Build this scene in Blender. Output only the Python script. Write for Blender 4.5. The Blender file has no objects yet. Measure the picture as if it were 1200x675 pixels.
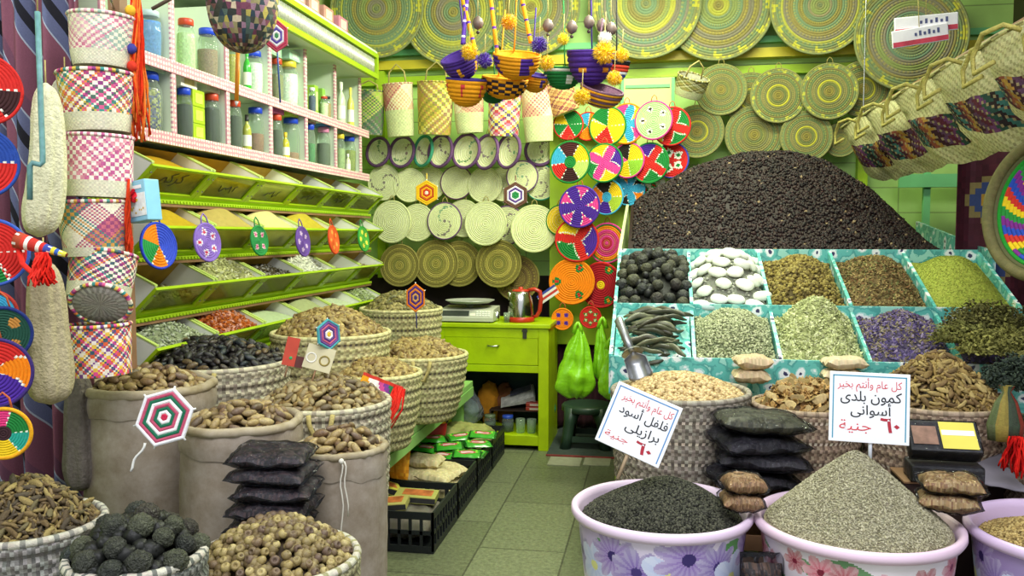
import bpy, math, random
import numpy as np
from mathutils import Vector, Matrix, Euler
from math import sin, cos, pi, radians, atan, sqrt, atan2
R = random.Random(11); G = np.random.default_rng(5)
SC = bpy.context.scene; COL = SC.collection
# ---------------------------------------------------------------- camera
F = 1000.0; YAW = radians(9.65); PIT = atan(62.5/1000); CAM = Vector((0, 0, 1.3))
cd = bpy.data.cameras.new('camera'); cam = bpy.data.objects.new('camera', cd); COL.objects.link(cam)
cd.sensor_width = 36; cd.lens = 30; cd.clip_start = .02
cam.location = CAM; cam.rotation_euler = (pi/2 - PIT, 0, YAW); SC.camera = cam
CM = Euler((pi/2 - PIT, 0, YAW)).to_matrix()
def ray(px, py): return CM @ Vector(((px-600)/F, (337.5-py)/F, -1))
def P(px, py, d): return CAM + ray(px, py)*d            # point at depth d along the view axis
def aX(px, py, x): r = ray(px, py); return CAM + r*(x/r.x)
def aY(px, py, y): r = ray(px, py); return CAM + r*(y/r.y)
def aZ(px, py, z): r = ray(px, py); return CAM + r*((z-1.3)/r.z)
def proj(p):
    q = CM.transposed() @ (Vector(p)-CAM); return 600-F*q.x/q.z, 337.5+F*q.y/q.z
def dep(p): return -(CM.transposed() @ (Vector(p)-CAM)).z
# ---------------------------------------------------------------- colours and materials
def L(h):
    if not isinstance(h, str): return tuple(h)
    h = h.lstrip('#'); o = []
    for i in (0, 2, 4):
        c = int(h[i:i+2], 16)/255; o.append(c/12.92 if c <= .04045 else ((c+.055)/1.055)**2.4)
    return tuple(o)
def mixc(a, b, t): a = L(a); b = L(b); return tuple(a[i]*(1-t)+b[i]*t for i in range(3))
def jit(c, k=.12): c = L(c); s = 1+R.uniform(-k, k); return tuple(max(0, x*s*(1+R.uniform(-k/3, k/3))) for x in c)
def new_mat(n):
    m = bpy.data.materials.new(n); m.use_nodes = True; nt = m.node_tree; nt.nodes.clear()
    out = nt.nodes.new('ShaderNodeOutputMaterial'); b = nt.nodes.new('ShaderNodeBsdfPrincipled')
    nt.links.new(b.outputs[0], out.inputs[0]); return m, nt, b, out
def N(nt, t, **k):
    n = nt.nodes.new('ShaderNode'+t)
    for a, v in k.items():
        if a in n.inputs.keys(): n.inputs[a].default_value = v
        else: setattr(n, a, v)
    return n
def finish(nt, b, src, namt, nscale, bump, bscale, coord='Object', bdist=.01, detail=4):
    tc = N(nt, 'TexCoord')
    if namt:
        no = N(nt, 'TexNoise'); no.inputs['Scale'].default_value = nscale; no.inputs['Detail'].default_value = detail
        nt.links.new(tc.outputs[coord], no.inputs['Vector'])
        mr = N(nt, 'MapRange'); mr.inputs['To Min'].default_value = 1-namt; mr.inputs['To Max'].default_value = 1+namt
        mr.inputs['From Min'].default_value = .25; mr.inputs['From Max'].default_value = .75
        nt.links.new(no.outputs['Fac'], mr.inputs['Value'])
        vm = N(nt, 'VectorMath', operation='SCALE')
        nt.links.new(src, vm.inputs[0]); nt.links.new(mr.outputs[0], vm.inputs['Scale']); src = vm.outputs[0]
    nt.links.new(src, b.inputs['Base Color'])
    if bump:
        n2 = N(nt, 'TexNoise'); n2.inputs['Scale'].default_value = bscale; n2.inputs['Detail'].default_value = 3
        nt.links.new(tc.outputs[coord], n2.inputs['Vector'])
        bp = N(nt, 'Bump'); bp.inputs['Strength'].default_value = bump; bp.inputs['Distance'].default_value = bdist
        nt.links.new(n2.outputs['Fac'], bp.inputs['Height']); nt.links.new(bp.outputs[0], b.inputs['Normal'])
_mc = {}
def mat(n, col, rough=.6, namt=.12, nscale=12, bump=0, bscale=60, metal=0, bdist=.01, spec=.4):
    if n in _mc: return _mc[n]
    m, nt, b, out = new_mat(n); c = N(nt, 'RGB'); c.outputs[0].default_value = (*L(col), 1)
    b.inputs['Roughness'].default_value = rough; b.inputs['Metallic'].default_value = metal; b.inputs['Specular IOR Level'].default_value = spec
    finish(nt, b, c.outputs[0], namt, nscale, bump, bscale, bdist=bdist); _mc[n] = m; return m
def vmat(n, rough=.7, namt=.1, nscale=80, bump=.0, bscale=200, spec=.3, bdist=.004):
    if n in _mc: return _mc[n]
    m, nt, b, out = new_mat(n); a = N(nt, 'Attribute', attribute_name='Col')
    b.inputs['Roughness'].default_value = rough; b.inputs['Specular IOR Level'].default_value = spec
    finish(nt, b, a.outputs['Color'], namt, nscale, bump, bscale, bdist=bdist); _mc[n] = m; return m
def rmat(n, cols, rough=.5, namt=.25, nscale=30, bump=.3, bscale=60, spec=.4, bdist=.004):
    """each copy takes its own tone from the list"""
    if n in _mc: return _mc[n]
    m, nt, b, out = new_mat(n); oi = N(nt, 'ObjectInfo'); cr = N(nt, 'ValToRGB'); e = cr.color_ramp.elements
    cr.color_ramp.interpolation = 'CONSTANT'
    while len(e) < len(cols): e.new(.5)
    for i, c in enumerate(cols): e[i].position = i/len(cols); e[i].color = (*L(c), 1)
    nt.links.new(oi.outputs['Random'], cr.inputs[0]); b.inputs['Roughness'].default_value = rough; b.inputs['Specular IOR Level'].default_value = spec
    finish(nt, b, cr.outputs[0], namt, nscale*.11, bump, bscale*.1, bdist=bdist); _mc[n] = m; return m
def clear(n, tint='f4fff4', gloss=.12, alpha=.15, rough=.05, col=None, crinkle=0):
    """thin glass or plastic film: mostly see-through, a little tint and gloss"""
    if n in _mc: return _mc[n]
    m, nt, b, out = new_mat(n); tr = N(nt, 'BsdfTransparent'); tr.inputs[0].default_value = (*L(tint), 1)
    b.inputs['Base Color'].default_value = (*L(col or tint), 1); b.inputs['Roughness'].default_value = rough; b.inputs['Specular IOR Level'].default_value = 1
    mx = N(nt, 'MixShader'); lw = N(nt, 'LayerWeight'); lw.inputs['Blend'].default_value = .25
    mr = N(nt, 'MapRange'); mr.inputs['To Min'].default_value = alpha; mr.inputs['To Max'].default_value = min(1, alpha+gloss*4)
    nt.links.new(lw.outputs['Fresnel'], mr.inputs['Value']); nt.links.new(mr.outputs[0], mx.inputs[0])
    nt.links.new(tr.outputs[0], mx.inputs[1]); nt.links.new(b.outputs[0], mx.inputs[2]); nt.links.new(mx.outputs[0], out.inputs[0])
    if crinkle:
        tc = N(nt, 'TexCoord'); n2 = N(nt, 'TexNoise'); n2.inputs['Scale'].default_value = 28; n2.inputs['Detail'].default_value = 3
        bp = N(nt, 'Bump'); bp.inputs['Strength'].default_value = crinkle; bp.inputs['Distance'].default_value = .05
        nt.links.new(tc.outputs['Object'], n2.inputs['Vector']); nt.links.new(n2.outputs['Fac'], bp.inputs['Height'])
        nt.links.new(bp.outputs[0], b.inputs['Normal'])
    _mc[n] = m; return m
# ---------------------------------------------------------------- objects
def tag(o, label=None, cat=None, group=None, kind=None):
    if label: o['label'] = label
    if cat: o['category'] = cat
    if group: o['group'] = group
    if kind: o['kind'] = kind
    return o
def thing(name, label, cat, loc=(0, 0, 0), group=None, M=None):
    o = bpy.data.objects.new(name, None); COL.objects.link(o); o.empty_display_size = .05
    o.matrix_world = M if M is not None else Matrix.Translation(Vector(loc))
    return tag(o, label, cat, group)
def me_new(name, V, Fc, m, cols=None, smooth=True):
    me = bpy.data.meshes.new(name); me.from_pydata([tuple(v) for v in V], [], Fc)
    if m is not None: me.materials.append(m)
    if cols is not None:
        a = me.attributes.new('Col', 'FLOAT_COLOR', 'CORNER'); c = np.ones((len(Fc), 4), np.float32); c[:, :3] = np.array(cols, np.float32)
        a.data.foreach_set('color', np.repeat(c, [len(f) for f in Fc], axis=0).ravel())
    if smooth: me.polygons.foreach_set('use_smooth', [True]*len(Fc))
    me.update(); return me
def ob(name, V, Fc, m, parent=None, cols=None, smooth=True, M=None, loc=None):
    return link(name, me_new(name, V, Fc, m, cols, smooth), parent, M, loc)
def link(name, me, parent=None, M=None, loc=None):
    o = bpy.data.objects.new(name, me); COL.objects.link(o)
    if parent is not None: o.parent = parent
    if M is not None: o.matrix_local = M
    elif loc is not None: o.location = loc
    return o
def struct(name, V, Fc, m, smooth=False, **k): return tag(ob(name, V, Fc, m, smooth=smooth, **k), kind='structure')
def kids(o): return [c for c in bpy.data.objects if c.parent == o]
def tree(o): return [(c, tree(c)) for c in kids(o)]
def dup(o, tr=None, parent=None, M=None):
    tr = tree(o) if tr is None else tr
    c = o.copy(); COL.objects.link(c)
    if parent is not None: c.parent = parent; c.matrix_parent_inverse = o.matrix_parent_inverse; c.matrix_basis = o.matrix_basis
    elif M is not None: c.matrix_world = M
    for k, sub in tr: dup(k, sub, c)
    return c
class MB:
    """collects solids into one mesh"""
    def __init__(s): s.V = []; s.F = []; s.C = []
    def add(s, V, Fc, c=None, M=None):
        b = len(s.V); s.V += [tuple(M @ Vector(v)) if M is not None else tuple(v) for v in V]
        s.F += [tuple(b+i for i in f) for f in Fc]
        if c is not None: s.C += ([L(c)]*len(Fc) if isinstance(c, str) or (len(c) == 3 and not hasattr(c[0], '__len__')) else list(c))
        return s
    def box(s, x0, x1, y0, y1, z0, z1, c=None, M=None, bev=0):
        return s.add(*boxg(x0, x1, y0, y1, z0, z1, bev), c, M)
    def tube(s, pts, r, n=8, c=None): return s.add(*tubeg(pts, r, n), c)
    def lathe(s, prof, n=24, c=None, M=None): return s.add(*latheg(prof, n), c, M)
    def build(s, name, m, parent=None, smooth=False, M=None, loc=None):
        return ob(name, s.V, s.F, m, parent, s.C if s.C and len(s.C) == len(s.F) else None, smooth, M, loc)
def boxg(x0, x1, y0, y1, z0, z1, b=0):
    if b <= 0:
        V = [(x, y, z) for z in (z0, z1) for y in (y0, y1) for x in (x0, x1)]
        return V, [(0, 2, 3, 1), (4, 5, 7, 6), (0, 1, 5, 4), (2, 6, 7, 3), (0, 4, 6, 2), (1, 3, 7, 5)]
    import bmesh
    bm = bmesh.new(); bmesh.ops.create_cube(bm, size=1)
    for v in bm.verts: v.co = Vector((x0+(v.co.x+.5)*(x1-x0), y0+(v.co.y+.5)*(y1-y0), z0+(v.co.z+.5)*(z1-z0)))
    bmesh.ops.bevel(bm, geom=bm.edges[:], offset=b, segments=2, affect='EDGES', profile=.6)
    bm.verts.index_update(); r = [tuple(v.co) for v in bm.verts], [tuple(v.index for v in f.verts) for f in bm.faces]; bm.free(); return r
def latheg(prof, n=24, close=False, fn=None):
    V = []; Fc = []
    for i, (r, z) in enumerate(prof):
        for j in range(n):
            a = 2*pi*j/n; p = (r*cos(a), r*sin(a), z)
            V.append(fn(p, i, a) if fn else p)
    for i in range(len(prof)-1):
        for j in range(n): Fc.append((i*n+j, i*n+(j+1) % n, (i+1)*n+(j+1) % n, (i+1)*n+j))
    return V, Fc
def tubeg(pts, r, n=8, caps=True):
    pts = [Vector(p) for p in pts]; V = []; Fc = []; k = len(pts); rr = r if hasattr(r, '__len__') else [r]*k
    t0 = (pts[1]-pts[0]).normalized(); u = t0.orthogonal().normalized()
    for i, p in enumerate(pts):
        t = (pts[min(i+1, k-1)]-pts[max(i-1, 0)]).normalized(); u = (u-t*u.dot(t))
        u = u.normalized() if u.length > 1e-6 else t.orthogonal().normalized(); w = t.cross(u)
        for j in range(n): a = 2*pi*j/n; V.append(tuple(p+(u*cos(a)+w*sin(a))*rr[i]))
    for i in range(k-1):
        for j in range(n): Fc.append((i*n+j, i*n+(j+1) % n, (i+1)*n+(j+1) % n, (i+1)*n+j))
    if caps: Fc.append(tuple(range(n))[::-1]); Fc.append(tuple((k-1)*n+j for j in range(n)))
    return V, Fc
def torusg(Rr, r, n=48, m=8, z=0, wob=0):
    pts = []; V = []; Fc = []
    for i in range(n):
        a = 2*pi*i/n; w = R.uniform(-wob, wob) if wob else 0
        for j in range(m): b = 2*pi*j/m; V.append(((Rr+w+r*cos(b))*cos(a), (Rr+w+r*cos(b))*sin(a), z+r*sin(b)))
    for i in range(n):
        for j in range(m): Fc.append((i*m+j, ((i+1) % n)*m+j, ((i+1) % n)*m+(j+1) % m, i*m+(j+1) % m))
    return V, Fc
def facing(loc, n, roll=0):
    """matrix whose local +Z looks along n and local +Y stays up"""
    n = Vector(n).normalized(); up = Vector((0, 0, 1)) if abs(n.z) < .98 else Vector((0, 1, 0))
    x = up.cross(n).normalized(); y = n.cross(x); m = Matrix((x, y, n)).transposed().to_4x4()
    return Matrix.Translation(Vector(loc)) @ m @ Matrix.Rotation(roll, 4, 'Z')
def TR(loc, rz=0, rx=0, ry=0, s=1):
    return Matrix.Translation(Vector(loc)) @ Euler((rx, ry, rz)).to_matrix().to_4x4() @ Matrix.Scale(s, 4)
def noise3(p, s, seed=0):
    from mathutils import noise
    return noise.noise(Vector((p[0]*s+seed*7.3, p[1]*s+seed*3.1, p[2]*s-seed*5.7)))
# ---------------------------------------------------------------- grains
def ell(nu, nv, rx, ry, rz, fn=None):
    V = [(0, 0, rz)]
    for i in range(1, nv):
        t = pi*i/nv
        for j in range(nu): a = 2*pi*j/nu; V.append((rx*sin(t)*cos(a), ry*sin(t)*sin(a), rz*cos(t)))
    V.append((0, 0, -rz)); Fc = []
    for j in range(nu): Fc.append((0, 1+j, 1+(j+1) % nu))
    for i in range(nv-2):
        for j in range(nu): a = 1+i*nu+j; b = 1+i*nu+(j+1) % nu; Fc += [(a, a+nu, b+nu), (a, b+nu, b)]
    k = len(V)-1; o = 1+(nv-2)*nu
    for j in range(nu): Fc.append((k, o+(j+1) % nu, o+j))
    if fn: V = [fn(v) for v in V]
    return np.array(V, float), np.array(Fc, int)
def rough(v, k, s, seed): n = noise3(v, s, seed); return tuple(c*(1+k*n) for c in v)
T_SEED = ell(6, 4, 1, .42, .42); T_ROUND = ell(7, 5, 1, 1, 1)
T_DATE = ell(8, 6, 1, .5, .46)
T_CURL = ell(6, 4, 1, .7, .5, lambda v: (v[0]*(1+.5*noise3(v, 2.1, 3)), v[1]*(1+.6*noise3(v, 1.9, 8)), v[2]*(1+.8*noise3(v, 1.7, 5))))
T_FLAKE = ell(6, 4, 1, .55, .1, lambda v: (v[0], v[1]*(1+.5*noise3(v, 2, 2)), v[2]+.35*v[0]*v[0]-.15))
T_STICK = ell(5, 4, 1, .13, .13, lambda v: (v[0], v[1]+.15*v[0]**2, v[2]))
def scatter(name, Pn, Nn, T, size, cols, m, jitter=.5, parent=None, szv=.25, smooth=True):
    tv, tf = T; n = len(Pn); k = len(tv); Pn = np.asarray(Pn, float); Nn = np.asarray(Nn, float)
    z = Nn+G.normal(0, jitter, (n, 3)); z /= np.linalg.norm(z, axis=1)[:, None]
    x = np.cross(z, G.normal(0, 1, (n, 3))); x /= np.linalg.norm(x, axis=1)[:, None]; y = np.cross(z, x)
    s = size*(1+G.uniform(-szv, szv, n))
    V = Pn[:, None, :]+s[:, None, None]*(tv[None, :, 0:1]*x[:, None]+tv[None, :, 1:2]*y[:, None]+tv[None, :, 2:3]*z[:, None])
    V = V.reshape(-1, 3); Fa = (tf[None]+(np.arange(n)*k)[:, None, None]).reshape(-1, 3)
    cc = np.array([L(c) for c in cols])[G.integers(0, len(cols), n)]*(1+G.uniform(-.18, .18, (n, 1)))
    return bigmesh(name, V, Fa, np.repeat(cc, len(tf), axis=0), m, parent, smooth)
def bigmesh(name, V, Fa, fc, m, parent=None, smooth=True):
    me = bpy.data.meshes.new(name); nf = len(Fa)
    me.vertices.add(len(V)); me.vertices.foreach_set('co', V.astype(np.float32).ravel())
    me.loops.add(nf*3); me.loops.foreach_set('vertex_index', Fa.astype(np.int32).ravel())
    me.polygons.add(nf); me.polygons.foreach_set('loop_start', np.arange(0, nf*3, 3, dtype=np.int32))
    me.polygons.foreach_set('use_smooth', np.full(nf, smooth)); me.materials.append(m)
    a = me.attributes.new('Col', 'FLOAT_COLOR', 'CORNER'); c = np.ones((nf, 4), np.float32); c[:, :3] = fc
    a.data.foreach_set('color', np.repeat(c, 3, axis=0).ravel()); me.update(calc_edges=True); me.validate()
    return link(name, me, parent)
class Heap:
    """a heap as a height field over a disc or a rectangle"""
    def __init__(s, c, r, h, p=1.6, rect=None, noise=.012, ns=6, peak=(0, 0), cone=0):
        s.c = Vector(c); s.r = r; s.h = h; s.p = p; s.rect = rect; s.n = noise; s.ns = ns; s.pk = peak; s.cone = cone; s.seed = R.uniform(0, 50)
    def z(s, x, y):
        if s.rect:
            hx, hy = s.rect; u = abs(x-s.pk[0]*max(0, 1-abs(x)/hx))/hx; v = abs(y-s.pk[1]*max(0, 1-abs(y)/hy))/hy
            t = min(1, (u**3.0+v**3.0)**(1/3.0))
        else:
            q = sqrt(x*x+y*y)/s.r; k = max(0, 1-q); t = min(1, sqrt((x-s.pk[0]*k)**2+(y-s.pk[1]*k)**2)/s.r)
        f = (1-t**s.p)*(1-s.cone)+s.cone*(sqrt(.01)+1-sqrt(t*t+.01))/1.0
        return s.c.z+s.h*f+s.n*noise3((x, y, 0), s.ns, s.seed)
    def sample(s, n, inner=1.0, front=None):
        o = []; nn = []
        while len(o) < n:
            if s.rect: x = R.uniform(-1, 1)*s.rect[0]*inner; y = R.uniform(-1, 1)*s.rect[1]*inner
            else:
                q = sqrt(R.random())*s.r*inner; a = R.uniform(0, 2*pi); x = q*cos(a); y = q*sin(a)
            if front is not None and y > front: continue
            o.append((x, y)); 
        return s.lift(o)
    def lift(s, xy):
        Pn = []; Nn = []; e = .012
        for x, y in xy:
            z = s.z(x, y); nx = -(s.z(x+e, y)-z)/e; ny = -(s.z(x, y+e)-z)/e; l = sqrt(nx*nx+ny*ny+1)
            Pn.append((s.c.x+x, s.c.y+y, z)); Nn.append((nx/l, ny/l, 1/l))
        return Pn, Nn
    def poisson(s, d, inner=.93, tries=6000, most=400):
        o = []; cell = {}
        for _ in range(tries):
            if s.rect: x = R.uniform(-1, 1)*s.rect[0]*inner; y = R.uniform(-1, 1)*s.rect[1]*inner
            else: q = sqrt(R.random())*s.r*inner; a = R.uniform(0, 2*pi); x = q*cos(a); y = q*sin(a)
            z = s.z(x, y); k = (int(x//d), int(y//d), int(z//d)); ok = True
            for i in (-1, 0, 1):
                for j in (-1, 0, 1):
                    for l in (-1, 0, 1):
                        for q in cell.get((k[0]+i, k[1]+j, k[2]+l), ()):
                            if (q[0]-x)**2+(q[1]-y)**2+(q[2]-z)**2 < d*d: ok = False
            if ok: cell.setdefault(k, []).append((x, y, z)); o.append((x, y))
            if len(o) >= most: break
        return o
    def base(s, name, m, col, parent=None, n=40, drop=0.0, skirt=.03):
        V = []; Fc = []
        if s.rect:
            hx, hy = s.rect; nx = n; ny = max(6, int(n*hy/hx))
            for j in range(ny+1):
                for i in range(nx+1): x = -hx+2*hx*i/nx; y = -hy+2*hy*j/ny; V.append((s.c.x+x, s.c.y+y, s.z(x, y)-drop))
            for j in range(ny):
                for i in range(nx): a = j*(nx+1)+i; Fc.append((a, a+1, a+nx+2, a+nx+1))
        else:
            nr = n//2; V.append((s.c.x, s.c.y, s.z(0, 0)-drop))
            for i in range(1, nr+1):
                for j in range(n): a = 2*pi*j/n; x = s.r*i/nr*cos(a); y = s.r*i/nr*sin(a); V.append((s.c.x+x, s.c.y+y, s.z(x, y)-drop))
            for j in range(n): Fc.append((0, 1+j, 1+(j+1) % n))
            for i in range(nr-1):
                for j in range(n): a = 1+i*n+j; b = 1+i*n+(j+1) % n; Fc.append((a, a+n, b+n, b))
        return ob(name, V, Fc, m, parent, [jit(col, .1) for _ in Fc])
def heap_stuff(name, label, hp, T, size, n, cols, m, basecol, jitter=.5, drop=.004, inner=.97, group=None, cat=None, nbase=40):
    """uncountable fill: the bed and its loose grains are one object"""
    t = thing(name, label, cat or name.replace('_', ' '), hp.c, group); t['kind'] = 'stuff'
    b = hp.base(name+'_bed', m, basecol, None, nbase, drop)
    Pn, Nn = hp.sample(n, inner); s = scatter(name+'_grain', Pn, Nn, T, size, cols, m, jitter)
    # join the two into one mesh
    me = s.data; nb = len(b.data.vertices)
    import bmesh
    bm = bmesh.new(); bm.from_mesh(me); bm.from_mesh(b.data); bm.to_mesh(me); bm.free()
    bpy.data.objects.remove(b); bpy.data.objects.remove(t)
    s.name = name; me.name = name
    for v in me.vertices: pass
    return tag(s, label, cat or name.replace('_', ' '), group, 'stuff')
def drops(name, meshes, hp, xy, label, cat, group, sc=1.0, scv=.15, tilt=.35, lift=.3, wall=None):
    """countable pieces laid over a heap, each its own object"""
    Pn, Nn = hp.lift(xy)
    for p, n in zip(Pn, Nn):
        me = R.choice(meshes); s = sc*(1+R.uniform(-scv, scv)); nv = (Vector(n)+Vector((R.gauss(0, tilt), R.gauss(0, tilt), R.gauss(0, tilt*.5)))).normalized()
        o = bpy.data.objects.new(name, me); COL.objects.link(o)
        q = Vector((0, 0, 1)).rotation_difference(nv).to_matrix().to_4x4()
        o.matrix_world = Matrix.Translation(Vector(p)+Vector(n)*lift*s) @ q @ Matrix.Rotation(R.uniform(0, 6.28), 4, 'Z') @ Matrix.Scale(s, 4)
        tag(o, label, cat, group)
def tm(name, T, m, s=1): return me_new(name, T[0]*s, [tuple(int(i) for i in f) for f in T[1]], m)
# ---------------------------------------------------------------- Arabic lettering
_AR = {'ا': (0xFE8D,), 'أ': (0xFE83,), 'ل': (0xFEDD, 4), 'ك': (0xFED9, 4), 'ع': (0xFEC9, 4), 'م': (0xFEE1, 4), 'و': (0xFEED,), 'ن': (0xFEE5, 4), 'ت': (0xFE95, 4), 'ب': (0xFE8F, 4),
       'خ': (0xFEA5, 4), 'ي': (0xFEF1, 4), 'ر': (0xFEAD,), 'ف': (0xFED1, 4), 'س': (0xFEB1, 4), 'د': (0xFEA9,), 'ز': (0xFEAF,), 'ى': (0xFEEF,), 'ج': (0xFE9D, 4), 'ة': (0xFE93,)}
def shape(t):
    o = []
    for i, ch in enumerate(t):
        if ch not in _AR: o.append(ch); continue
        f = _AR[ch]; prev = i > 0 and t[i-1] in _AR and len(_AR[t[i-1]]) == 2
        nxt = len(f) == 2 and i+1 < len(t) and t[i+1] in _AR
        o.append(chr(f[0]+(3 if prev and nxt else 2 if nxt else 1 if prev else 0)))
    return ''.join(reversed(o))
def lettering(name, txt, size, m, parent, loc, width=None, extr=.0006, bold=.0, rot=None):
    cu = bpy.data.curves.new(name, 'FONT'); cu.body = txt; cu.size = size; cu.align_x = 'CENTER'; cu.extrude = extr; cu.offset = bold; cu.resolution_u = 3
    o = bpy.data.objects.new(name, cu); COL.objects.link(o); bpy.context.view_layer.update()
    me = bpy.data.meshes.new_from_object(o.evaluated_get(bpy.context.evaluated_depsgraph_get())); bpy.data.objects.remove(o)
    me.materials.clear(); me.materials.append(m)
    if width and len(me.vertices):
        xs = [v.co.x for v in me.vertices]; k = width/max(1e-6, max(xs)-min(xs)); c = (max(xs)+min(xs))/2
        for v in me.vertices: v.co.x = (v.co.x-c)*k
    M = Matrix.Translation(Vector(loc))
    if rot is not None: M = M @ rot
    return link(name, me, parent, M)
# ================================================================ the room
M_LIME = mat('lime paint', 'a3c520', .45, .14, 5, .12, 30)
M_LIMEP = mat('lit pale lime', 'd6e890', .5, .1, 4, .1, 25)
M_YEL = mat('yellow paint', 'c9b92c', .45, .15, 6, .1, 30)
M_WHITE = mat('white board', 'dfe6d4', .5, .06, 6)
M_DARK = mat('dark boarding', '2a1714', .8, .3, 5)
M_STRAW = mat('straw cord', 'b5a565', .8, .2, 60, .3, 200)
M_STEEL = mat('steel', 'b9bcb8', .25, .1, 20, 0, metal=1)
def tile_mat():
    m, nt, b, out = new_mat('floor tiles'); tc = N(nt, 'TexCoord'); br = N(nt, 'TexBrick', offset=.5)
    mp = N(nt, 'Mapping'); mp.inputs['Rotation'].default_value = (0, 0, radians(90)); nt.links.new(tc.outputs['Object'], mp.inputs[0])
    br.inputs['Scale'].default_value = 1; br.inputs['Brick Width'].default_value = .62; br.inputs['Row Height'].default_value = .36; br.inputs['Mortar Size'].default_value = .004
    br.inputs['Color1'].default_value = (*L('747a5c'), 1); br.inputs['Color2'].default_value = (*L('666c50'), 1); br.inputs['Mortar'].default_value = (*L('4a4c3c'), 1)
    nt.links.new(mp.outputs[0], br.inputs['Vector'])
    n = N(nt, 'TexNoise'); n.inputs['Scale'].default_value = 55; n.inputs['Detail'].default_value = 6; n.inputs['Roughness'].default_value = .75; nt.links.new(tc.outputs['Object'], n.inputs['Vector'])
    mr = N(nt, 'MapRange'); mr.inputs['From Min'].default_value = .35; mr.inputs['From Max'].default_value = .65; mr.inputs['To Min'].default_value = .62; mr.inputs['To Max'].default_value = 1.35
    nt.links.new(n.outputs['Fac'], mr.inputs['Value']); vm = N(nt, 'VectorMath', operation='SCALE'); nt.links.new(br.outputs['Color'], vm.inputs[0]); nt.links.new(mr.outputs[0], vm.inputs['Scale'])
    nt.links.new(vm.outputs[0], b.inputs['Base Color']); b.inputs['Roughness'].default_value = .38
    bp = N(nt, 'Bump'); bp.inputs['Strength'].default_value = .3; bp.inputs['Distance'].default_value = .004; nt.links.new(n.outputs['Fac'], bp.inputs['Height']); nt.links.new(bp.outputs[0], b.inputs['Normal'])
    return m
struct('floor', *boxg(-2.4, 2.3, -.6, 5.9, -.06, 0), tile_mat())
def boards_mat(n, c1, c2, rot, w=.16):
    m, nt, b, out = new_mat(n); tc = N(nt, 'TexCoord'); mp = N(nt, 'Mapping'); mp.inputs['Rotation'].default_value = rot
    nt.links.new(tc.outputs['Object'], mp.inputs[0]); br = N(nt, 'TexBrick', offset=.37); br.inputs['Scale'].default_value = 1
    br.inputs['Brick Width'].default_value = 2.4; br.inputs['Row Height'].default_value = w; br.inputs['Mortar Size'].default_value = .004
    br.inputs['Color1'].default_value = (*L(c1), 1); br.inputs['Color2'].default_value = (*L(c2), 1); br.inputs['Mortar'].default_value = (*mixc(c1, '000000', .45), 1)
    nt.links.new(mp.outputs[0], br.inputs['Vector']); finish(nt, b, br.outputs['Color'], .14, 5, .1, 30); b.inputs['Roughness'].default_value = .5
    return m
struct('wall_back', *boxg(-2.4, 2.3, 5.8, 5.9, 1.02, 3.2), boards_mat('lime boards', 'b2d678', 'a6cf70', (pi/2, 0, 0)))
struct('wall_back', *boxg(-2.4, 2.3, 5.8, 5.9, 0, 1.02), mat('dark lower wall', '241513', .8, .3, 4))  # the darkness low beside the cabinet is put into this wall colour
struct('wall_left', *boxg(-2.4, -2.28, .9, 5.8, 0, 3.2), mat('left wall paint', 'aebf72', .7, .1, 3))
struct('wall_right', *boxg(2.15, 2.3, 1.6, 5.8, 0, 3.2), mat('right wall paint', '3c3b1e', .8, .2, 4))
struct('ceiling', *boxg(-2.4, 2.3, 2.3, 5.9, 3.2, 3.28), mat('ceiling paint', 'd3dcae', .7, .08, 3))
# beams and posts on the back wall
z = aY(800, 66, 5.76).z
struct('trim_1', *boxg(-2.28, 2.15, 5.72, 5.8, z-.03, z+.03), M_YEL)
struct('trim_2', *boxg(-2.28, 2.15, 5.75, 5.8, z-.13, z-.075), M_LIME)
struct('trim_3', *boxg(-2.28, 2.15, 5.75, 5.8, z+.07, z+.11), mat('green paint', '78c884', .5, .1, 6))
for i, px in enumerate((447, 655, 1012)):
    x = aY(px, 120, 5.76).x
    struct('trim_%d' % (4+i), *boxg(x-.03, x+.03, 5.735, 5.8, 1.0, z-.032), M_LIME)
# lit panel over the coloured trays, its brightness put into a paler lime
a = aY(728, 72, 5.74); b_ = aY(790, 150, 5.74)
struct('trim_8', *boxg(a.x, b_.x, 5.74, 5.8, b_.z-.3, z-.135), M_LIMEP)
fr = MB(); fr.box(a.x+.03, b_.x-.03, 5.73, 5.742, z-.2, z-.18); fr.box(a.x+.0, a.x+.02, 5.728, 5.742, b_.z-.3, z-.14); fr.box(b_.x-.02, b_.x, 5.728, 5.742, b_.z-.3, z-.14)
tag(fr.build('trim_9', mat('green paint', '5fb45a')), kind='structure')
# lime board that carries the coloured trays beside the cabinet
a = aY(640, 400, 5.55); b_ = aY(724, 150, 5.55)
struct('trim_10', *boxg(a.x+.02, b_.x+.12, 5.56, 5.62, aY(690, 404, 5.55).z, b_.z+.02), M_LIME)
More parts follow.
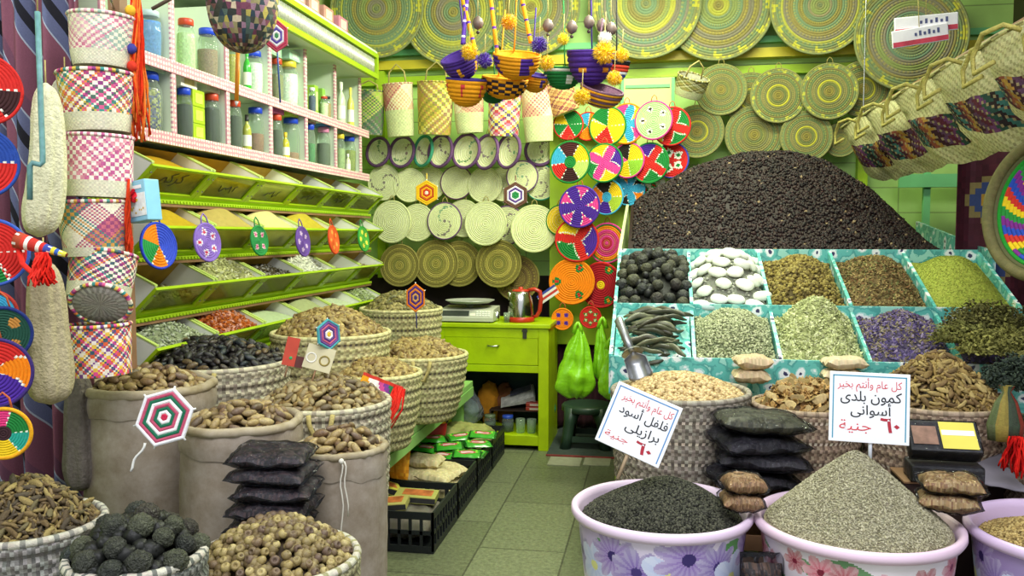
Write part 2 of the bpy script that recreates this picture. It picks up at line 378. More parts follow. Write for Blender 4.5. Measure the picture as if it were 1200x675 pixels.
# ================================================================ the wall of jars and spice bins
XF = -1.80
def dots_mat():
    m, nt, b, out = new_mat('pink dotted edging'); tc = N(nt, 'TexCoord'); vo = N(nt, 'TexVoronoi'); vo.inputs['Scale'].default_value = 55; vo.inputs['Randomness'].default_value = .2; mp = N(nt, 'Mapping'); mp.inputs['Scale'].default_value = (0, 1, 1)
    nt.links.new(tc.outputs['Object'], mp.inputs[0]); nt.links.new(mp.outputs[0], vo.inputs['Vector']); cr = N(nt, 'ValToRGB'); cr.color_ramp.elements[0].color = (*L('f3ead8'), 1); cr.color_ramp.elements[1].color = (*L('cf93a0'), 1)
    cr.color_ramp.elements[0].position = .25; cr.color_ramp.elements[1].position = .4; nt.links.new(vo.outputs['Distance'], cr.inputs[0]); nt.links.new(cr.outputs[0], b.inputs['Base Color'])
    b.inputs['Roughness'].default_value = .6; return m
M_PINK = dots_mat(); M_SHELF = mat('shelf board', 'd2dfc4', .5, .06, 5); M_WOOD = mat('bin ledge wood', '8d6a4c', .6, .2, 14)
sh = thing('spice_shelving', 'tall wall shelving with pink dotted edges holding glass jars above rows of lime bins', 'shelf', (0, 0, 0))
Y0, Y1 = 2.50, 5.27
MB().box(-2.27, -2.24, Y0, Y1, .6, 2.8).build('back_panel', mat('shelf back', 'c9dcb4', .5, .06, 4), sh)
JZ = (1.676, 1.945, 2.29)
for z in JZ[:2]:
    s = MB().box(-2.24, XF, Y0, Y1-.1, z-.03, z).build('shelf_board', M_SHELF, sh)
    MB().box(XF+.001, XF+.012, Y0, Y1-.1, z-.042, z+.003).build('pink_edging', M_PINK, s)
DY = [2.57+.41*k for k in range(7)]
for lo, hi in ((JZ[0], JZ[1]-.031), (JZ[1], JZ[2]-.04)):
    for y in DY:
        d = MB().box(-2.24, XF, y-.008, y+.008, lo+.001, hi).build('divider', M_SHELF, sh)
        MB().box(XF+.001, XF+.009, y-.014, y+.014, lo+.004, hi).build('pink_edging', M_PINK, d)
s = MB().box(-2.24, XF+.08, 3.5, Y1-.2, JZ[2]-.03, JZ[2]).build('shelf_board', M_SHELF, sh)
MB().box(XF+.082, XF+.105, 3.5, Y1-.2, JZ[2]-.04, JZ[2]-.012).box(XF+.082, XF+.105, 3.5, Y1-.2, JZ[2]+.085, JZ[2]+.11).box(XF+.082, XF+.105, Y1-.2, Y1-.175, JZ[2]-.04, JZ[2]+.11).build('lime_rail', M_LIME, s)
MB().box(-2.24, XF+.105, 3.5, Y1-.2, JZ[2]+.1105, JZ[2]+.122).build('top_board', M_SHELF, sh)
g = MB()
for i in range(84): y = 3.5+i*.0185; g.lathe([(0, -.04), (.006, -.039), (.0085, 0), (.006, .039), (0, .04)], 6, M=TR((XF+.09, y, JZ[2]+.036)))
g.build('beaded_grille', mat('silvered beads', 'cfd2bf', .3, .2, 60, 0, metal=.5), s, True)
RZ = (1.444, 1.23, 1.013, .80); BY = [2.72+.42*k for k in range(7)]
for z in RZ:
    s = MB().box(-2.24, -1.835, Y0, Y1, z-.034, z-.012).box(-1.835, -1.818, Y0, Y1, z-.039, z-.028).build('bin_ledge', M_WOOD, sh)
    e = MB().box(-1.834, -1.815, Y0, Y1, z-.027, z-.012)
    for i in range(120): y = Y0+.012+i*.023; e.box(-1.8149, -1.811, y, y+.012, z-.023, z-.016)
    e.build('lime_edging', M_LIME, s)
MB().box(-2.24, -1.86, Y0-.04, Y0-.01, .5, 1.62).build('end_panel', mat('grey plastic panel', 'b6b8bc', .5, .08, 6), sh)
# bins
M_BIN = mat('lime bin frame', 'a2c312', .35, .1, 8); M_BWH = mat('white bin side', 'f0f2e2', .45, .06, 8); M_PANE = clear('bin pane', 'dde2ac', .08, .12, .12, 'a2a852')
M_INK = mat('black ink', '15151a', .6, 0)
sec = [(-1.835, .0), (-1.728, .104), (-1.868, .176), (-1.975, .072)]
def plate(pts, y0, y1):
    n = len(pts); V = [(x, y0, z) for x, z in pts]+[(x, y1, z) for x, z in pts]
    Fc = [tuple(range(n))[::-1], tuple(range(n, 2*n))]+[(i, (i+1) % n, n+(i+1) % n, n+i) for i in range(n)]; return V, Fc
bw = .42
bt = thing('spice_bin', '', 'spice bin', (0, 0, 0))
for y0 in (.006, bw-.018): ob('side_panel', *plate(sec, y0, y0+.012), M_BWH, bt, smooth=False)
ob('bottom_panel', *plate([(-1.833, .004), (-1.973, .0755), (-1.976, .07), (-1.838, -.001)], .018, bw-.018), M_BWH, bt, smooth=False)
ob('back_panel', *plate([(-1.868, .176), (-1.874, .178), (-1.981, .074), (-1.975, .072)], .006, bw-.006), mat('grey white bin back', 'cfd0c8', .45, .1, 8), bt, smooth=False)
def onpane(t, off=0): # point on the sloping front, t from bottom to top
    return (-1.835+.107*t+off*.664, .104*t-off*.748)
def strip(t0, t1, y0, y1, a=.002, b=.014):
    p = [onpane(t0, a), onpane(t1, a), onpane(t1, b), onpane(t0, b)]; return plate(p, y0, y1)
f = MB(); f.add(*strip(.0, .16, .0, bw-.002)); f.add(*strip(.94, 1.0, .0, bw-.002)); f.add(*strip(.16, .94, .0, .03)); f.add(*strip(.16, .94, bw-.032, bw-.002))
fr = f.build('front_frame', M_BIN, bt)
for yy in (.016, bw-.018):
    for t in (.35, .8):
        x, z = onpane(t, .0145); MB().lathe([(0, .004), (.004, .003), (.0055, 0)], 8, M=facing((x, yy, z), (.664, 0, -.748))).build('screw', M_STEEL, fr, True)
ob('front_pane', *strip(.16, .94, .03, bw-.032, .004, .007), M_PANE, bt, smooth=False)
for y0 in (.004, bw-.02): ob('top_edging', *plate([(-1.728, .106), (-1.868, .1755), (-1.868, .18), (-1.728, .112)], y0, y0+.016), mat('pale lime edging', 'c2d873', .4, .08, 8), bt, smooth=False)
bt_tree = tree(bt)
V_GR = vmat('dry grains', .8, .15, 120, .25, 300)
V_PW = vmat('fine powder', .95, .1, 300, .3, 500, spec=.1)
rows = ('top row of bins', 'second row of bins', 'third row of bins', 'lowest row of bins')
pos = ('first bin from the hanging baskets', 'second bin along', 'third bin along', 'fourth bin along', 'fifth bin along', 'last bin by the white trays')
fills = [[('ochre spice powder', 'b08a1c', 0, .14), ('mustard spice powder', 'b89c22', 0, .1), ('pale cream powder', 'd3d0a2', 0, .1), ('olive dried herb', '6d7424', 1, .1), ('dark olive dried herb', '565f1f', 1, .1), ('green dried herb', '5d6a2a', 1, .09)],
         [('mustard yellow powder', 'b79a26', 0, .15), ('tan spice powder', 'b29f58', 0, .19), ('cream spice powder', 'd0c684', 0, .18), ('golden spice powder', 'b9a736', 0, .17), ('grey green powder', '9aa468', 0, .12), ('olive green powder', '84914c', 0, .13)],
         [('dry olive leaves', '8a8440', 1, .07), ('pale green cardamom pods', 'b7b878', 2, .17), ('dark brown seeds', '544a30', 2, .13), ('white gum pieces', 'dfe0cb', 2, .17), ('pale sage powder', 'bcc79c', 0, .1), ('brown bark pieces', '8a7640', 2, .1)],
         [('grey green seeds', '98a27c', 2, .15), ('orange red dried petals', 'b9601c', 1, .16), ('pale green powder', 'b6c79a', 0, .13), ('sage green powder', 'a5ad7c', 0, .15), ('white green powder', 'bcc8a6', 0, .13), ('dull green leaves', '93a268', 1, .15)]]
first = True
for r in range(4):
    for k in range(6):
        M = Matrix.Translation((0, BY[k], RZ[r]))
        if first: o = bt; o.matrix_world = M; first = False
        else: o = dup(bt, bt_tree, None, M)
        nm, c, kind, fh = fills[r][k]
        tag(o, 'lime framed clear fronted bin of %s, %s' % (nm, pos[k]+' in the '+rows[r]), None, 'lime spice bins')
        o['label'] = 'lime framed bin of %s in the %s' % (nm, rows[r])
        if r == 0 and k < 2:
            for c_ in kids(o):
                if c_.name.startswith('back_panel'): c_.data = c_.data.copy(); c_.data.materials[0] = mat('powder stained bin back', 'b8922c', .7, .2, 14)
        # the fill: slopes up to the back
        nx, ny = 14, 18; V = []; Fc = []; sd = R.uniform(0, 40)
        zf = float(np.interp(fh, (.07, .1, .13, .17), (.052, .074, .088, .094))); zb = float(np.interp(fh, (.07, .1, .13, .17), (.085, .112, .14, .174)))
        xb = lambda z: -1.967+.107*(z-.072)/.104
        x0 = -1.835+.107*zf/.104-.010; x1 = xb(zb); ya, yb = BY[k]+.0195, BY[k]+bw-.0195
        def fz(x, y):
            t = (x0-x)/(x0-x1); hump = sin(pi*(y-ya)/(yb-ya)); z = zf+(zb-zf)*(.55+.45*hump)*min(1, t*1.35)**.9+(.02*hump*sin(pi*t) if fh > .14 else 0)+.005*noise3((x, y, 0), 14, sd)
            return RZ[r]+z
        for i in range(nx+1):
            x = x0+(x1-x0)*i/nx
            for j in range(ny+1): y = ya+(yb-ya)*j/ny; V.append((x, y, fz(x, y)))
        for i in range(nx):
            for j in range(ny): a = i*(ny+1)+j; Fc.append((a, a+1, a+ny+2, a+ny+1))
        b0 = len(V)   # front face of the fill behind the pane
        for j in range(ny+1): y = ya+(yb-ya)*j/ny; V.append((-1.838, y, RZ[r]+.007))
        for j in range(ny): Fc.append((j+1, j, b0+j, b0+j+1))
        b0 = len(V)   # and its end faces
        for yy, jj in ((ya, 0), (yb, ny)):
            q = len(V); V.append((-1.838, yy, RZ[r]+.007)); V.append((-1.965, yy, RZ[r]+.077)); Fc.append(tuple([i*(ny+1)+jj for i in range(nx+1)]+[q+1, q]))
        nmk = nm.split()[-1]
        kn = {'powder': 'spice_powder', 'herb': 'dried_herb', 'leaves': 'dried_leaves', 'pods': 'cardamom_fill', 'seeds': 'seed_fill', 'pieces': 'bark_fill', 'petals': 'dried_petals'}[nmk]
        if kind == 0: me = ob(kn, V, Fc, V_PW, None, [jit(c, .05) for _ in Fc])
        else:
            me = ob(kn, V, Fc, V_GR, None, [jit(mixc(c, '000000', .3), .15) for _ in Fc])
            n = 420 if kind == 1 else 300; pts = []; nn = []
            for _ in range(n):
                x = x0+(x1-x0)*R.random()*.92; y = R.uniform(ya+.012, yb-.012); pts.append((x, y, fz(x, y)+.003)); nn.append((.3, 0, 1))
            s = scatter('g', pts, nn, T_FLAKE if kind == 1 else T_SEED, .016 if kind == 1 else .012, [c, mixc(c, 'ffffff', .2), mixc(c, '000000', .25)], V_GR, .6)
            import bmesh
            bm = bmesh.new(); bm.from_mesh(me.data); bm.from_mesh(s.data); bm.to_mesh(me.data); bm.free(); bpy.data.objects.remove(s)
        tag(me, '%s filling the %s, %s' % (nm, pos[k], rows[r].replace(' of bins', '')), 'spice', None, 'stuff')
        if r == 0 and k < 5:   # felt-pen scrawl on the pane
            x, z = onpane(.5, .0075); Mt = Matrix.Translation((x, bw/2-.02, z)) @ Matrix(((0, .748, .664), (1, 0, 0), (0, .664, -.748))).to_4x4()
            if k == 0: lettering('handwriting', shape('كركم'), .075, M_INK, o, (0, 0, 0), .15, .0003, rot=Mt)
            else:
                w = MB(); pts = [Mt @ Vector((-.06+.012*i, .012*sin(i*1.7+k*2)+.01*cos(i*.9+k), .0006)) for i in range(10)]
                w.tube(pts, .0016, 5); w.tube([Mt @ Vector((.065, -.012, .0006)), Mt @ Vector((.06, .012, .0006)), Mt @ Vector((.075, .02, .0006))], .0016, 5); w.build('handwriting', M_INK, o)
# ================================================================ jars, bottles and boxes on the shelves
GLASS = clear('jar glass', 'eef8ee', .1, .1, .04)
def jar(name, px, yt, yb, w, shelf, lidc, content, fill, label, X=-1.9, glass=None, cat='jar', group='jars on the wall shelving', grain=None):
    X = -1.86
    for _ in range(3): p = aX(px, yb, X); d = dep(p); r = w/2*d/1000*.94; X = XF-r-.008
    h = (yb-yt)*d/1000; z = JZ[shelf]+.001
    if h+.003 > .27: h = .262
    ks = [k for k in range(len(DY)-1) if proj((XF, DY[k+1], z))[0]+3 > px+w/2]; k0 = ks[0] if ks else len(DY)-2
    if proj((XF, DY[0], z))[0] > px+w/2: lo_, hi_ = DY[0]-.4, DY[0]
    else: lo_, hi_ = DY[k0], DY[k0+1]
    Y = max(lo_+.009+r*1.03, min(hi_-.009-r*1.03, p.y))
    t = thing(name, label, cat, (X, Y, z), group); n = 28
    hb = h*.84
    prof = [(0, .002), (r*.8, 0), (r*.9, .006), (r*.97, hb*.3), (r, hb*.6), (r*.95, hb*.82), (r*.8, hb*.95), (r*.72, hb), (r*.72, hb+.012)]
    rib = lambda q, i, a: (q[0]*(1+.025*cos(14*a)), q[1]*(1+.025*cos(14*a)), q[2])
    ob('glass_body', *latheg(prof, 56, fn=rib), glass or GLASS, t)
    if content:
        fz = hb*fill; ip = [(0, .006)]+[(max(.001, rr*.93), max(.008, zz)) for rr, zz in prof[1:-1] if zz < fz]; rl = ip[-1][0]; ip = [ip[0]]+[(float(np.interp(zz, [q[1] for q in ip[1:]], [q[0] for q in ip[1:]])), zz) for zz in np.linspace(.008, fz, 22)]+[(rl*.5, fz+.004), (0, fz+.005)]
        V, Fc = latheg(ip, 40); cs = [L(c) for c in (content if isinstance(content, (list, tuple)) else [content])]
        ob('contents', V, Fc, V_GR, t, [jit(R.choice(cs), .14) for _ in Fc], smooth=False)
    lid = [(0, h), (r*.74, h), (r*.8, h-.004), (r*.8, hb+.008), (r*.74, hb+.006)]
    g = MB(); V, Fc = latheg(lid, 48, fn=lambda q, i, a: (q[0]*(1+.012*cos(24*a)*(i in (2, 3))), q[1]*(1+.012*cos(24*a)*(i in (2, 3))), q[2])); g.add(V, Fc); g.build('lid', mat('lid '+lidc, lidc, .35, .05), t, True)
    return t
BLU, RED, YLW, PNK = '2346c4', 'c8482c', 'd8c23c', 'd68ab0'
mixd = ['6f6f9a', 'a8a46a', '4b4b78', '8f8f5c', 'c2bc8e', '7f7a86']
J = [('storage_jar', 184, 98, 166, 37, 0, BLU, mixd, .86, 'blue lidded ribbed jar of mixed lavender flowers under a pale green box'),
     ('storage_jar', 217, 112, 170, 20, 0, BLU, '2e3b33', .8, 'blue lidded jar of dark leaves beside lime green packets'),
     ('storage_jar', 250, 120, 178, 20, 0, RED, '2c3a2e', .85, 'red lidded jar of dark leaves right of lime green packets'),
     ('storage_jar', 276, 127, 183, 18, 0, RED, '34432f', .8, 'red lidded jar of dark leaves below the orange stick tip'),
     ('storage_jar', 301, 135, 188, 21, 0, BLU, '9a6a52', .5, 'blue lidded jar half full of brown powder'),
     ('storage_jar', 325, 142, 191, 15, 0, RED, '45523a', .75, 'red lidded jar of dark green leaves under a magenta box'),
     ('storage_jar', 345, 146, 195, 22, 0, BLU, 'b0826a', .22, 'blue lidded clear jar with a little pinkish powder at bottom'),
     ('storage_jar', 364, 152, 198, 13, 0, BLU, '3f8a4c', .6, 'blue lidded jar with bright green contents'),
     ('storage_jar', 382, 155, 201, 17, 0, PNK, '4e5b45', .7, 'pink lidded jar of dark green leaves'),
     ('storage_jar', 399, 162, 204, 13, 0, YLW, 'a4b27c', .7, 'yellow lidded jar of pale green leaves'),
     ('storage_jar', 414, 166, 207, 16, 0, BLU, '8c9436', .72, 'blue lidded jar of olive leaves last on its shelf'),
     ('storage_jar', 189, 16, 70, 29, 1, 'b8ccd0', '5d8fd0', .92, 'tall ribbed jar filled with bright blue contents'),
     ('storage_jar', 219, 22, 82, 23, 1, RED, 'cfe0b0', .85, 'red lidded jar of pale green contents on the upper jar shelf'),
     ('storage_jar', 252, 36, 93, 25, 1, BLU, '9a7c66', .68, 'blue lidded jar of brown powder on the upper jar shelf'),
     ('storage_jar', 274, 52, 100, 17, 1, YLW, 'c8bc50', .9, 'yellow filled jar behind the orange stick'),
     ('storage_jar', 302, 58, 108, 22, 1, BLU, 'f0f2e8', .85, 'blue lidded jar of white powder'),
     ('storage_jar', 325, 66, 116, 16, 1, RED, '8c8a58', .75, 'red lidded jar of olive seeds behind the blue stick'),
     ('storage_jar', 346, 74, 126, 26, 1, YLW, 'f2f4ea', .85, 'yellow lidded jar of white powder'),
     ('storage_jar', 366, 98, 128, 9, 1, 'e8e8e0', '2d4670', .8, 'small white lidded jar of dark blue grains'),
     ('storage_jar', 380, 108, 133, 10, 1, 'c2462e', 'e0e0c0', .8, 'small red lidded jar of cream grains'),
     ('storage_jar', 390, 110, 136, 9, 1, '202020', 'b08a50', .8, 'small black lidded jar of tan grains')]
for a in J: jar(*a)
def bottle(px, yt, yb, w, shelf, col, cap, label, X=-1.84):
    p = aX(px, yb, X); d = dep(p); r = w/2*d/1000; h = (yb-yt)*d/1000; X = XF-r-.002; p = aX(px, yb, X)
    t = thing('glass_bottle', label, 'bottle', (X, p.y, JZ[shelf]+.001), 'bottles on the wall shelving')
    pr = [(0, 0), (r*.95, 0), (r, .005), (r, h*.55), (r*.8, h*.66), (r*.35, h*.76), (r*.35, h*.86)]
    ob('bottle_body', *latheg(pr, 24), mat('bottle '+col, col, .12, .05), t)
    ob('cap', *latheg([(r*.42, h*.82), (r*.44, h*.83), (r*.44, h), (0, h)], 16), mat('lid '+cap, cap, .4, .05), t)
    ob('paper_label', *latheg([(r*1.01, h*.12), (r*1.012, h*.13), (r*1.012, h*.42), (r*1.01, h*.43)], 24), mat('paper label', 'e8ead8', .7, .05), t)
bottle(290, 144, 185, 10, 0, 'a8ad4a', '1c1c1c', 'slim olive oil bottle with black cap and white label')
bottle(335, 162, 192, 9, 0, 'c9c038', 'd8b82c', 'small yellow bottle in front of the pink powder jar')
bottle(290, 56, 103, 9, 1, '3fae3c', '3fae3c', 'bright green bottle beside the white powder jar', )
bottle(400, 92, 140, 10, 1, 'c2d6b4', 'dfe4d2', 'pale clear bottle on the upper jar shelf near its end')
bottle(411, 98, 143, 8, 1, 'd0cc60', 'e0d860', 'yellowish slim bottle last on the upper jar shelf')
bottle(408, 185, 205, 6, 0, 'cfd8b0', 'e6e6dc', 'tiny white capped bottle before the olive leaf jar', -1.83)
def carton(name, px, yc, wy, hz, zbase, col, label, panel=None, X=-1.868, dx=.1, cat='box', rz=0, group=None):
    p = aX(px, yc, X+dx/2); d = dep(p); t = thing(name, label, cat, (X, p.y, zbase), group, M=TR((X, p.y, zbase), rz))
    MB().box(-dx/2, dx/2, -wy/2, wy/2, 0, hz, bev=.003).build('box_body', mat('carton '+col, col, .5, .08, 20), t)
    if panel: MB().box(dx/2+.0005, dx/2+.0015, -wy*.3, wy*.3, hz*.2, hz*.8).build('printed_panel', mat('panel '+panel, panel, .5, .25, 40), t)
    return t
def ztop(i): return max((o.matrix_world.translation.z+v[2] for o in [] for v in []), default=0)
def on_jar(jj, dz=0): # top of a listed jar
    _, px, yt, yb, w, shelf = jj[:6]; return JZ[shelf]+.001+(yb-yt)*dep(aX(px, yb, -1.86))/1000+.0015
carton('carton', 184, 95, .16, .04, on_jar(J[0]), 'a9c6ae', 'pale green carton lying on the lavender jar', 'c9d8cc')
carton('carton', 222, 106, .12, .05, on_jar(J[1]), 'e9e9df', 'white flowery carton on the jar beside lime packets', 'd7c98a')
carton('carton', 251, 114, .11, .045, on_jar(J[2]), 'd6dccf', 'crumpled white packet on a red lidded jar', 'b9bfa8')
carton('carton', 327, 132, .12, .062, on_jar(J[5]), 'b8509c', 'magenta carton on a red lidded jar', 'c066a8')
carton('carton', 345, 138, .1, .05, on_jar(J[6]), 'b4cf3c', 'lime and white carton on a clear jar', 'e4ecc0')
carton('carton', 366, 146, .1, .042, on_jar(J[7]), 'b58c84', 'dusty brown carton on a blue lidded jar', 'e0d8c8')
carton('carton', 386, 151, .13, .04, on_jar(J[8]), '4a7fc0', 'light blue carton on the pink lidded jar', 'b8d0e8')
carton('carton', 407, 158, .12, .03, on_jar(J[9]), '9db0a0', 'grey green flat carton bridging the end jars', X=-1.868)
carton('carton', 324, 64, .12, .055, on_jar(J[16]), '9fd0a4', 'mint green carton on the olive seed jar', 'c2e2c2')
carton('carton', 346, 70, .13, .05, on_jar(J[17]), 'b5e0c4', 'pale mint carton on the white powder jar', 'd4ecd8')
# lime packet tower, tall green packs
for i in range(3):
    carton('lime_packet', 234, 160, .09, .066, JZ[0]+.001+.067*i, 'a6c41a', ['lowest', 'middle', 'topmost'][i]+' lime green packet of the tower between jars', 'c9d85a', group='lime packet tower')
for i in range(2):
    carton('lime_packet', 287+i*.1, 160, .1, .07, JZ[0]+.001+.0705*i, 'a3c63a', ['lower', 'upper'][i]+' lime carton behind the slim olive oil bottle', 'bcd46a', X=-1.99)
for i, px in enumerate((371, 380, 388)):
    carton('green_pack', px, 110, .05, .17, JZ[1]+.001, ['9ac83e', '8cc24a', 'd8dcc0'][i], ['bright green slim pack', 'second bright green slim pack', 'cream slim pack'][i]+' behind the small jars', 'c8dc9a', X=-1.9)
for i in range(4):
    carton('round_gift_box', 352+i*17, 26+i*10, .13, .075, JZ[2]+.1225, ['c58a8a', 'b98a7c', 'b88478', 'c07a8c'][i], 'dusty pink box with pale oval on the lime edged shelf, %s from the wall mats' % ['fourth', 'third', 'second', 'first'][i], 'd8dcb8', X=-1.775, dx=.13, group='pink boxes on the lime edged shelf')
# ================================================================ coiled trays
V_COIL = vmat('coiled yarn', .75, .12, 90, .35, 260, spec=.2)
M_BACK = mat('tray back straw', 'b8a96a', .8, .2, 40, .3, 120)
def tray(name, loc, n, r, col, label, cat='tray', rings=11, depth=0.0, rim=None, group=None, loop=None, roll=0, segs=72, back='b7a868', rimr=None, th=.008, sy=1):
    M = facing(loc, n, roll) @ Matrix.Diagonal((1, sy, 1, 1)) if sy != 1 else facing(loc, n, roll)
    t = thing(name, label, cat, group=group, M=M)
    rr = rimr or max(.005, r/rings*.5); R0 = r-rr
    dz = lambda q: -depth*(1-q**2.2)
    prof = []; 
    for i in range(rings):
        for fq, fr in ((0, 0), (.14, .62), (.5, 1), (.86, .62)): q = (i+fq)/rings; prof.append((max(.0005, q*R0), dz(q)+fr*R0/rings*.42))
    prof.append((R0, dz(1))); nf = len(prof)
    V, Fc = latheg(prof, segs); cs = []
    for f in range(len(Fc)):
        i = f//segs; j = f % segs; q = (i//4+.5)/rings; cs.append(col(q, (2*pi*(j+.5)/segs), i//4, j))
    bp = [(R0, dz(1)-.0005), (R0*.98, dz(1)-th), (R0*.66, dz(.66)-th), (R0*.33, dz(.33)-th), (.0005, dz(0)-th)]
    b0 = len(V); V2, F2 = latheg(bp, segs); V += V2; Fc += [tuple(b0+k for k in f) for f in F2]; cs += [L(back)]*len(F2)
    body = ob('coiled_body', V, Fc, V_COIL, t, cs)
    rc = rim or back; V, Fc = torusg(R0+rr*.2, rr, segs, 8, 0)
    ob('rim', V, Fc, V_COIL, t, [jit(rc, .1) for _ in Fc])
    if loop is not None:
        pts = [(-.02, r*.95, -.002), (-.014, r+.022, -.004), (0, r+.036, -.005), (.014, r+.022, -.004), (.02, r*.95, -.002)]
        ob('hanging_loop', *tubeg(pts, .0028, 6), mat('loop '+loop, loop, .8, .1), t)
    return t
W = 'e8ead6'
def sectors(lst, rim=None, centre=None, cq=0, edge=W, tw=0, step=True, ew=1):
    tot = sum(w for _, w in lst)
    def f(q, a, i, j):
        if centre and q < cq: return L(centre)
        if rim and q > .93: return L(rim)
        u = (a/(2*pi)*tot+tw*q) % tot; acc = 0
        for c, w in lst:
            if acc <= u < acc+w:
                if edge and u-acc < tot/72*ew*1.05 and (i+j) % 2 == 0: return L(edge)
                return L(c)
            acc += w
        return L(lst[-1][0])
    return f
def spokes(bg, cols, n=5, k=.8, edge=W, rim=None, q0=.25, off=0):
    """triangles pointing inwards, outlined in stitches"""
    def f(q, a, i, j):
        if rim and q > .93: return L(rim)
        s = ((a+off)/(2*pi)*n) % 1; c = cols[int(((a+off)/(2*pi)*n)) % n % len(cols)]
        w = .5*k*max(0, (q-q0)/(1-q0)); dd = abs(s-.5)
        if dd < w: return L(edge) if edge and w-dd < .035 else L(c)
        return L(bg)
    return f
def cross(bg, arm, n=4, w=.2, off=0, rim=None, edge=W):
    """broad arms of one colour, a different wedge between each two"""
    def f(q, a, i, j):
        u = ((a+off)/(2*pi)*n); k = int(u) % n; s = min(u % 1, 1-u % 1)*2*pi/n; d = q*sin(min(pi/2, s))
        if d < w: return L(arm)
        if edge and d < w+.07 and (i+j) % 2: return L(edge)
        return L(bg[k % len(bg)])
    return f
def motifs(bg, col2, n=4, q0=.68, sz=.2, c3=None, rim=None, ring=None):
    def f(q, a, i, j):
        if rim and q > .93: return L(rim)
        if ring and abs(q-ring[0]) < ring[1]: return L(ring[2])
        s = ((a/(2*pi)*n) % 1-.5)*2*pi/n*q; d = abs(s)+abs(q-q0)
        if d < sz*.5: return L(c3 or col2)
        if d < sz: return L(col2)
        return L(bg)
    return f
def rings_(cs, zig=None):
    def f(q, a, i, j):
        k = q*len(cs); c = cs[min(len(cs)-1, int(k))]
        if (i % 3 == 1) and j % 2: return mixc(c, 'c2b24a', .35)
        if zig and q > .86 and (j % 9) < 9*(q-.86)/.1*.5: return L(zig)
        return L(c)
    return f
def straw(c='dfe2b4', marks=None, rim=None, off=0, spiral=2.4, n=3):
    def f(q, a, i, j):
        if rim and q > .92: return L(rim)
        if marks:
            u = ((a+off+spiral*q)/(2*pi)*n) % 1
            if u < .06+.05*(i % 2) and .2 < q < .9: return L(marks[int(((a+off+spiral*q)/(2*pi)*n)) % len(marks)])
            if q < .12: return L(marks[0])
        return mixc(c, 'ffffff', .1*(i % 2))
    return f
PU, GR, YE, OR, RE, PK, CY, BK = '4a2a92', '1f7c36', 'e6c31e', 'ec8412', 'c92a24', 'd6428e', '3fa4c8', '2a2420'
CT = [ # px, py, rx, ry, layer, colour function, rim, label
 (666, 146, 18, 18, 2, sectors([(GR, 2), (YE, 1), (GR, 1), (RE, 1.2), (GR, 1)]), RE, 'green yellow and red coiled tray with red rim, at the upper corner by striped bowl'),
 (689, 148, 16, 17, 1, sectors([(OR, 1), (CY, .7), (GR, 1), (OR, 1), ('2f4ea8', .8)]), RE, 'orange blue and green coiled tray with red rim behind its neighbours'),
 (712, 148, 20, 23, 3, sectors([(YE, 1.2), (GR, 1), (YE, 1), (RE, 1), (YE, 1)]), GR, 'yellow coiled tray with red wedge and green rim'),
 (734, 145, 20, 24, 4, spokes(CY, [YE, PK, BK], 5), OR, 'cyan starred coiled tray with orange rim'),
 (766, 141, 20, 23, 6, motifs('a9d38c', W, 5, .62, .2, BK), PK, 'pale green coiled tray with white diamonds and pink rim'),
 (787, 148, 20, 23, 5, cross([GR, GR, YE, GR], RE, 4, .22, .3), RE, 'red coiled tray with green spikes beside the pale green one'),
 (668, 190, 23, 25, 5, sectors([(YE, 1), ('4a2424', 1.1), (CY, 1), (RE, .9), ('3a2020', 1), ('b4c86a', 1)], centre=GR, cq=.28), GR, 'wheel patterned coiled tray with green hub and rim'),
 (708, 191, 21, 23, 6, cross([PU, YE, GR, YE], PK, 4, .22, .5), GR, 'pink crossed coiled tray with green rim'),
 (736, 188, 14, 21, 4, sectors([(YE, 1), (BK, .8), (PK, .7), (YE, 1), ('8fbf3a', 1)]), PK, 'yellow and black coiled tray with pink rim half hidden'),
 (761, 191, 20, 24, 5, cross([GR, PU, YE, GR], RE, 4, .2, .6), GR, 'red coiled tray with green and purple wedges and green rim'),
 (787, 188, 17, 21, 3, motifs(RE, W, 5, .5, .3, GR), '3a48a8', 'red coiled tray with white and green flower, blue rim'),
 (711, 231, 17, 21, 4, sectors([(YE, 1), (BK, 1), (OR, 1.3), (PU, 1), ('a8c23a', 1)], centre=CY, cq=.34), CY, 'sectored coiled tray with sky blue hub and rim'),
 (737, 221, 17, 20, 2, spokes(CY, [BK, OR, BK], 5, .7), CY, 'sky blue coiled tray with black spikes half behind the dark heap'),
 (757, 212, 22, 22, 1, motifs('d8dcc8', GR, 6, .5, .2, RE), W, 'white and green zigzag coiled tray peeking over the dark heap'),
 (679, 242, 24, 25, 6, spokes(PU, [PK], 5, .62, off=.5), PU, 'purple coiled tray with five pink wedges'),
 (656, 258, 15, 18, 1, straw(YE), GR, 'plain yellow coiled tray behind the purple one'),
 (711, 285, 18, 24, 3, rings_([PK, 'b02440', PK, 'c23a6a', PK, OR, GR]), PK, 'pink and crimson ringed coiled tray'),
 (676, 281, 29, 26, 5, cross([PU, YE, GR], RE, 3, .2, 1.2), RE, 'large red coiled tray with three broad patterned wedges'),
 (670, 330, 28, 27, 5, motifs(OR, GR, 3, .7, .24, RE), OR, 'large orange coiled tray with three red and green diamonds'),
 (704, 334, 21, 27, 4, motifs('a81e28', GR, 3, .8, .25, OR, ring=(0, .2, YE)), RE, 'dark red coiled tray with yellow heart and orange patches'),
 (659, 374, 13, 13, 7, motifs(OR, PU, 4, .55, .26), OR, 'small orange coiled tray with purple flowers hanging lowest'),
 (692, 372, 13, 13, 7, motifs(RE, GR, 6, .55, .24, 'e0d8a0'), RE, 'small red coiled tray with green and cream dashes')]
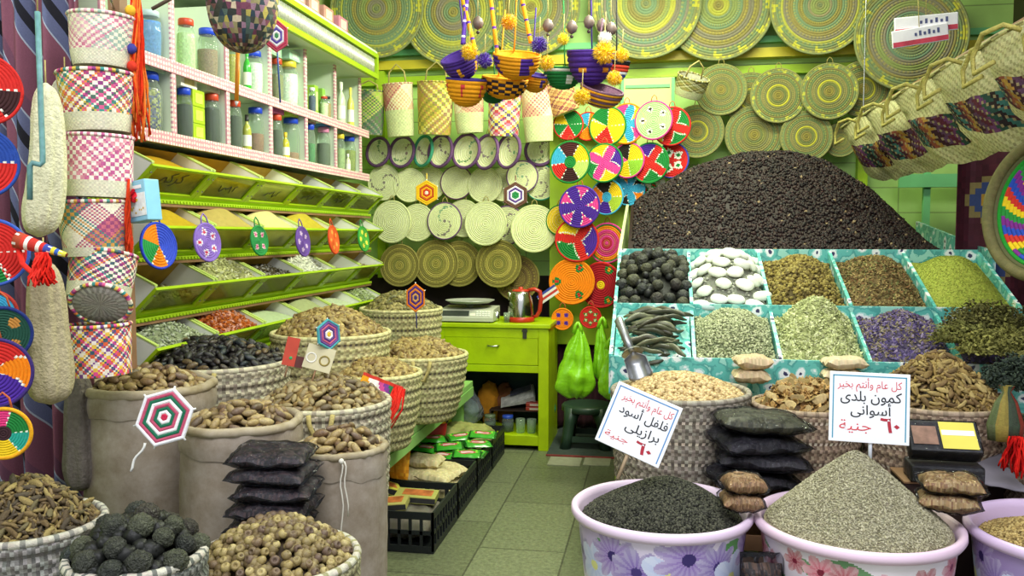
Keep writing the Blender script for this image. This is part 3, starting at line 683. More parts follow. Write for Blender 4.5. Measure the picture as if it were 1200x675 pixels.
for px, py, rx, ry, ly, fn, rim, lab in CT:
    y = 5.52-.028*ly; p = aY(px, py, y); d = dep(p); r = ry*d/1000; a = math.acos(min(1, rx/ry))*.8
    tray('coloured_tray', p, (-sin(a)*.6-.05, -1, .04), r, fn, lab, rings=10, rim=rim, group='coloured trays beside the cabinet', loop='b3572c')
# white straw trays and bowls
WT = []
for px, py, rx, ry, rim, mk in ((443, 178, 16, 17, '6a4a72', ['5a4a60', GR]), (471, 178, 17, 18, '6a4a72', ['7a4a60', '7a4a60', GR]), (496, 177, 14, 18, '3f9474', ['7a5068', GR]), (516, 177, 17, 19, '6a4a72', ['5e3e66']), (546, 177, 19, 20, '6a4a72', [GR, '6a4a72', '4f9a72']), (570, 178, 17, 20, '6a4a72', ['4f9a72', '6a4a72']), (596, 177, 17, 20, '6a4a72', ['4f9a72', '6a4a72']), (633, 176, 22, 18, '6a4a72', ['7a5068', GR, '7a5068'])):
    WT.append((px, py, rx, ry, rim, mk, 1))
ordn = ('first', 'second', 'third', 'fourth', 'fifth', 'sixth', 'seventh', 'eighth')
for i, (px, py, rx, ry, rim, mk, _) in enumerate(WT):
    y = 5.6-.034*(i if i < 7 else 0); p = aY(px, py, y); d = dep(p); a = math.acos(min(1, rx/(ry*1.06)))-atan(-p.x/p.y)+.2
    tray('straw_bowl', p, (-sin(a), -cos(a), .12), ry*d/1000*1.06, straw('dfe4ae', [mixc(m_, 'cfd0a8', .3) for m_ in mk], None, i, 2, 2), '%s bowl from the shelving in the leaning row of pale straw bowls, %s rimmed' % (ordn[i], 'green' if i == 2 else 'purple'), 'bowl', 9, .05, rim, 'row of pale straw bowls', 'b0a060', rimr=.011)
S2 = [(450, 214, 18, 21, None, ['5e4a58', '5e4a58'], 2, 'pale straw tray with dark dotted spiral'), (480, 217, 19, 20, None, None, 3, 'plain pale straw tray beside the dotted one'), (505, 215, 17, 19, None, None, 1, 'plain pale straw tray behind the yellow yarn hexagon'), (535, 214, 19, 20, '6a4a62', None, 3, 'plain pale straw tray with half purple rim'),
      (568, 217, 20, 21, None, None, 4, 'plain pale straw tray at the middle of its row'), (590, 216, 17, 20, None, None, 2, 'plain straw tray behind the purple and white hexagon'), (612, 207, 19, 19, '6a4a72', ['4f9a72', '6a4a72'], 5, 'pale tray with purple hub and purple rim'), (634, 214, 17, 21, '3f9474', ['6a5a60'], 3, 'pale tray with green rim and small dark mark'),
      (459, 260, 20, 25, None, None, 4, 'large plain pale tray first in the third row'), (489, 261, 17, 22, None, None, 3, 'plain pale tray second in the third row'), (521, 259, 18, 22, '6a4a72', ['5e4a60', '4f9a72'], 5, 'pale tray with purple rim and green purple marks, third row'), (543, 256, 17, 22, None, None, 3, 'plain pale tray behind the purple rimmed one in the third row'),
      (569, 262, 22, 26, None, None, 6, 'large glossy pale tray in the middle of the third row'), (594, 264, 16, 23, '6a4a72', ['6a4a72'], 2, 'purple bottomed pale tray nearly hidden in the third row'), (626, 268, 28, 28, None, None, 7, 'largest plain pale straw tray, nearest the coloured trays')]
for px, py, rx, ry, rim, mk, ly, lab in S2:
    y = 5.66-.02*ly; p = aY(px, py, y); d = dep(p); a = math.acos(min(1, rx/ry))*.5
    tray('straw_tray', p, (-sin(a)*.5, -1, .03), ry*d/1000, straw('dde2a8', mk and [mixc(m_, 'cfd0a8', .3) for m_ in mk], None, px, 3, 2), lab, rings=12, rim=rim or 'd0d69a', group='pale straw trays on the back wall', loop='b0a060')
ol = ['8c8440', '9a9048', '7c7a3c', '8c8440', 'a59a4e', '80783c', '968c48', '7d7438']
for px, py, rx, ry, ly, lab in ((468, 311, 25, 25, 4, 'olive straw tray with small star heart above the date baskets'), (511, 309, 23, 28, 3, 'olive straw tray with ring of yellow dashes'), (538, 309, 18, 27, 2, 'olive straw tray half hidden second from the star one'), (584, 309, 28, 24, 5, 'olive straw tray above the weighing scale'), (606, 326, 27, 23, 2, 'brown olive straw tray behind the steel kettle')):
    y = 5.66-.02*ly; p = aY(px, py, y); d = dep(p)
    tray('olive_tray', p, (-.1, -1, .05), max(rx, ry)*d/1000, rings_(ol if px != 606 else ['6d5a38', '7c6a3c']*3), lab, rings=13, rim='8d8444', group='olive trays above the cabinet', loop='8a7a40')
# big round mats along the top and beside
gm = ['8f8650', '7c8460', 'b4b250', '8a8270', '7c9270', '968a54', '748c72', '86806c', '8e985e', '7a8c6a']
MT = [(441, 10, 57, 57, 3, 'greatest round mat at the top above the lime edged shelf'), (531, 14, 58, 62, 2, 'large round mat left of the hanging bowls'), (622, 8, 56, 58, 1, 'large round mat behind the hanging bowls'), (757, 4, 66, 64, 3, 'large round mat with zigzag rim above the pale panel'), (842, 6, 58, 64, 2, 'large round mat above the small lidded basket'), (961, 6, 60, 57, 3, 'large round mat at the top beside the tilted one'), (1068, 42, 54, 64, 5, 'tilted large round mat behind the snack packets')]
for px, py, rx, ry, ly, lab in MT:
    y = 5.70-.03*ly; p = aY(px, py, y); d = dep(p)
    tray('round_mat', p, (0, -1, -.03), ry*d/1000, rings_([R.choice(gm[:2])]+R.sample(gm, 8)+['7c8c64', '86885a'], 'c2bc48'), lab, 'mat', 20, .0, '8a9060', 'large round mats along the top', 'b0a060', segs=110, back='8a8450', th=.01)
MS = [(845, 105, 30, 30, 4, 'mid sized olive mat beside the small lidded basket'), (880, 116, 26, 31, 2, 'olive mat between two ringed mats'), (912, 112, 29, 32, 5, 'ringed mat with yellow circle and scalloped rim, nearest the middle'), (972, 107, 33, 33, 6, 'ringed mat with yellow circle beneath the big top mat'), (1012, 104, 20, 33, 3, 'mat with yellow circle half behind the hanging bags'), (817, 154, 29, 31, 4, 'olive fringed mat above the dark heap'), (884, 158, 34, 28, 3, 'mat with radiating dashes sinking behind the dark heap'), (945, 160, 30, 28, 5, 'ringed mat low above the dark heap'), (985, 164, 16, 20, 3, 'small olive mat under the hanging bags tip')]
for px, py, rx, ry, ly, lab in MS:
    y = 5.70-.022*ly; p = aY(px, py, y); d = dep(p); r = max(rx, ry)*d/1000
    cs = ['82783e', '8a8048', '727a4a', 'c2ba40' if 'yellow' in lab or 'ringed' in lab else '807e4a', '7c7c52', '8e8652', '728254', '867c4a', '7e8c5c']
    tray('round_mat', p, (0, -1, .02), r, rings_(cs, 'c2c04e' if 'scallop' in lab or 'yellow' in lab else None), lab, 'mat', 14, 0, '8a8a54', 'smaller round mats on the back wall', 'a09050', segs=90, back='8a8450')
# ================================================================ baskets, sacks and their heaps
V_BRAID = vmat('plaited palm', .8, .18, 120, .5, 240, spec=.2)
def braid_body(r0, r1, h, cols, bands=9, segs=132, bulge=.04, band2=None):
    prof = []
    sub = 3
    for i in range(bands*sub+1):
        t = i/(bands*sub); rel = .004*(1 if i % sub else -1)
        prof.append((r0+(r1-r0)*t**.8+bulge*r1*sin(pi*t)+rel, h*t))
    V, Fc = latheg(prof, segs); cs = []
    for f in range(len(Fc)):
        i = f//segs; j = f % segs; b = i//sub; k = i % sub
        ph = (j+(k if b % 2 == 0 else -k)) % 3
        c = cols[0] if ph == 0 else cols[1] if ph == 1 else cols[2]
        if k == 0 and band2 and b % 2: c = band2 if j % 2 else cols[2]
        cs.append(jit(c, .12))
    return V, Fc, cs
def woven_basket(name, loc, r1, r0, h, label, cols, cat='basket', group=None, tilt=(0, 0), bands=9, handles=0, rimc=None, band2=None):
    M = TR(loc, 0, tilt[0], tilt[1]); t = thing(name, label, cat, group=group, M=M)
    V, Fc, cs = braid_body(r0, r1, h, cols, bands, band2=band2)
    b0 = len(V); V2, F2 = latheg([(r1-.002, h), (r1-.016, h), (r1-.03, h-.12), (r1*.6, h-.2)], 132); V += V2; Fc += [tuple(b0+k for k in f) for f in F2]; cs += [jit(cols[1], .1) for _ in F2]
    b0 = len(V); V2, F2 = latheg([(.001, .004), (r0, .001)], 132); V += V2; Fc += [tuple(b0+k for k in f) for f in F2]; cs += [L(cols[2])]*len(F2)
    ob('woven_body', V, Fc, V_BRAID, t, cs)
    V, Fc = torusg(r1-.006, .011, 96, 6, h); ob('rim', V, Fc, V_BRAID, t, [jit((rimc or cols[0]) if (k//6) % 3 else cols[1], .1) for k in range(len(Fc))])
    for k in range(handles):
        a = k*pi-1.25; hp = [((r1+.014)*cos(a+da), (r1+.014)*sin(a+da), h+dz) for da, dz in ((-.16, .0), (-.15, -.03), (-.06, -.085), (.05, -.09), (.13, -.04), (.16, .0))]
        ob('handle', *tubeg(hp, .008, 7), M_STRAW, t)
    return t
def sack_mat(n, c):
    if n in _mc: return _mc[n]
    m, nt, b, out = new_mat(n); tc = N(nt, 'TexCoord'); no = N(nt, 'TexNoise'); no.inputs['Scale'].default_value = 9; no.inputs['Detail'].default_value = 8; no.inputs['Roughness'].default_value = .7
    nt.links.new(tc.outputs['Object'], no.inputs['Vector']); cr = N(nt, 'ValToRGB'); cr.color_ramp.elements[0].color = (*mixc(c, '000000', .3), 1); cr.color_ramp.elements[1].color = (*mixc(c, 'ffffff', .18), 1)
    cr.color_ramp.elements[0].position = .3; cr.color_ramp.elements[1].position = .7; nt.links.new(no.outputs['Fac'], cr.inputs[0]); nt.links.new(cr.outputs[0], b.inputs['Base Color'])
    w1 = N(nt, 'TexWave'); w1.inputs['Scale'].default_value = 150; w1.bands_direction = 'Z'; w1.inputs['Distortion'].default_value = 1.5; nt.links.new(tc.outputs['Object'], w1.inputs['Vector'])
    w2 = N(nt, 'TexWave'); w2.inputs['Scale'].default_value = 150; w2.bands_direction = 'X'; w2.inputs['Distortion'].default_value = 1.5; nt.links.new(tc.outputs['Object'], w2.inputs['Vector'])
    ad = N(nt, 'Math', operation='ADD'); nt.links.new(w1.outputs['Fac'], ad.inputs[0]); nt.links.new(w2.outputs['Fac'], ad.inputs[1])
    bp = N(nt, 'Bump'); bp.inputs['Strength'].default_value = .3; bp.inputs['Distance'].default_value = .002; nt.links.new(ad.outputs[0], bp.inputs['Height']); nt.links.new(bp.outputs[0], b.inputs['Normal'])
    b.inputs['Roughness'].default_value = .9; b.inputs['Specular IOR Level'].default_value = .15; _mc[n] = m; return m
M_SACK = sack_mat('burlap', '93826a')
def sack(loc, r, h, label, bulge=1.12, seed=1, tie=None):
    t = thing('burlap_sack', label, 'sack', loc, 'burlap sacks of dates'); n = 64; prof = []
    k = 26
    for i in range(k+1):
        u = i/k; prof.append((r*(bulge*(.82+.18*sin(min(1, u*1.6)*pi/2)) if u < .75 else bulge-(bulge-1.06)*((u-.75)/.25)), h*u))
    def fn(q, i, a):
        p = (q[0], q[1], q[2]); w = noise3(p, 7, seed)*.5+noise3(p, 18, seed)*.18+.25*sin(q[2]*60+noise3(p, 6, seed+3)*5)*.5
        s = 1+.045*w*(1 if i < k-2 else .4)/(1); return (q[0]*s, q[1]*s, q[2])
    V, Fc = latheg([(.001, 0)]+prof+[(r*1.0, h-.002), (r*.96, h-.1), (r*.5, h-.13)], n, fn=fn); ob('sack_body', V, Fc, M_SACK, t)
    V, Fc = torusg(r*1.05, r*.085, n, 10, h-r*.02, .004)
    V = [(x, y, z+(.006*noise3((x, y, 0), 9, seed))-(0.03*r if False else 0)) for x, y, z in V]; ob('rolled_rim', V, Fc, sack_mat('burlap rim', 'a3926c'), t)
    # the folded collar below the rim
    V, Fc = latheg([(r*1.09, h-.01), (r*1.115, h-.03), (r*1.12, h-.055), (r*1.10, h-.075)], n, fn=lambda q, i, a: (q[0]*(1+.012*noise3(q, 20, seed)), q[1]*(1+.012*noise3(q, 20, seed)), q[2]-(.02*noise3((cos(a), sin(a), 0), 2.2, seed) if i == 3 else 0)))
    ob('folded_collar', V, Fc, M_SACK, t)
    return t
# pieces
def knob(v, k=.07, s=3, sd=1): return rough(v, k, s, sd)
T_D1 = ell(12, 9, 1, .44, .42, lambda v: tuple(c*(1+.12*noise3(v, 1.6, 2)) for c in (v[0], v[1], v[2])))
T_D2 = ell(12, 9, 1, .5, .45, lambda v: tuple(c*(1+.14*noise3(v, 1.8, 7)) for c in (v[0], v[1], v[2]+.08*v[0]**2)))
T_D3 = ell(12, 9, .9, .48, .46, lambda v: tuple(c*(1+.16*noise3(v, 2.1, 9)) for c in (v[0], v[1], v[2])))
DC = ['8a7348', '786040', '988356', '6e563c', 'a48f60', '7c6846', '5e4e3a', '907c54', 'a89668', '6e5a48']
M_DATE = rmat('dried dates', DC, .38, .3, 45, .4, 90)
M_DATE2 = rmat('pale dried dates', ['988860', '84724c', 'a8986c', '74624a', '908058', 'a0906a', '7e6e4c', '665840'], .45, .28, 45, .4, 90)
M_BDATE = rmat('black dates', ['2c2a28', '343230', '24201e', '4a4238', '3a3a36', '2a3032', '6a5a40', '302c28'], .32, .3, 40, .4, 90)
V_FR = vmat('heaped fruit', .5, .22, 60, .3, 120)
dm = lambda n, m, s=1: [tm(n, T, m, s) for T in (T_D1, T_D2, T_D3)]
# ---- three burlap sacks in front
SK = [(176, 450, 2.74, 66, 'burlap sack of dates behind the yarn star, beneath the hanging loofah', 'in the burlap sack behind the red green and white yarn star', 3),
      (283, 492, 2.55, 63, 'middle burlap sack of dates right behind the bagged black fruit', 'in the burlap sack behind the clear bag pile', 5),
      (399, 522, 2.48, 49, 'smaller roped burlap sack of dates beside the walkway crates', 'in the roped burlap sack next to the crates', 8)]
dms = dm('date', M_DATE)
for px, py, d, rp, lab, where, sd in SK:
    p = P(px, py, d); r = rp*d/1000; sack((p.x, p.y, 0), r, p.z, lab, 1.1, sd)
    hp = Heap((p.x, p.y, p.z-.035), r*.97, .075, 2.0, noise=.012, ns=14)
    heap_stuff('date_heap', 'deeper layer of dried dates %s' % where, hp, T_DATE, .021, int(220*(r/.17)**2), DC, V_FR, '3c2c1c', .5, .012, cat='dates')
    sz = .0235
    drops('dried_date', dms, hp, hp.poisson(.0265, .93), 'brown dried date %s' % where, 'date', 'dates %s' % where, sz, .16, .28, .55)
# rope on the third sack
p = P(399, 522, 2.48); r = .1215*1.1
t = thing('tie_string', 'pale string knotted on the roped burlap sack hanging down its front', 'string', (0, 0, 0))
q = P(401, 540, 2.34); pts = [q+Vector((0, -.006, -.004*k*k*.35-.012*k)) + Vector((.004*sin(k*1.3), 0, 0)) for k in range(10)]
ob('hanging_strand', *tubeg(pts, .0022, 6), mat('pale string', 'd6d2c4', .8, .1), t)
ob('hanging_strand', *tubeg([v+Vector((.008+.001*i, .001, 0)) for i, v in enumerate(pts[:8])], .002, 6), mat('pale string', 'd6d2c4', .8, .1), t)
ob('knot', *[list(map(lambda v: tuple(Vector(v)*.008+pts[0]), T_ROUND[0])), [tuple(map(int, f)) for f in T_ROUND[1]]], mat('pale string', 'd6d2c4', .8, .1), t)
# ---- plaited baskets of dates stepping back along the platform
GB = ['c6bfa2', 'a49b86', '857c6a']; GB2 = ['cfc892', 'b6ae7e', '988f64']
BK_ = [('black', 253, 424, 3.2, 84, 'b', GB, 'plaited basket of black dates behind the sacks', 'in the plaited basket behind the sacks', .4, 0),
       ('front', 381, 470, 2.98, 76, 'p', GB, 'plaited basket of pale dates with the two small signs stuck in it', 'in the basket holding the small signs', .3, 0),
       ('aisle', 441, 437, 3.55, 53, 'm', GB2, 'plaited basket of dates with red fringed band by the walkway', '', .3, .42),
       ('mid', 491, 415, 4.1, 57, 'm', GB2, 'plaited basket of dates in front of the lime cabinet', '', .34, .42),
       ('wallside', 388, 390, 3.72, 69, 'm', GB2, 'plaited basket of dates under the lowest bins', '', .4, .42),
       ('far', 470, 362, 4.65, 48, 'm', GB2, 'farthest plaited basket of dates beneath the star tray', '', .42, .42)]
bdm = dm('black_date', M_BDATE); pdm = dm('pale_date', M_DATE2)
for nm, px, py, d, rp, kind, cols, lab, where, hh, zb in BK_:
    p = P(px, py, d); r = rp*d/1000; 
    zb = zb or 0; h = p.z-zb
    woven_basket('plaited_basket', (p.x, p.y, zb), r, r*(.7 if zb else .74), h, lab, cols, 'basket', 'plaited baskets of dates', bands=max(8, int(h/.032)), handles=2 if nm in ('black', 'front', 'mid') else 0, band2='5c5448')
    hp = Heap((p.x, p.y, p.z-.012), r-.02, {'black': .09, 'front': .085, 'aisle': .07, 'mid': .085, 'wallside': .12, 'far': .1}[nm], 2.0, noise=.012, ns=10)
    if kind == 'b':
        heap_stuff('black_date_heap', 'deeper layer of black dates '+where, hp, T_DATE, .019, 420, ['2c2a28', '3a3632', '24201e'], V_FR, '1a1614', .5, .012, cat='dates')
        drops('black_date', bdm, hp, hp.poisson(.028, .95), 'black dried date '+where, 'date', 'black dates '+where, .0225, .16, .3, .5)
    elif kind == 'p':
        heap_stuff('date_heap', 'deeper layer of pale dates '+where, hp, T_DATE, .019, 420, ['a08c58', '8c7446', '7a6038'], V_FR, '4a3a24', .5, .012, cat='dates')
        drops('pale_date', pdm, hp, hp.poisson(.026, .95), 'pale dried date '+where, 'date', 'pale dates '+where, .0215, .16, .3, .5)
    else:
        cc = ['9a8450', '86703e', 'a8945a', '6e5632', '8f7c52'] if nm != 'far' else ['8a8050', '77703e', '9a8e5a', '5e5632', '6c6a48']
        s = heap_stuff('date_heap', {'aisle': 'small brown dates heaped in the basket with the fringed band', 'mid': 'brown dates heaped in the basket before the lime cabinet', 'wallside': 'brown dates heaped in the basket under the lowest bins', 'far': 'olive brown dates heaped in the farthest basket'}[nm], hp, T_D1, .021, int(900*(r/.22)**2), cc, V_FR, '4a3a22', .35, .004, cat='dates')
# platform of the baskets
pl = thing('bench', 'pale green painted bench board carrying the plaited baskets', 'bench', (0, 0, 0))
MB().box(-2.2, -1.09, 3.36, 5.0, .385, .42, bev=.004).build('bench_top', mat('green bench paint', '8fc06a', .5, .12, 8, .1, 30), pl)
MB().box(-1.12, -1.086, 3.36, 5.0, .33, .384).build('apron', mat('green bench paint', '8fc06a'), pl)
for x, y in ((-2.1, 3.42), (-1.16, 3.42), (-2.1, 4.9), (-1.16, 4.9)): MB().box(x-.03, x+.03, y-.03, y+.03, 0, .385).build('leg', mat('green bench paint', '8fc06a'), pl)
# ---- front row at the picture's foot: loose roots, dried limes, small round dates
def open_basket(px, py, d, rp, label, cols, h=None, tilt=(0, 0), name='plaited_basket', bands=6):
    p = P(px, py, d); r = rp*d/1000; return p, r, woven_basket(name, (p.x, p.y, 0), r, r*.72, p.z, label, cols, 'basket', 'plaited baskets at the shop front', bands=max(8, int(p.z/.034)), rimc='bdb8a8', band2='5e5a52')
p, r, _ = open_basket(33, 612, 2.2, 84, 'grey plaited basket of dried roots standing before the striped cloth', ['a3a19a', '84827b', '66645e'])
hp = Heap((p.x, p.y, p.z-.02), r-.018, .135, 1.6, noise=.014, ns=12)
T_ROOT = ell(8, 8, 1, .3, .28, lambda v: (v[0], v[1]*(1+.5*noise3(v, 2.5, 4))+.22*v[0]**2, v[2]*(1+.4*noise3(v, 3, 6))))
T_ROOT2 = ell(8, 8, 1, .34, .3, lambda v: (v[0], v[1]*(1+.6*noise3(v, 3.1, 14))-.15*v[0]**2, v[2]*(1+.5*noise3(v, 2.6, 16))))
M_RT = rmat('dried roots', ['7a6640', '6a5636', '8c7a4a', '574832', '9a8852', '6e6444', '4e4434'], .75, .3, 60, .5, 150)
heap_stuff('root_heap', 'deeper layer of dried roots in the grey plaited basket', hp, T_ROOT, .017, 900, ['7a6640', '5a4a30', '8c7a4a', '4a3e2c'], V_FR, '2e2618', .5, .008, cat='roots')
drops('dried_root', [tm('dried_root', T, M_RT) for T in (T_ROOT, T_ROOT2)], hp, hp.poisson(.019, .97, 9000, 290), 'small brown dried root in the grey plaited basket at the shop front', 'root', 'dried roots in the grey basket', .019, .25, .4, .35)
p, r, _ = open_basket(160, 650, 1.84, 78, 'plaited basket of black dried limes between roots and small round dates', ['84867e', '696b65', '4e504b'])
hp = Heap((p.x, p.y, p.z-.012), r-.022, .085, 2.6, noise=.01, ns=6)
def lime(nm, sd, m): return me_new(nm, *[(lambda T: ([tuple(v) for v in T[0]], [tuple(map(int, f)) for f in T[1]]))(ell(28, 20, 1, 1, .93, lambda v: tuple(c*(1+.08*noise3(v, 1.9, sd)+.12*noise3(v, 4.2, sd+2)+.09*noise3(v, 8.5, sd+5)) for c in v)))][0], m)
T_LUMP = ell(14, 10, 1, 1, .95, lambda v: tuple(c*(1+.13*noise3(v, 1.9, 3)+.16*noise3(v, 4.2, 5)) for c in v))
M_LM = rmat('black dried limes', ['34362d', '2a2d27', '3e4132', '36322a', '484b3a', '2c3230'], .45, .5, 30, 1, 55, bdist=.01)
heap_stuff('lime_heap', 'hidden lower layer of black dried limes in the front basket', hp, T_LUMP, .019, 90, ['1c1d19', '161714'], V_FR, '101010', .5, .035, cat='limes')
lms = [lime('dried_lime', s, M_LM) for s in (1, 4, 9)]
drops('dried_lime', lms, hp, hp.poisson(.047, .96, 6000, 70), 'black dried lime heaped in the front basket beside the dried roots', 'lime', 'black dried limes in the front basket', .0245, .12, .3, .55)
p, r, _ = open_basket(324, 652, 2.1, 96, 'pale plaited basket of small round dates at the shop front', ['b4b08a', '97936f', '78745a'])
hp = Heap((p.x, p.y, p.z-.012), r-.02, .10, 1.9, noise=.008, ns=8)
def drum(sd):
    V, Fc = latheg([(.0005, .3), (.26, .34), (.45, .78), (.72, .66), (.92, .25), (.95, -.2), (.72, -.62), (.3, -.75), (.0005, -.72)], 14, fn=lambda q, i, a: tuple(c*(1+.1*noise3(q, 1.8, sd)) for c in q)); return V, Fc
M_DR = rmat('round dates', ['958353', '7f6e48', 'a5945f', '6c5a40', '8c7c50', 'b0a06c', '766248', '655242'], .4, .28, 50, .35, 90)
heap_stuff('round_date_heap', 'lower layer of small round dates in the pale front basket', hp, T_ROUND, .011, 500, ['7c6c46', '665638', '8a7a52'], V_FR, '3e3020', .5, .016, cat='dates')
drops('round_date', [me_new('round_date', *drum(s), M_DR) for s in (2, 5, 7)], hp, hp.poisson(.0212, .96, 9000, 298), 'small open ended round date in the pale front basket', 'date', 'small round dates in the pale front basket', .0121, .14, .55, .55)
# plastic liner edge of the lime basket
# ================================================================ the stepped display on the other side
def flower_cloth():
    m, nt, b, out = new_mat('turquoise flower cloth'); tc = N(nt, 'TexCoord'); vo = N(nt, 'TexVoronoi'); vo.inputs['Scale'].default_value = 15; vo.inputs['Randomness'].default_value = .7
    no = N(nt, 'TexNoise'); no.inputs['Scale'].default_value = 40; nt.links.new(tc.outputs['Object'], vo.inputs['Vector']); nt.links.new(tc.outputs['Object'], no.inputs['Vector'])
    ad = N(nt, 'Math', operation='MULTIPLY_ADD'); ad.inputs[1].default_value = .5; nt.links.new(no.outputs['Fac'], ad.inputs[0]); nt.links.new(vo.outputs['Distance'], ad.inputs[2])
    cr = N(nt, 'ValToRGB'); e = cr.color_ramp.elements; cr.color_ramp.interpolation = 'CONSTANT'; e[0].color = (*L('33335c'), 1); e[0].position = 0; e[1].position = .37; e[1].color = (*L('e8f0ee'), 1)
    for pz, c in ((.55, 'a4d8d0'), (.62, '5fb8ae'), (.8, '4a9e98'), (.9, '94d0c2')): x = e.new(pz); x.color = (*L(c), 1)
    nt.links.new(ad.outputs[0], cr.inputs[0]); nt.links.new(cr.outputs[0], b.inputs['Base Color']); b.inputs['Roughness'].default_value = .35; return m
M_FC = flower_cloth()
XE = [-.18+.33*k for k in range(6)]; YF, YM, YB = 3.42, 3.77, 4.27; ZF, ZM, ZB = .80, .985, 1.2
st = thing('display_stand', 'stepped stand lined with turquoise flowered cloth holding loose spices', 'stand', (0, 0, 0))
MB().box(XE[0], XE[-1], YF+.012, YM, ZF-.16, ZF-.14).build('shelf_board', M_YEL, st)
MB().box(XE[0], XE[-1], YM+.012, YB, ZM-.14, ZM-.12).build('shelf_board', M_YEL, st)
f1 = MB().box(XE[0], XE[-1], YF, YF+.012, ZF-.2, ZF+.015, bev=.002).build('front_cloth', M_FC, st)
MB().box(XE[0], XE[-1], YM, YM+.012, ZF-.1, ZM+.015, bev=.002).build('riser_cloth', M_FC, st)
MB().box(XE[0], XE[-1], YB, YB+.012, ZM-.1, ZB+.03, bev=.002).build('riser_cloth', M_FC, st)
for k in range(6):
    x = XE[k]
    def slab(y0, y1, z0, z1, base, xx=x): # divider whose top follows the slope
        p = [(y0, base), (y1, base), (y1, z1), (y0, z0)]; V = [(xx-.007, y, z) for y, z in p]+[(xx+.007, y, z) for y, z in p]
        return V, [(0, 1, 2, 3), (7, 6, 5, 4), (0, 4, 5, 1), (1, 5, 6, 2), (2, 6, 7, 3), (3, 7, 4, 0)]
    ob('divider', *slab(YF+.013, YM-.001, ZF+.02, ZM-.01, ZF-.14), M_FC, st, smooth=False)
    ob('divider', *slab(YM+.013, YB-.001, ZM+.02, ZB+.02, ZM-.12), M_FC, st, smooth=False)
MB().box(XE[0]+.02, XE[0]+.09, YF+.02, YF+.09, 0, ZF-.161).build('leg', M_LIME, st)
MB().box(XE[-1]-.09, XE[-1]-.02, YF+.02, YF+.09, 0, ZF-.161).build('leg', M_LIME, st)
for x in (XE[0]+.02, XE[-1]-.09): MB().box(x, x+.07, YB-.09, YB-.02, 0, ZM-.141).build('leg', M_LIME, st)
MB().box(XE[0]+.091, XE[-1]-.091, YF+.03, YF+.06, .10, .2).build('crossbar', M_YEL, st)
def slope(hp, z1, y0, y1, z0):
    f = hp.z
    hp.z = lambda x, y, f=f: f(x, y)+z0+(z1-z0)*((y-(y0-hp.c.y))/(y1-y0)); return hp
def tray_heap(k, row, h, p=2.0, noise=.012, ns=10, ext=.154, peak=(0, 0), dz=0, cone=0):
    y0, y1, z0, z1 = (YF+.018, YM-.006, ZF-.012, ZM-.035) if row == 0 else (YM+.018, YB-.006, ZM-.012, ZB-.03)
    hp = Heap(((XE[k]+XE[k+1])/2, (y0+y1)/2, dz), 0, h, p, (ext, (y1-y0)/2), noise, ns, peak, cone); return slope(hp, z1, y0, y1, z0)
# dried black limes
hp = tray_heap(0, 1, .11, 2); heap_stuff('lime_heap', 'hidden lower layer of dark dried limes in the flowered stand', hp, T_LUMP, .021, 100, ['1c1d19', '20211c'], V_FR, '191a14', .5, .02, cat='limes')
M_LM2 = rmat('dusty dried limes', ['34352b', '2c2d26', '3c3c2e', '302c26', '42422f', '2a2c28'], .6, .35, 25, .8, 45, bdist=.006)
drops('dried_lime', [lime('dried_lime', s, M_LM2) for s in (2, 6, 11)], hp, hp.poisson(.054, .88), 'dark dried lime in the flowered stand beside the white stones', 'lime', 'dark dried limes in the flowered stand', .0275, .12, .3, .5)
# white stones
hp = tray_heap(1, 1, .11, 2); M_ST = rmat('white stones', ['e9ecdc', 'e2e8d4', 'f0f0e2', 'dde4d2'], .5, .06, 20, .08, 30)
T_ST = ell(16, 10, 1, .62, .42, lambda v: tuple(c*(1+.1*noise3(v, 1.5, 4)) for c in v)); T_ST2 = ell(16, 10, .92, .7, .4, lambda v: tuple(c*(1+.12*noise3(v, 1.6, 9)) for c in v))
stm = [tm('white_stone', T, M_ST) for T in (T_ST, T_ST2)]
pts = []; rowy = np.linspace(-.21, .2, 8)
for j, yy in enumerate(rowy):
    for i in range(4): pts.append((-.118+.0775*i+(.02 if j % 2 else -.012)+R.uniform(-.006, .006), yy+R.uniform(-.006, .006)))
Pn, Nn = hp.lift([(max(-.15, min(.15, x)), y) for x, y in pts])
hp.base('stone_bed', mat('grey stone dust', '9a9c8a', .9), 'c0c4b0')
o = bpy.data.objects['stone_bed']; bpy.data.objects.remove(o)
bed = heap_stuff('stone_chips', 'white stone chips under the smooth white stones', hp, T_CURL, .009, 260, ['8e9082', 'a2a494'], V_GR, '77796c', .5, .004, cat='stones')
for p, n in zip(Pn, Nn):
    o = bpy.data.objects.new('white_stone', R.choice(stm)); COL.objects.link(o); s = .041*(1+R.uniform(-.1, .12)); nv = (Vector(n)+Vector((0, -.25, 0))).normalized()
    q = Vector((0, 0, 1)).rotation_difference(nv).to_matrix().to_4x4()
    o.matrix_world = Matrix.Translation(Vector(p)+Vector(n)*.016) @ q @ Matrix.Rotation(R.uniform(-.35, .35), 4, 'Z') @ Matrix.Scale(s, 4)
    tag(o, 'smooth white oval stone stacked in the flowered stand', 'stone', 'white stones in the flowered stand')
t = bpy.data.objects.new('blue_stone', tm('blue_stone', T_ST, mat('pale blue stone', 'a8c0be', .5, .08))); COL.objects.link(t)
x, y, z = hp.lift([(-.09, -.232)])[0][0]; t.matrix_world = TR((x, y-.004, z+.012), .1, .3) @ Matrix.Scale(.045, 4); tag(t, 'pale blue stone at the foot of the white stones', 'stone')
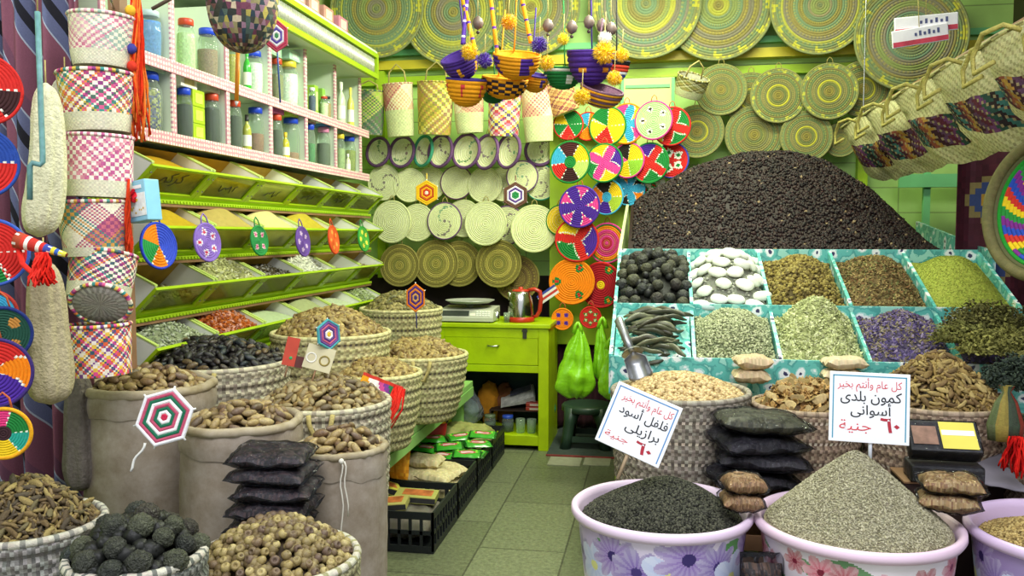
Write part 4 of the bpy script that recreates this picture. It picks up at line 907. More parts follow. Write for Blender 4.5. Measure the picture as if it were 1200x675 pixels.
# loose herbs and seeds
heap_stuff('dried_herb', 'coarse brown dried herb next to the white stones', tray_heap(2, 1, .10, 2, .014, 14), T_CURL, .011, 1500, ['7c6c30', '6a5a2a', '8c7c3c', '584a22', '94864a'], V_GR, '4a3e1c', cat='herb')
heap_stuff('mixed_seed', 'reddish brown mixed seeds in the flowered stand', tray_heap(3, 1, .11, 1.9, .008, 14), T_FLAKE, .009, 2400, ['7a6a3c', '887448', '6e7040', '5e5030', 'a08c58', '7c5c38'], V_GR, '5c4a28', cat='seeds')
heap_stuff('henna_powder', 'pale green ground leaf heaped at the end of the flowered stand', tray_heap(4, 1, .12, 1.7, .004, 14), T_FLAKE, .004, 3000, ['98a23e', 'a3ad48', '8c9638'], V_GR, '97a03e', .3, .002, cat='ground leaf')
heap_stuff('green_seed', 'grey green seeds below the white stones', tray_heap(1, 0, .10, 2, .008, 14), T_SEED, .0085, 3200, ['9aa07a', '848a64', 'b0b48c', '737a58', 'bcc09a'], V_GR, '6a7052', cat='seeds')
heap_stuff('pale_leaf', 'pale green dried leaves in the highest heap of the flowered stand', tray_heap(2, 0, .15, 1.5, .01, 14, peak=(0, .06)), T_FLAKE, .0125, 2300, ['c2c890', 'b0b67c', 'd2d6a6', '98a068', 'a8ae78'], V_GR, '868c5a', cat='dried leaf')
heap_stuff('lavender_bud', 'purple lavender buds between pale leaves and herb bunches', tray_heap(3, 0, .11, 1.7, .01, 14), T_FLAKE, .0105, 2000, ['6a5c86', '57497a', '8a8066', '7a6c58', '4a4062', '8a7c98'], V_GR, '4a4254', cat='lavender')
hp = tray_heap(4, 0, .1, 1.7, .01, 14); heap_stuff('lavender_bud', 'purple lavender buds beneath the dried herb bunches', hp, T_FLAKE, .0105, 900, ['6a5c86', '57497a', '8a8066', '7a6c58'], V_GR, '4a4254', cat='lavender')
# carob pods
hp = tray_heap(0, 0, .04, 2, .006)
hp.base('cloth_bed', M_FC, '888888').name = 'bed_lining'
o = bpy.data.objects['bed_lining']; o.parent = st
M_POD = rmat('dark pods', ['4a4c38', '3c3e30', '565842', '42402e', '62644a'], .4, .3, 30, .3, 60)
def pod(sd):
    rr = random.Random(sd); b = rr.uniform(.18, .42); pts = [(-1+2*i/12, b*(1-(-1+2*i/12)**2)+.05*sin(i*1.1+sd), .06*sin(i*.7+sd)) for i in range(13)]
    rd = [.05+.085*min(1, 5*min(i/12, 1-i/12)) for i in range(13)]; V, Fc = tubeg(pts, rd, 8); return [(x, y, z*.62) for x, y, z in V], Fc
pm = [me_new('carob_pod', *pod(s), M_POD) for s in range(5)]
for i in range(38):
    lay = i//10; x = R.uniform(-.055, .055)+(lay-1.5)*.008; y = -.145+.23*((i*7) % 9)/8.6+R.uniform(-.01, .01); z = hp.z(x, y)+.004+lay*.009
    o = bpy.data.objects.new('carob_pod', R.choice(pm)); COL.objects.link(o)
    o.matrix_world = TR((hp.c.x+x, hp.c.y+y, z), R.uniform(-.6, .6)+R.choice((0, pi)), R.choice((-.7, .9, 1.1)), R.uniform(-.12, .12)) @ Matrix.Scale(.098*R.uniform(.85, 1.05), 4)
    tag(o, 'long dark dried pod in the flowered stand corner near the scoop', 'pod', 'dark dried pods in the flowered stand')
# hibiscus mountain
hb = Heap((.665, 4.86, 1.13), 0, .62, 1.5, (.815, .545), .02, 6)
hb.z0 = hb.z
def hz(x, y):
    u = x/.86; v = (y+.545)/1.0   # rises from the cloth to a ridge
    ridge = max(0, 1-abs(u+.05)**2.0*(.62 if u < 0 else 1.02)); s = min(1, max(0, v)/.62); e = s*s*(3-2*s)*.35+s*.65
    return 1.175+(.585*ridge)*e-max(0, v-.75)*.15+.012*noise3((x, y, 0), 7, 3)
hb.z = hz
heap_stuff('hibiscus_flower', 'great dark heap of dried hibiscus flowers behind the flowered trays', hb, T_CURL, .0115, 15000, ['2c1c1a', '221616', '1a1212', '34221f', '171212', '2a1e1a', '302622']*12+['8a7656'], vmat('hibiscus', .6, .2, 60, .3, 120), '20100f', .7, .004, cat='hibiscus', nbase=60)
heap_stuff('hibiscus_stalk', 'pale bits scattered over the dark hibiscus heap', hb, T_CURL, .007, 160, ['a08058', '7c4a3a', '8c6a4a'], V_GR, '20100f', .7, .03, cat='stalk') if False else None
tub = thing('heap_bin', 'cloth lined wooden bin holding the great hibiscus heap', 'bin', (0, 0, 0))
def sidewall(x, z0, z1): return [(x-.008, YB+.02, 1.0), (x+.008, YB+.02, 1.0), (x+.008, 5.5, 1.0), (x-.008, 5.5, 1.0), (x-.008, YB+.02, z0), (x+.008, YB+.02, z0), (x+.008, 5.5, z1), (x-.008, 5.5, z1)], [(0, 3, 2, 1), (4, 5, 6, 7), (0, 1, 5, 4), (2, 3, 7, 6), (1, 2, 6, 5), (3, 0, 4, 7)]
M_SHEET = mat('pale lining sheet', 'c5cf9a', .5, .12, 10, .2, 20)
ob('lining_sheet', *sidewall(-.188, 1.2, 1.5), M_SHEET, tub, smooth=False)
ob('side_cloth', *sidewall(1.545, 1.22, 1.38), M_FC, tub, smooth=False)
MB().box(-.19, 1.55, YB+.02, 5.5, .98, 1.0).build('bottom_board', M_YEL, tub)
MB().box(-.18, 1.537, YB+.021, YB+.03, 1.001, 1.165).build('front_board', M_FC, tub)
for x in (-.17, 1.48):
    for y in (YB+.5, 5.42): MB().box(x, x+.05, y, y+.05, 0, .979).build('leg', M_DARK, tub)
# dried herb bunches on the end
def bunch(loc, r, label, cols, n=900, rz=0):
    t = thing('herb_bunch', label, 'herb bunch', loc); 
    pts = []; nn = []
    for _ in range(int(n*2.4)):
        v = Vector((R.gauss(0, 1), R.gauss(0, 1), R.gauss(0, 1))).normalized(); q = r*(.55+.45*R.random()); b = 1+.35*noise3(v, 2.2, r*50); pts.append((v.x*q*b*1.2, v.y*q*b, abs(v.z)*q*b*.8+.01)); nn.append(tuple(v))
    scatter('foliage', pts, nn, T_FLAKE, .0085, cols, V_GR, .8, t)
    for k in range(9):
        a = R.uniform(-.5, .5); e = Vector((cos(rz+a), sin(rz+a), R.uniform(-.1, .25)))
        ob('stem', *tubeg([tuple(e*(-.2*r)), tuple(e*r*.6+Vector((0, 0, .02))), tuple(e*r*R.uniform(1.1, 1.5))], [.003, .0025, .0015], 5), mat('herb stalk', '9a9248', .8, .2, 30), t)
    return t
for px, py, d, r, lab, cols, n in ((1160, 375, 3.3, .14, 'bushy dried herb bunch lying over the pale green ground leaf', ['5c5a2e', '6e6a38', '4a4826', '7c7844'], 1500), (1130, 392, 3.2, .09, 'small olive dried herb bunch beside the lavender', ['6a6a34', '5a5a2c', '7c7a40'], 800), (1172, 402, 3.05, .11, 'lighter dried herb bunch lying lowest beside the roots', ['7c7a40', '8c8848', '66642f'], 1000), (1200, 440, 2.85, .12, 'blackish green herb bunch over the end basket', ['2e3a2e', '3a463a', '26302a'], 1300)):
    p = P(px, py, d); bunch((p.x, p.y, p.z-r*.4), r, lab, cols, n, 2.5)
# ================================================================ baskets in front of the stand
BR = ['a8947e', '8b7866', '6e5c4e']
def fbasket(px, py, d, rp, lab, cols, heap):
    p = P(px, py, d); r = rp*d/1000; woven_basket('plaited_basket', (p.x, p.y, 0), r, r*.68, p.z, lab, cols, 'basket', 'plaited baskets before the flowered stand', bands=max(8, int(p.z/.034)), handles=0, band2='d2c6b0'); return p, r
p, r = fbasket(797, 458, 3.04, 80, 'plaited basket of chickpeas behind the tilted price sign', ['a09889', '847c6f', '686056'], 0)
hp = Heap((p.x, p.y, p.z-.012), r-.02, .075, 1.8, noise=.006, ns=8)
heap_stuff('chickpea', 'tan chickpeas heaped in the plaited basket behind the tilted price sign', hp, ell(7, 5, 1, .8, .8), .0088, 2600, ['c2a878', 'b09466', 'd0b888', '9c8054', 'c8b082'], V_FR, '8a7048', .5, .004, cat='chickpeas')
p, r = fbasket(944, 474, 3.02, 62, 'plaited basket of dried peel slices between the black bags and the upright sign', BR, 0)
hp = Heap((p.x, p.y, p.z-.012), r-.02, .10, 1.7, noise=.012, ns=10)
T_PEEL = ell(10, 6, 1, .6, .1, lambda v: (v[0], v[1]*(1+.3*noise3(v, 2, 3)), v[2]+.45*v[0]**2-.2+.15*v[1]))
M_PEEL = rmat('dried peel', ['a48c5c', '8e7648', 'b39c6c', '7c663e', '9c8456', '867040'], .7, .25, 40, .3, 80)
heap_stuff('peel_heap', 'lower layer of dried peel slices in their basket', hp, T_FLAKE, .018, 500, ['b8955a', '8c6838', 'a07c46'], V_FR, '5a4226', .6, .01, cat='peel')
drops('dried_peel', [tm('dried_peel', T_PEEL, M_PEEL)], hp, hp.poisson(.03, .97), 'curled tan slice of dried peel in the plaited basket', 'peel', 'dried peel slices', .023, .3, .5, .35)
p, r = fbasket(1096, 470, 2.93, 80, 'wide plaited basket of gnarled roots behind the packs with yellow label', BR, 0)
hp = Heap((p.x, p.y, p.z-.012), r-.02, .17, 1.5, noise=.014, ns=10)
M_RT2 = rmat('gnarled roots', ['8c7440', '7a6236', '9a8450', '66502e', 'a8935c', '745c38'], .75, .3, 60, .5, 150)
heap_stuff('root_heap', 'lower layer of gnarled roots in the wide basket', hp, T_ROOT, .02, 900, ['8c7440', '66502e', '9a8450'], V_FR, '3e3018', .5, .008, cat='roots')
drops('gnarled_root', [tm('gnarled_root', T, M_RT2) for T in (T_ROOT, T_ROOT2)], hp, hp.poisson(.0215, .97, 9000, 298), 'gnarled brown root in the wide basket behind the upright sign', 'root', 'gnarled roots in the wide basket', .021, .25, .4, .35)
p, r = fbasket(1240, 500, 2.7, 60, 'plaited basket at the far end beside the red tasselled bag', BR, 0)
hp = Heap((p.x, p.y, p.z-.012), r-.02, .06, 1.5, noise=.014, ns=10)
heap_stuff('dark_leaf', 'dark green dried leaves in the end basket', hp, T_FLAKE, .016, 500, ['38442f', '2c3a2c', '46523a'], V_GR, '232c20', .7, .004, cat='dried leaf')
# ---- plastic tubs
def flower_fn(fl, bg, leaf):
    """fl: (u, v, radius, petals, petal colour, heart colour), drawn on the unrolled wall"""
    def f(u, v):
        c = np.stack([np.full_like(u, k) for k in L('ece6ee')], 1); t = (.5+.5*np.sin(u*9+v*14))[:, None]; a0, b0_ = bg; c = np.array(L(a0))*(1-t)+np.array(L(b0_))*t
        for (a, b, s, n, c1, c2) in fl:
            dx = u-a; dy = v-b; q = np.sqrt(dx*dx+dy*dy)/s; th = np.arctan2(dy, dx)
            if n == 0: c[np.abs(dy+.2*dx) < .35*s*(1-np.minimum(1, np.abs(dx)/s)**1.5)] = leaf; continue
            k = .62+.38*np.abs(np.cos(n*th/2)); t = np.clip(.3*q+.12*((n*th/pi*2).astype(int) % 2), 0, 1)[:, None]; pc = np.array(L(c1))*(1-t)+t
            m = q < k; c[m] = pc[m]; c[q < .2] = L(c2)
        return c
    return f
def tub_(px, py, d, rp, label, fn, rimcol, zt=None, x=None):
    p = P(px, py, d) if x is None else Vector(x); r = rp*d/1000; h = p.z; t = thing('plastic_tub', label, 'tub', (p.x, p.y, 0), 'printed plastic tubs'); n = 720; rows = 110
    prof = [(r*.72+(r*.95-r*.72)*(i/rows)**.8, .004+(h-.03)*i/rows) for i in range(rows+1)]; V, Fc = latheg(prof, n); cs = []
    ii = np.repeat(np.arange(rows), n); jj = np.tile(np.arange(n), rows); cs = [tuple(k) for k in fn((2*pi*(jj+.5)/n)*r*.9, h*(ii+.5)/rows)]
    b0 = len(V); V2, F2 = latheg([(r*.72, .004), (.001, .004)], n); V += V2; Fc += [tuple(b0+k for k in q) for q in F2]; cs += [L('d8cfe0')]*len(F2)
    ob('tub_wall', V, Fc, vmat('printed plastic', .28, .03, 20, 0, spec=.5), t, cs)
    pr = [(r*.945, h-.034), (r*1.0, h-.03), (r*1.025, h-.018), (r*1.02, h-.004), (r*.99, h+.002), (r*.95, h-.003), (r*.93, h-.02), (r*.9, h-.08)]
    ob('rim', *latheg(pr, 120), mat('tub rim '+rimcol, rimcol, .3, .04, 10), t)
    return p, r, h
fr_ = random.Random(3)
fl = []
for i in range(24): fl.append((.075*i+fr_.uniform(-.02, .02), (.37, .43, .40)[i % 3]+fr_.uniform(-.015, .015), fr_.uniform(.07, .1), fr_.choice((7, 8, 9)) if i % 3 else 5, ('b8c4ea', '8460b4', '7452ac')[i % 3], ('e0e090', '3a2c6a', '453478')[i % 3]))
for i in range(20): fl.insert(0, (.09*i, fr_.uniform(.34, .47), .07, 0, 'x', 'x'))
T1 = tub_(775, 591, 2.55, 103, 'lavender flowered plastic tub of black pepper under the tilted price sign', flower_fn(fl, ('e6dcec', 'c8b8dc'), L('5c9a58')), 'e9d3ea')
fl2 = []
for i in range(24): fl2.append((.073*i+fr_.uniform(-.02, .02), fr_.uniform(.40, .46), fr_.uniform(.034, .055), fr_.choice((5, 6)), fr_.choice(('b83450', 'c8506a', 'a82c44', 'd890a4')), '7a2038'))
for i in range(18): fl2.insert(0, (.1*i, fr_.uniform(.38, .48), .06, 0, 'x', 'x'))
T2 = tub_(1003, 607, 2.42, 114, 'red flowered white plastic tub with the pointed cumin heap', flower_fn(fl2, ('ece4ea', 'd8ccd8'), L('6a9468')), 'ecd0e4')
T3 = tub_(0, 0, 2.42, 112, 'lavender plastic tub of coriander partly cut off at the picture edge', flower_fn([(a+.04, b, s, n, c, h) for a, b, s, n, c, h in fl], ('b8a4cc', 'a08cc0'), L('5c8a5c')), 'dcc4e6', x=(1.135, 2.50, .50))
p, r, h = T1; hp = Heap((p.x, p.y, h-.035), r*.905, .105, 1.5, noise=.004, ns=10, peak=(.03, .05))
heap_stuff('peppercorn', 'black peppercorns in the lavender flowered tub', hp, T_ROUND, .0038, 9000, ['34352a', '26271f', '44443a', '1e1e1a', '4e4e40'], V_GR, '26271f', .5, .002, cat='peppercorns')
p, r, h = T2; hp = Heap((p.x, p.y, h-.03), r*.91, .215, 1.2, noise=.003, ns=10, peak=(0, .03), cone=.65)
heap_stuff('cumin', 'pointed heap of grey brown cumin in the red flowered tub', hp, T_SEED, .0042, 16000, ['a5a086', '928d74', 'b5b096', '7e795f', 'a09b7c'], V_GR, '908b72', .5, .002, cat='cumin')
p, r, h = T3; hp = Heap((p.x, p.y, h-.05), r*.905, .07, 1.5, noise=.004, ns=10)
heap_stuff('coriander_seed', 'tan coriander seeds in the end lavender tub', hp, T_ROUND, .0042, 6000, ['a8905a', '8f7848', 'b8a26c', '7a653c'], V_GR, '8a7446', .5, .002, cat='seeds')
x, y, z = hp.lift([(-.07, .02)])[0][0]; t = thing('plastic_scoop', 'small white plastic scoop lying on the coriander', 'scoop', (x, y, z+.006))
ob('bowl', *latheg([(.001, 0), (.02, .004), (.028, .014), (.03, .02), (.028, .02), (.02, .008), (.001, .004)], 20), mat('white plastic', 'e6e6ea', .3, .03), t)
MB().box(.026, .07, -.006, .006, .014, .018, bev=.001).build('handle', mat('white plastic', 'e6e6ea'), t)
# ---- price signs
M_CARD = mat('white card', 'eef0f4', .35, .03, 8); M_BLUE = mat('blue border ink', '4a86c0', .6, .05); M_REDI = mat('faded red ink', 'd2474e', .6, .1); M_REDD = mat('dark red ink', 'b0283a', .6, .1)
def price_sign(px, py, d, wpx, hpx, rot, lines, label, stick, yaw=0, tilt=.0, stc='b9a284', bcol=None):
    p = P(px, py, d); w = wpx*d/1000; h = hpx*d/1000
    M = facing(p, (sin(-yaw), -cos(yaw), tilt), rot); t = thing('price_sign', label, 'sign', M=M, group=None)
    MB().box(-w/2, w/2, -h/2, h/2, -.004, 0, bev=.0018).build('card', M_CARD, t)
    bw = .0032; i = .009; f = MB(); x0, x1, y0, y1 = -w/2+i, w/2-i, -h/2+i, h/2-i
    f.box(x0, x0+bw, y0, y1, .0002, .0007); f.box(x1-bw, x1, y0, y1, .0002, .0007); f.box(x0, x1, y1-bw, y1, .0002, .0007)
    f.build('border', bcol or M_BLUE, t)
    for txt, fx, fy, fw, size, m, bold in lines: lettering('lettering', shape(txt) if not txt.isdigit() and '٦' not in txt else txt, size*h, m, t, (fx*w, fy*h, .0004), fw*w, .0004, bold)
    a, b = stick; ob('stick', *tubeg([(a[0]*w, a[1]*h, -.009), (b[0]*w, b[1]*h, -.012)], .0055, 8), mat('stick '+stc, stc, .5, .15, 40), t)
    return t
price_sign(748, 497, 2.5, 81, 75, radians(-20.5), [('كل عام وأنتم بخير', .03, .27, .78, .15, M_REDI, .0), ('فلفل أسود', .04, .06, .74, .19, M_INK, .0002), ('برازيلى', .1, -.15, .52, .19, M_INK, .0002), ('جنية', -.22, -.36, .36, .13, M_REDI, 0), ('٦٠', .2, -.41, .26, .24, M_REDD, .0015)], 'tilted white price sign in Arabic stuck in the black pepper', ((.02, -.2), (.02, -.92)), .12, .18)
price_sign(1018.5, 478, 2.46, 88, 82, radians(-.6), [('كل عام وأنتم بخير', 0, .28, .8, .15, M_REDI, .0), ('كمون بلدى', .02, .09, .76, .2, M_INK, .0002), ('أسوانى', .02, -.1, .5, .19, M_INK, .0002), ('جنية', -.17, -.33, .4, .2, M_REDI, 0), ('٦٠', .26, -.33, .24, .28, M_REDD, .0015)], 'upright white price sign in Arabic stuck in the cumin heap', ((.03, -.35), (.03, -.85)), .1, .12, 'c9cdd6', mat('teal border ink', '3f93b0', .6, .05))
# ---- plastic bags on the display
FILM = clear('plastic film', 'f6f6f8', .2, .1, .1, '34363e', crinkle=1); FILM2 = clear('cloudy film', 'e6ecec', .12, .25, .2, 'e8eef0', crinkle=.6)
def packet(name, M, w, l, th, col, label, cat='packet', group=None, film=True, grain=None, seed=0):
    """pillow shaped bag: filling plus film with sealed ends"""
    t = thing(name, label, cat, group=group, M=M); n, k = (34, 28) if film else (20, 16); V = []; Fc = []
    def pil(s, w, l, th, zz):
        V = []; Fc = []
        for i in range(n+1):
            for j in range(k+1):
                u = -1+2*i/n; v = -1+2*j/k; e = max(0, (1-u**4))**.5*max(0, (1-v**4))**.5; V.append((w/2*u*(1-.05*(1-abs(v))), l/2*v, s*th/2*e*(1+.35*noise3((u, v, s), 2.2, seed)+.22*abs(noise3((u+s, v, s), 4.5, seed+2))-.12*abs(noise3((u, v+s, s), 8.5, seed+4)))+zz+(.012*noise3((u, v, 0), 3, seed+1)*(1-e))))
        for i in range(n):
            for j in range(k): a = i*(k+1)+j; f = (a, a+1, a+k+2, a+k+1); Fc.append(f if s < 0 else f[::-1])
        return V, Fc
    m = MB(); m.add(*pil(1, w*.9, l*.86, th*.9, th/2)); m.add(*pil(-1, w*.9, l*.86, th*.9, th/2))
    cs = col if isinstance(col, (list, tuple)) else [col]
    ob('filling', m.V, m.F, V_FR if film else vmat('packed powder', .7, .08, 40, .15, 60), t, [jit(R.choice(cs), .12) for _ in m.F], smooth=True)
    if film:
        m = MB(); m.add(*pil(1, w, l, th, th/2)); m.add(*pil(-1, w, l, th, th/2)); ob('plastic_film', m.V, m.F, FILM, t)
    return t
bx = thing('wooden_crate', 'dark wooden crate under the pile of black bags', 'crate', (.3, 2.86, 0))
MB().box(-.1, .1, -.06, .06, .46, .48).build('lid', M_WOOD, bx)
for x in (-.085, .085):
    for y in (-.05, .05): MB().box(x-.012, x+.012, y-.01, y+.01, 0, .4599).build('post', M_WOOD, bx)
for z in (.04, .16, .28, .40):
    for y in (-.068, .0605): MB().box(-.1, .1, y, y+.007, z, z+.05).build('slat', M_WOOD, bx)
bc = (.315, 2.85)
for i in range(4):
    packet('plastic_bag', TR((bc[0]+(-.012, .02, .0, .012)[i], bc[1]-.01*i, .482+.062*i), .25+(.1, -.22, .15, -.05)[i], .06*(-1)**i+.05, .05), .30, .23, .062, ['2c2a2e', '3a363c', '201e24'] if i < 3 else ['4c4c3a', '3c3c30', '5a5a46'], ['lowest clear bag of black fruit in the pile between the tubs', 'second clear bag of black fruit in the pile between the tubs', 'third clear bag of black fruit in the pile between the tubs', 'topmost clear bag of dark olive leaves on the pile between the tubs'][i], 'bag', 'clear bags piled between the tubs', seed=i)
def twobags(px, py, d, w, l, th, cols, what, rz, nm='nut_bag', film=None, tilt=0):
    p = P(px, py, d)
    for i in range(2): packet(nm, TR((p.x+.006*i-.01, p.y, p.z+th*.98*i-th), rz+.12*i, tilt), w, l, th, cols, ('lower ' if i == 0 else 'upper ')+what, 'bag', what.replace('bag', 'bags'), nm == 'nut_bag', seed=10+i+px)
packet('plastic_bag', TR((.288, 2.40, .22), .1, 1.5), .12, .42, .09, ['3a302e', '5a4438', '2a2426'], 'tall clear bag of dark fruit wedged between two tubs', 'bag', None, True, seed=33)
twobags(873, 576, 2.44, .125, .11, .05, ['a8825a', '8c6a48', 'b8966a'], 'small bag of brown nuts perched between two tub rims', .1)
twobags(1116, 576, 2.36, .17, .13, .05, ['a88a5a', '8f6a48', 'bca070'], 'small bag of tan nuts perched by the end tub', -.25)
twobags(883, 432, 3.25, .15, .13, .055, ['c8b490', 'bca884'], 'cream powder bag leaning on the flowered cloth near the chickpeas', .05, 'powder_bag')
twobags(990, 432, 3.24, .17, .13, .05, ['d2c2a0', 'c6b492'], 'cream powder bag leaning on the flowered cloth behind the upright sign', .0, 'powder_bag')
# flat packs with a yellow label
p = P(1104, 535, 2.62)
sp = thing('pack_stand', 'low dark box under the labelled packs', 'box', (p.x, p.y+.02, 0)); MB().box(-.12, .1, -.07, .09, 0, p.z-.075, bev=.004).build('box_body', M_DARK, sp); MB().box(-.122, .102, -.072, .092, p.z-.0745, p.z-.069).build('lid', M_WOOD, sp)
for i in range(2):
    M = TR((p.x-.004*i, p.y-.012+.02*i, p.z-.066+.1*i), -.06+.03*i, .0 if i == 0 else .75); t = thing('flat_pack', ['dark flat pack lying under the yellow labelled one', 'dark flat pack with a yellow label propped beside the upright sign'][i], 'pack', M=M, group=None)
    MB().box(-.1, .1, -.055, .055, 0, .05, bev=.006).build('pack_body', mat('dark packed leaf', '3a3a3c', .5, .3, 60, .3, 60), t)
    MB().box(-.103, .103, -.058, .058, -.003, .053, bev=.008).build('plastic_film', FILM, t)
    if i:
        lb = MB().box(-.01, .09, -.048, .048, .0535, .0545).build('yellow_label', mat('yellow label', 'd8cc5c', .4, .05), t)
        MB().box(-.006, .086, .0, .018, .0546, .055).build('label_band', mat('pale label band', 'e4ecec', .4, .05), lb)
        MB().box(-.09, -.02, -.035, .03, .0535, .0545).build('brown_print', mat('brown print', '8a6a5c', .5, .3, 50), t)
# grey sheet, red tassel bag
p = P(1158, 545, 2.75); sh_ = thing('plastic_sheet', 'grey plastic sheet folded beside the labelled packs', 'sheet', (p.x, p.y, 0)); V = []; Fc = []
for i in range(11):
    for j in range(9): u = i/10; v = j/8; V.append((-.13+.24*u, -.12+.14*v, p.z-.01+.07*v-.05*u*(1-v)+.008*noise3((u, v, 0), 4)))
for i in range(10):
    for j in range(8): a = i*9+j; Fc.append((a, a+9, a+10, a+1))
o = ob('sheet_fold', V, Fc, mat('grey sheet', '8a8690', .35, .1, 12), sh_); md = o.modifiers.new('s', 'SOLIDIFY'); md.thickness = .004
MB().box(-.1, .1, -.02, .0, 0, p.z-.03).build('backing', M_DARK, sh_)
# ================================================================ hanging things
V_PLAIT = vmat('coloured plait', .65, .14, 120, .4, 260, spec=.25)
PC = ['e8e0c8', 'e2d8c0', 'd25a8a', '8a3a78', 'd8803a', '3a8a82', 'ece6d2', 'b8486a', 'c8b04a', '4a6a5c']
def plaitcol(i, j, pal, seed=0, s=1):
    a = (i+j)//2; b = (i-j)//2; k = a if ((i//s)+(j//s)) % 2 else b+500
    return pal[hash((k*7919+seed*31) % 1009) % len(pal)]
def plait_basket(name, M, r1, r0, h, label, pal, base=None, group=None, cat='basket', segs=56, rows=26, lean=None, handle=None, flat=1.0, fringe=None, seed=0, basec='d8d4b8', rim=True):
    t = thing(name, label, cat, group=group, M=M); prof = [(r0+(r1-r0)*(i/rows)**.7, h*i/rows) for i in range(rows+1)]
    V, Fc = latheg(prof, segs, fn=lambda q, i, a: (q[0], q[1]*flat, q[2])); cs = []
    V = [(x*(1+.03*noise3((x, y, z), 14, seed)), y*(1+.03*noise3((x, y, z), 14, seed)), z) for x, y, z in V]
    for f in range(len(Fc)):
        i = f//segs; j = f % segs
        if base and i/rows < base: c = basec if (j+i) % 2 else mixc(basec, '000000', .15)
        else: c = plaitcol(i, j, pal, seed)
        cs.append(jit(c, .08))
    b0 = len(V); V2, F2 = latheg([(r1-.001, h), (r1-.006, h-.002), (r1*.92, h*.5), (r0*.9, .006), (.001, .006)], segs, fn=lambda q, i, a: (q[0], q[1]*flat, q[2])); V += V2; Fc += [tuple(b0+k for k in f) for f in F2]; cs += [jit('a8a48c', .1) for _ in F2]
    b0 = len(V); V2, F2 = latheg([(.001, .0), (r0, .0)], segs, fn=lambda q, i, a: (q[0], q[1]*flat, q[2])); V += V2; Fc += [tuple(b0+k for k in f) for f in F2]; cs += [jit(basec, .1) for _ in F2]
    ob('woven_body', V, Fc, V_PLAIT, t, cs)
    if rim:
        V, Fc = torusg(r1-.002, .006, 64, 6, h); V = [(x, y*flat, z) for x, y, z in V]; ob('rim', V, Fc, V_PLAIT, t, [jit(pal[(k//6) % len(pal)], .1) for k in range(len(Fc))])
    if handle:
        ob('hanging_handle', *tubeg([(-r1*.6, 0, h-.01), (-r1*.5, 0, h+handle*.6), (0, 0, h+handle), (r1*.5, 0, h+handle*.6), (r1*.6, 0, h-.01)], .005, 7), M_STRAW, t)
    return t
# column of plaited baskets on the near post
CB = [(120, 18, 80, 37, 31, 0, 0, .28, 'topmost plaited basket of the hanging column, pale banded foot'), (116, 84, 156, 42, 35, .04, 0, .3, 'second plaited basket of the hanging column, confetti coloured'), (117, 156, 231, 37, 36, -.03, 0, .24, 'third plaited basket of the hanging column, pink and white diagonal plait'),
      (112, 233, 300, 38, 33, .02, 0, .15, 'fourth plaited basket of the hanging column, rainbow chevron plait'), (115, 293, 350, 37, 34, .0, -.22, .28, 'fifth plaited basket of the hanging column, tilted with slanting rim'), (118, 376, 438, 36, 34, .0, 0, 0, 'lowest plaited basket of the hanging column, open with its lid raised')]
pals = [['ead9c8', 'd0a0a8', 'e8e2c8', 'c87890', 'd8d0b4', '9ab0a0'], PC, ['efe6da', 'b85a8a', 'ece2d8', 'c8708c', 'e6dccc', 'd890a0'], ['e8e0c8', 'c8944a', '9a4a72', 'e2dac2', '4a827a', 'c86a7a'], PC+['3a4a6a', '8a3a4a'], ['e6dcc8', 'd8603a', '3a5a6a', 'd84a8a', 'e8c04a', 'ece4d4', '7a4a8a']]
for i, (px, yt, yb, w1, w0, rz, tl, base, lab) in enumerate(CB):
    d = 2.5-.006*i; p = P(px, yb, d); h = (yb-yt)*d/1000*.93; plait_basket('hanging_basket', TR(p, rz, tl, .03*(-1)**i), w1*d/1000, w0*d/1000, h, lab, pals[i], base, 'column of plaited baskets', seed=i, handle=.03 if i in (1,) else None, segs=92, rows=30 if i != 5 else 26)
p = P(118, 356, 2.42); t = thing('oval_cover', 'raised oval grey lid of the lowest plaited basket in the column', 'lid', M=facing(p, (.25, -.85, -.5)))
V, Fc = latheg([(.001, .006), (.05, .008), (.074, .004), (.08, 0), (.074, -.006), (.001, -.004)], 48, fn=lambda q, i, a: (q[0], q[1]*.82, q[2])); ob('lid_disc', V, Fc, V_BRAID, t, [jit('98958a' if (f//48+f % 48) % 2 else '7c796e', .12) for f in range(len(Fc))])
V, Fc = torusg(.081, .007, 60, 6); V = [(x, y*.82, z) for x, y, z in V]; ob('lid_hanging_rim', V, Fc, V_PLAIT, t, [jit(PC[(k//6) % len(PC)], .1) for k in range(len(Fc))])
a = P(112, -40, 2.53); b = P(112, 470, 2.62); t = thing('hanging_post', 'upright post the plaited basket column hangs from', 'post', (a.x-.02, a.y+.13, 0))
MB().box(-.02, .02, -.02, .02, 0, 2.6).build('post_shaft', M_WOOD, t)
for z_ in (1.1, 1.4, 1.7, 2.0): MB().tube([(0, -.02, z_), (.02, -.06, z_+.01), (.02, -.07, z_+.03)], .004).build('hook', M_STEEL, t)
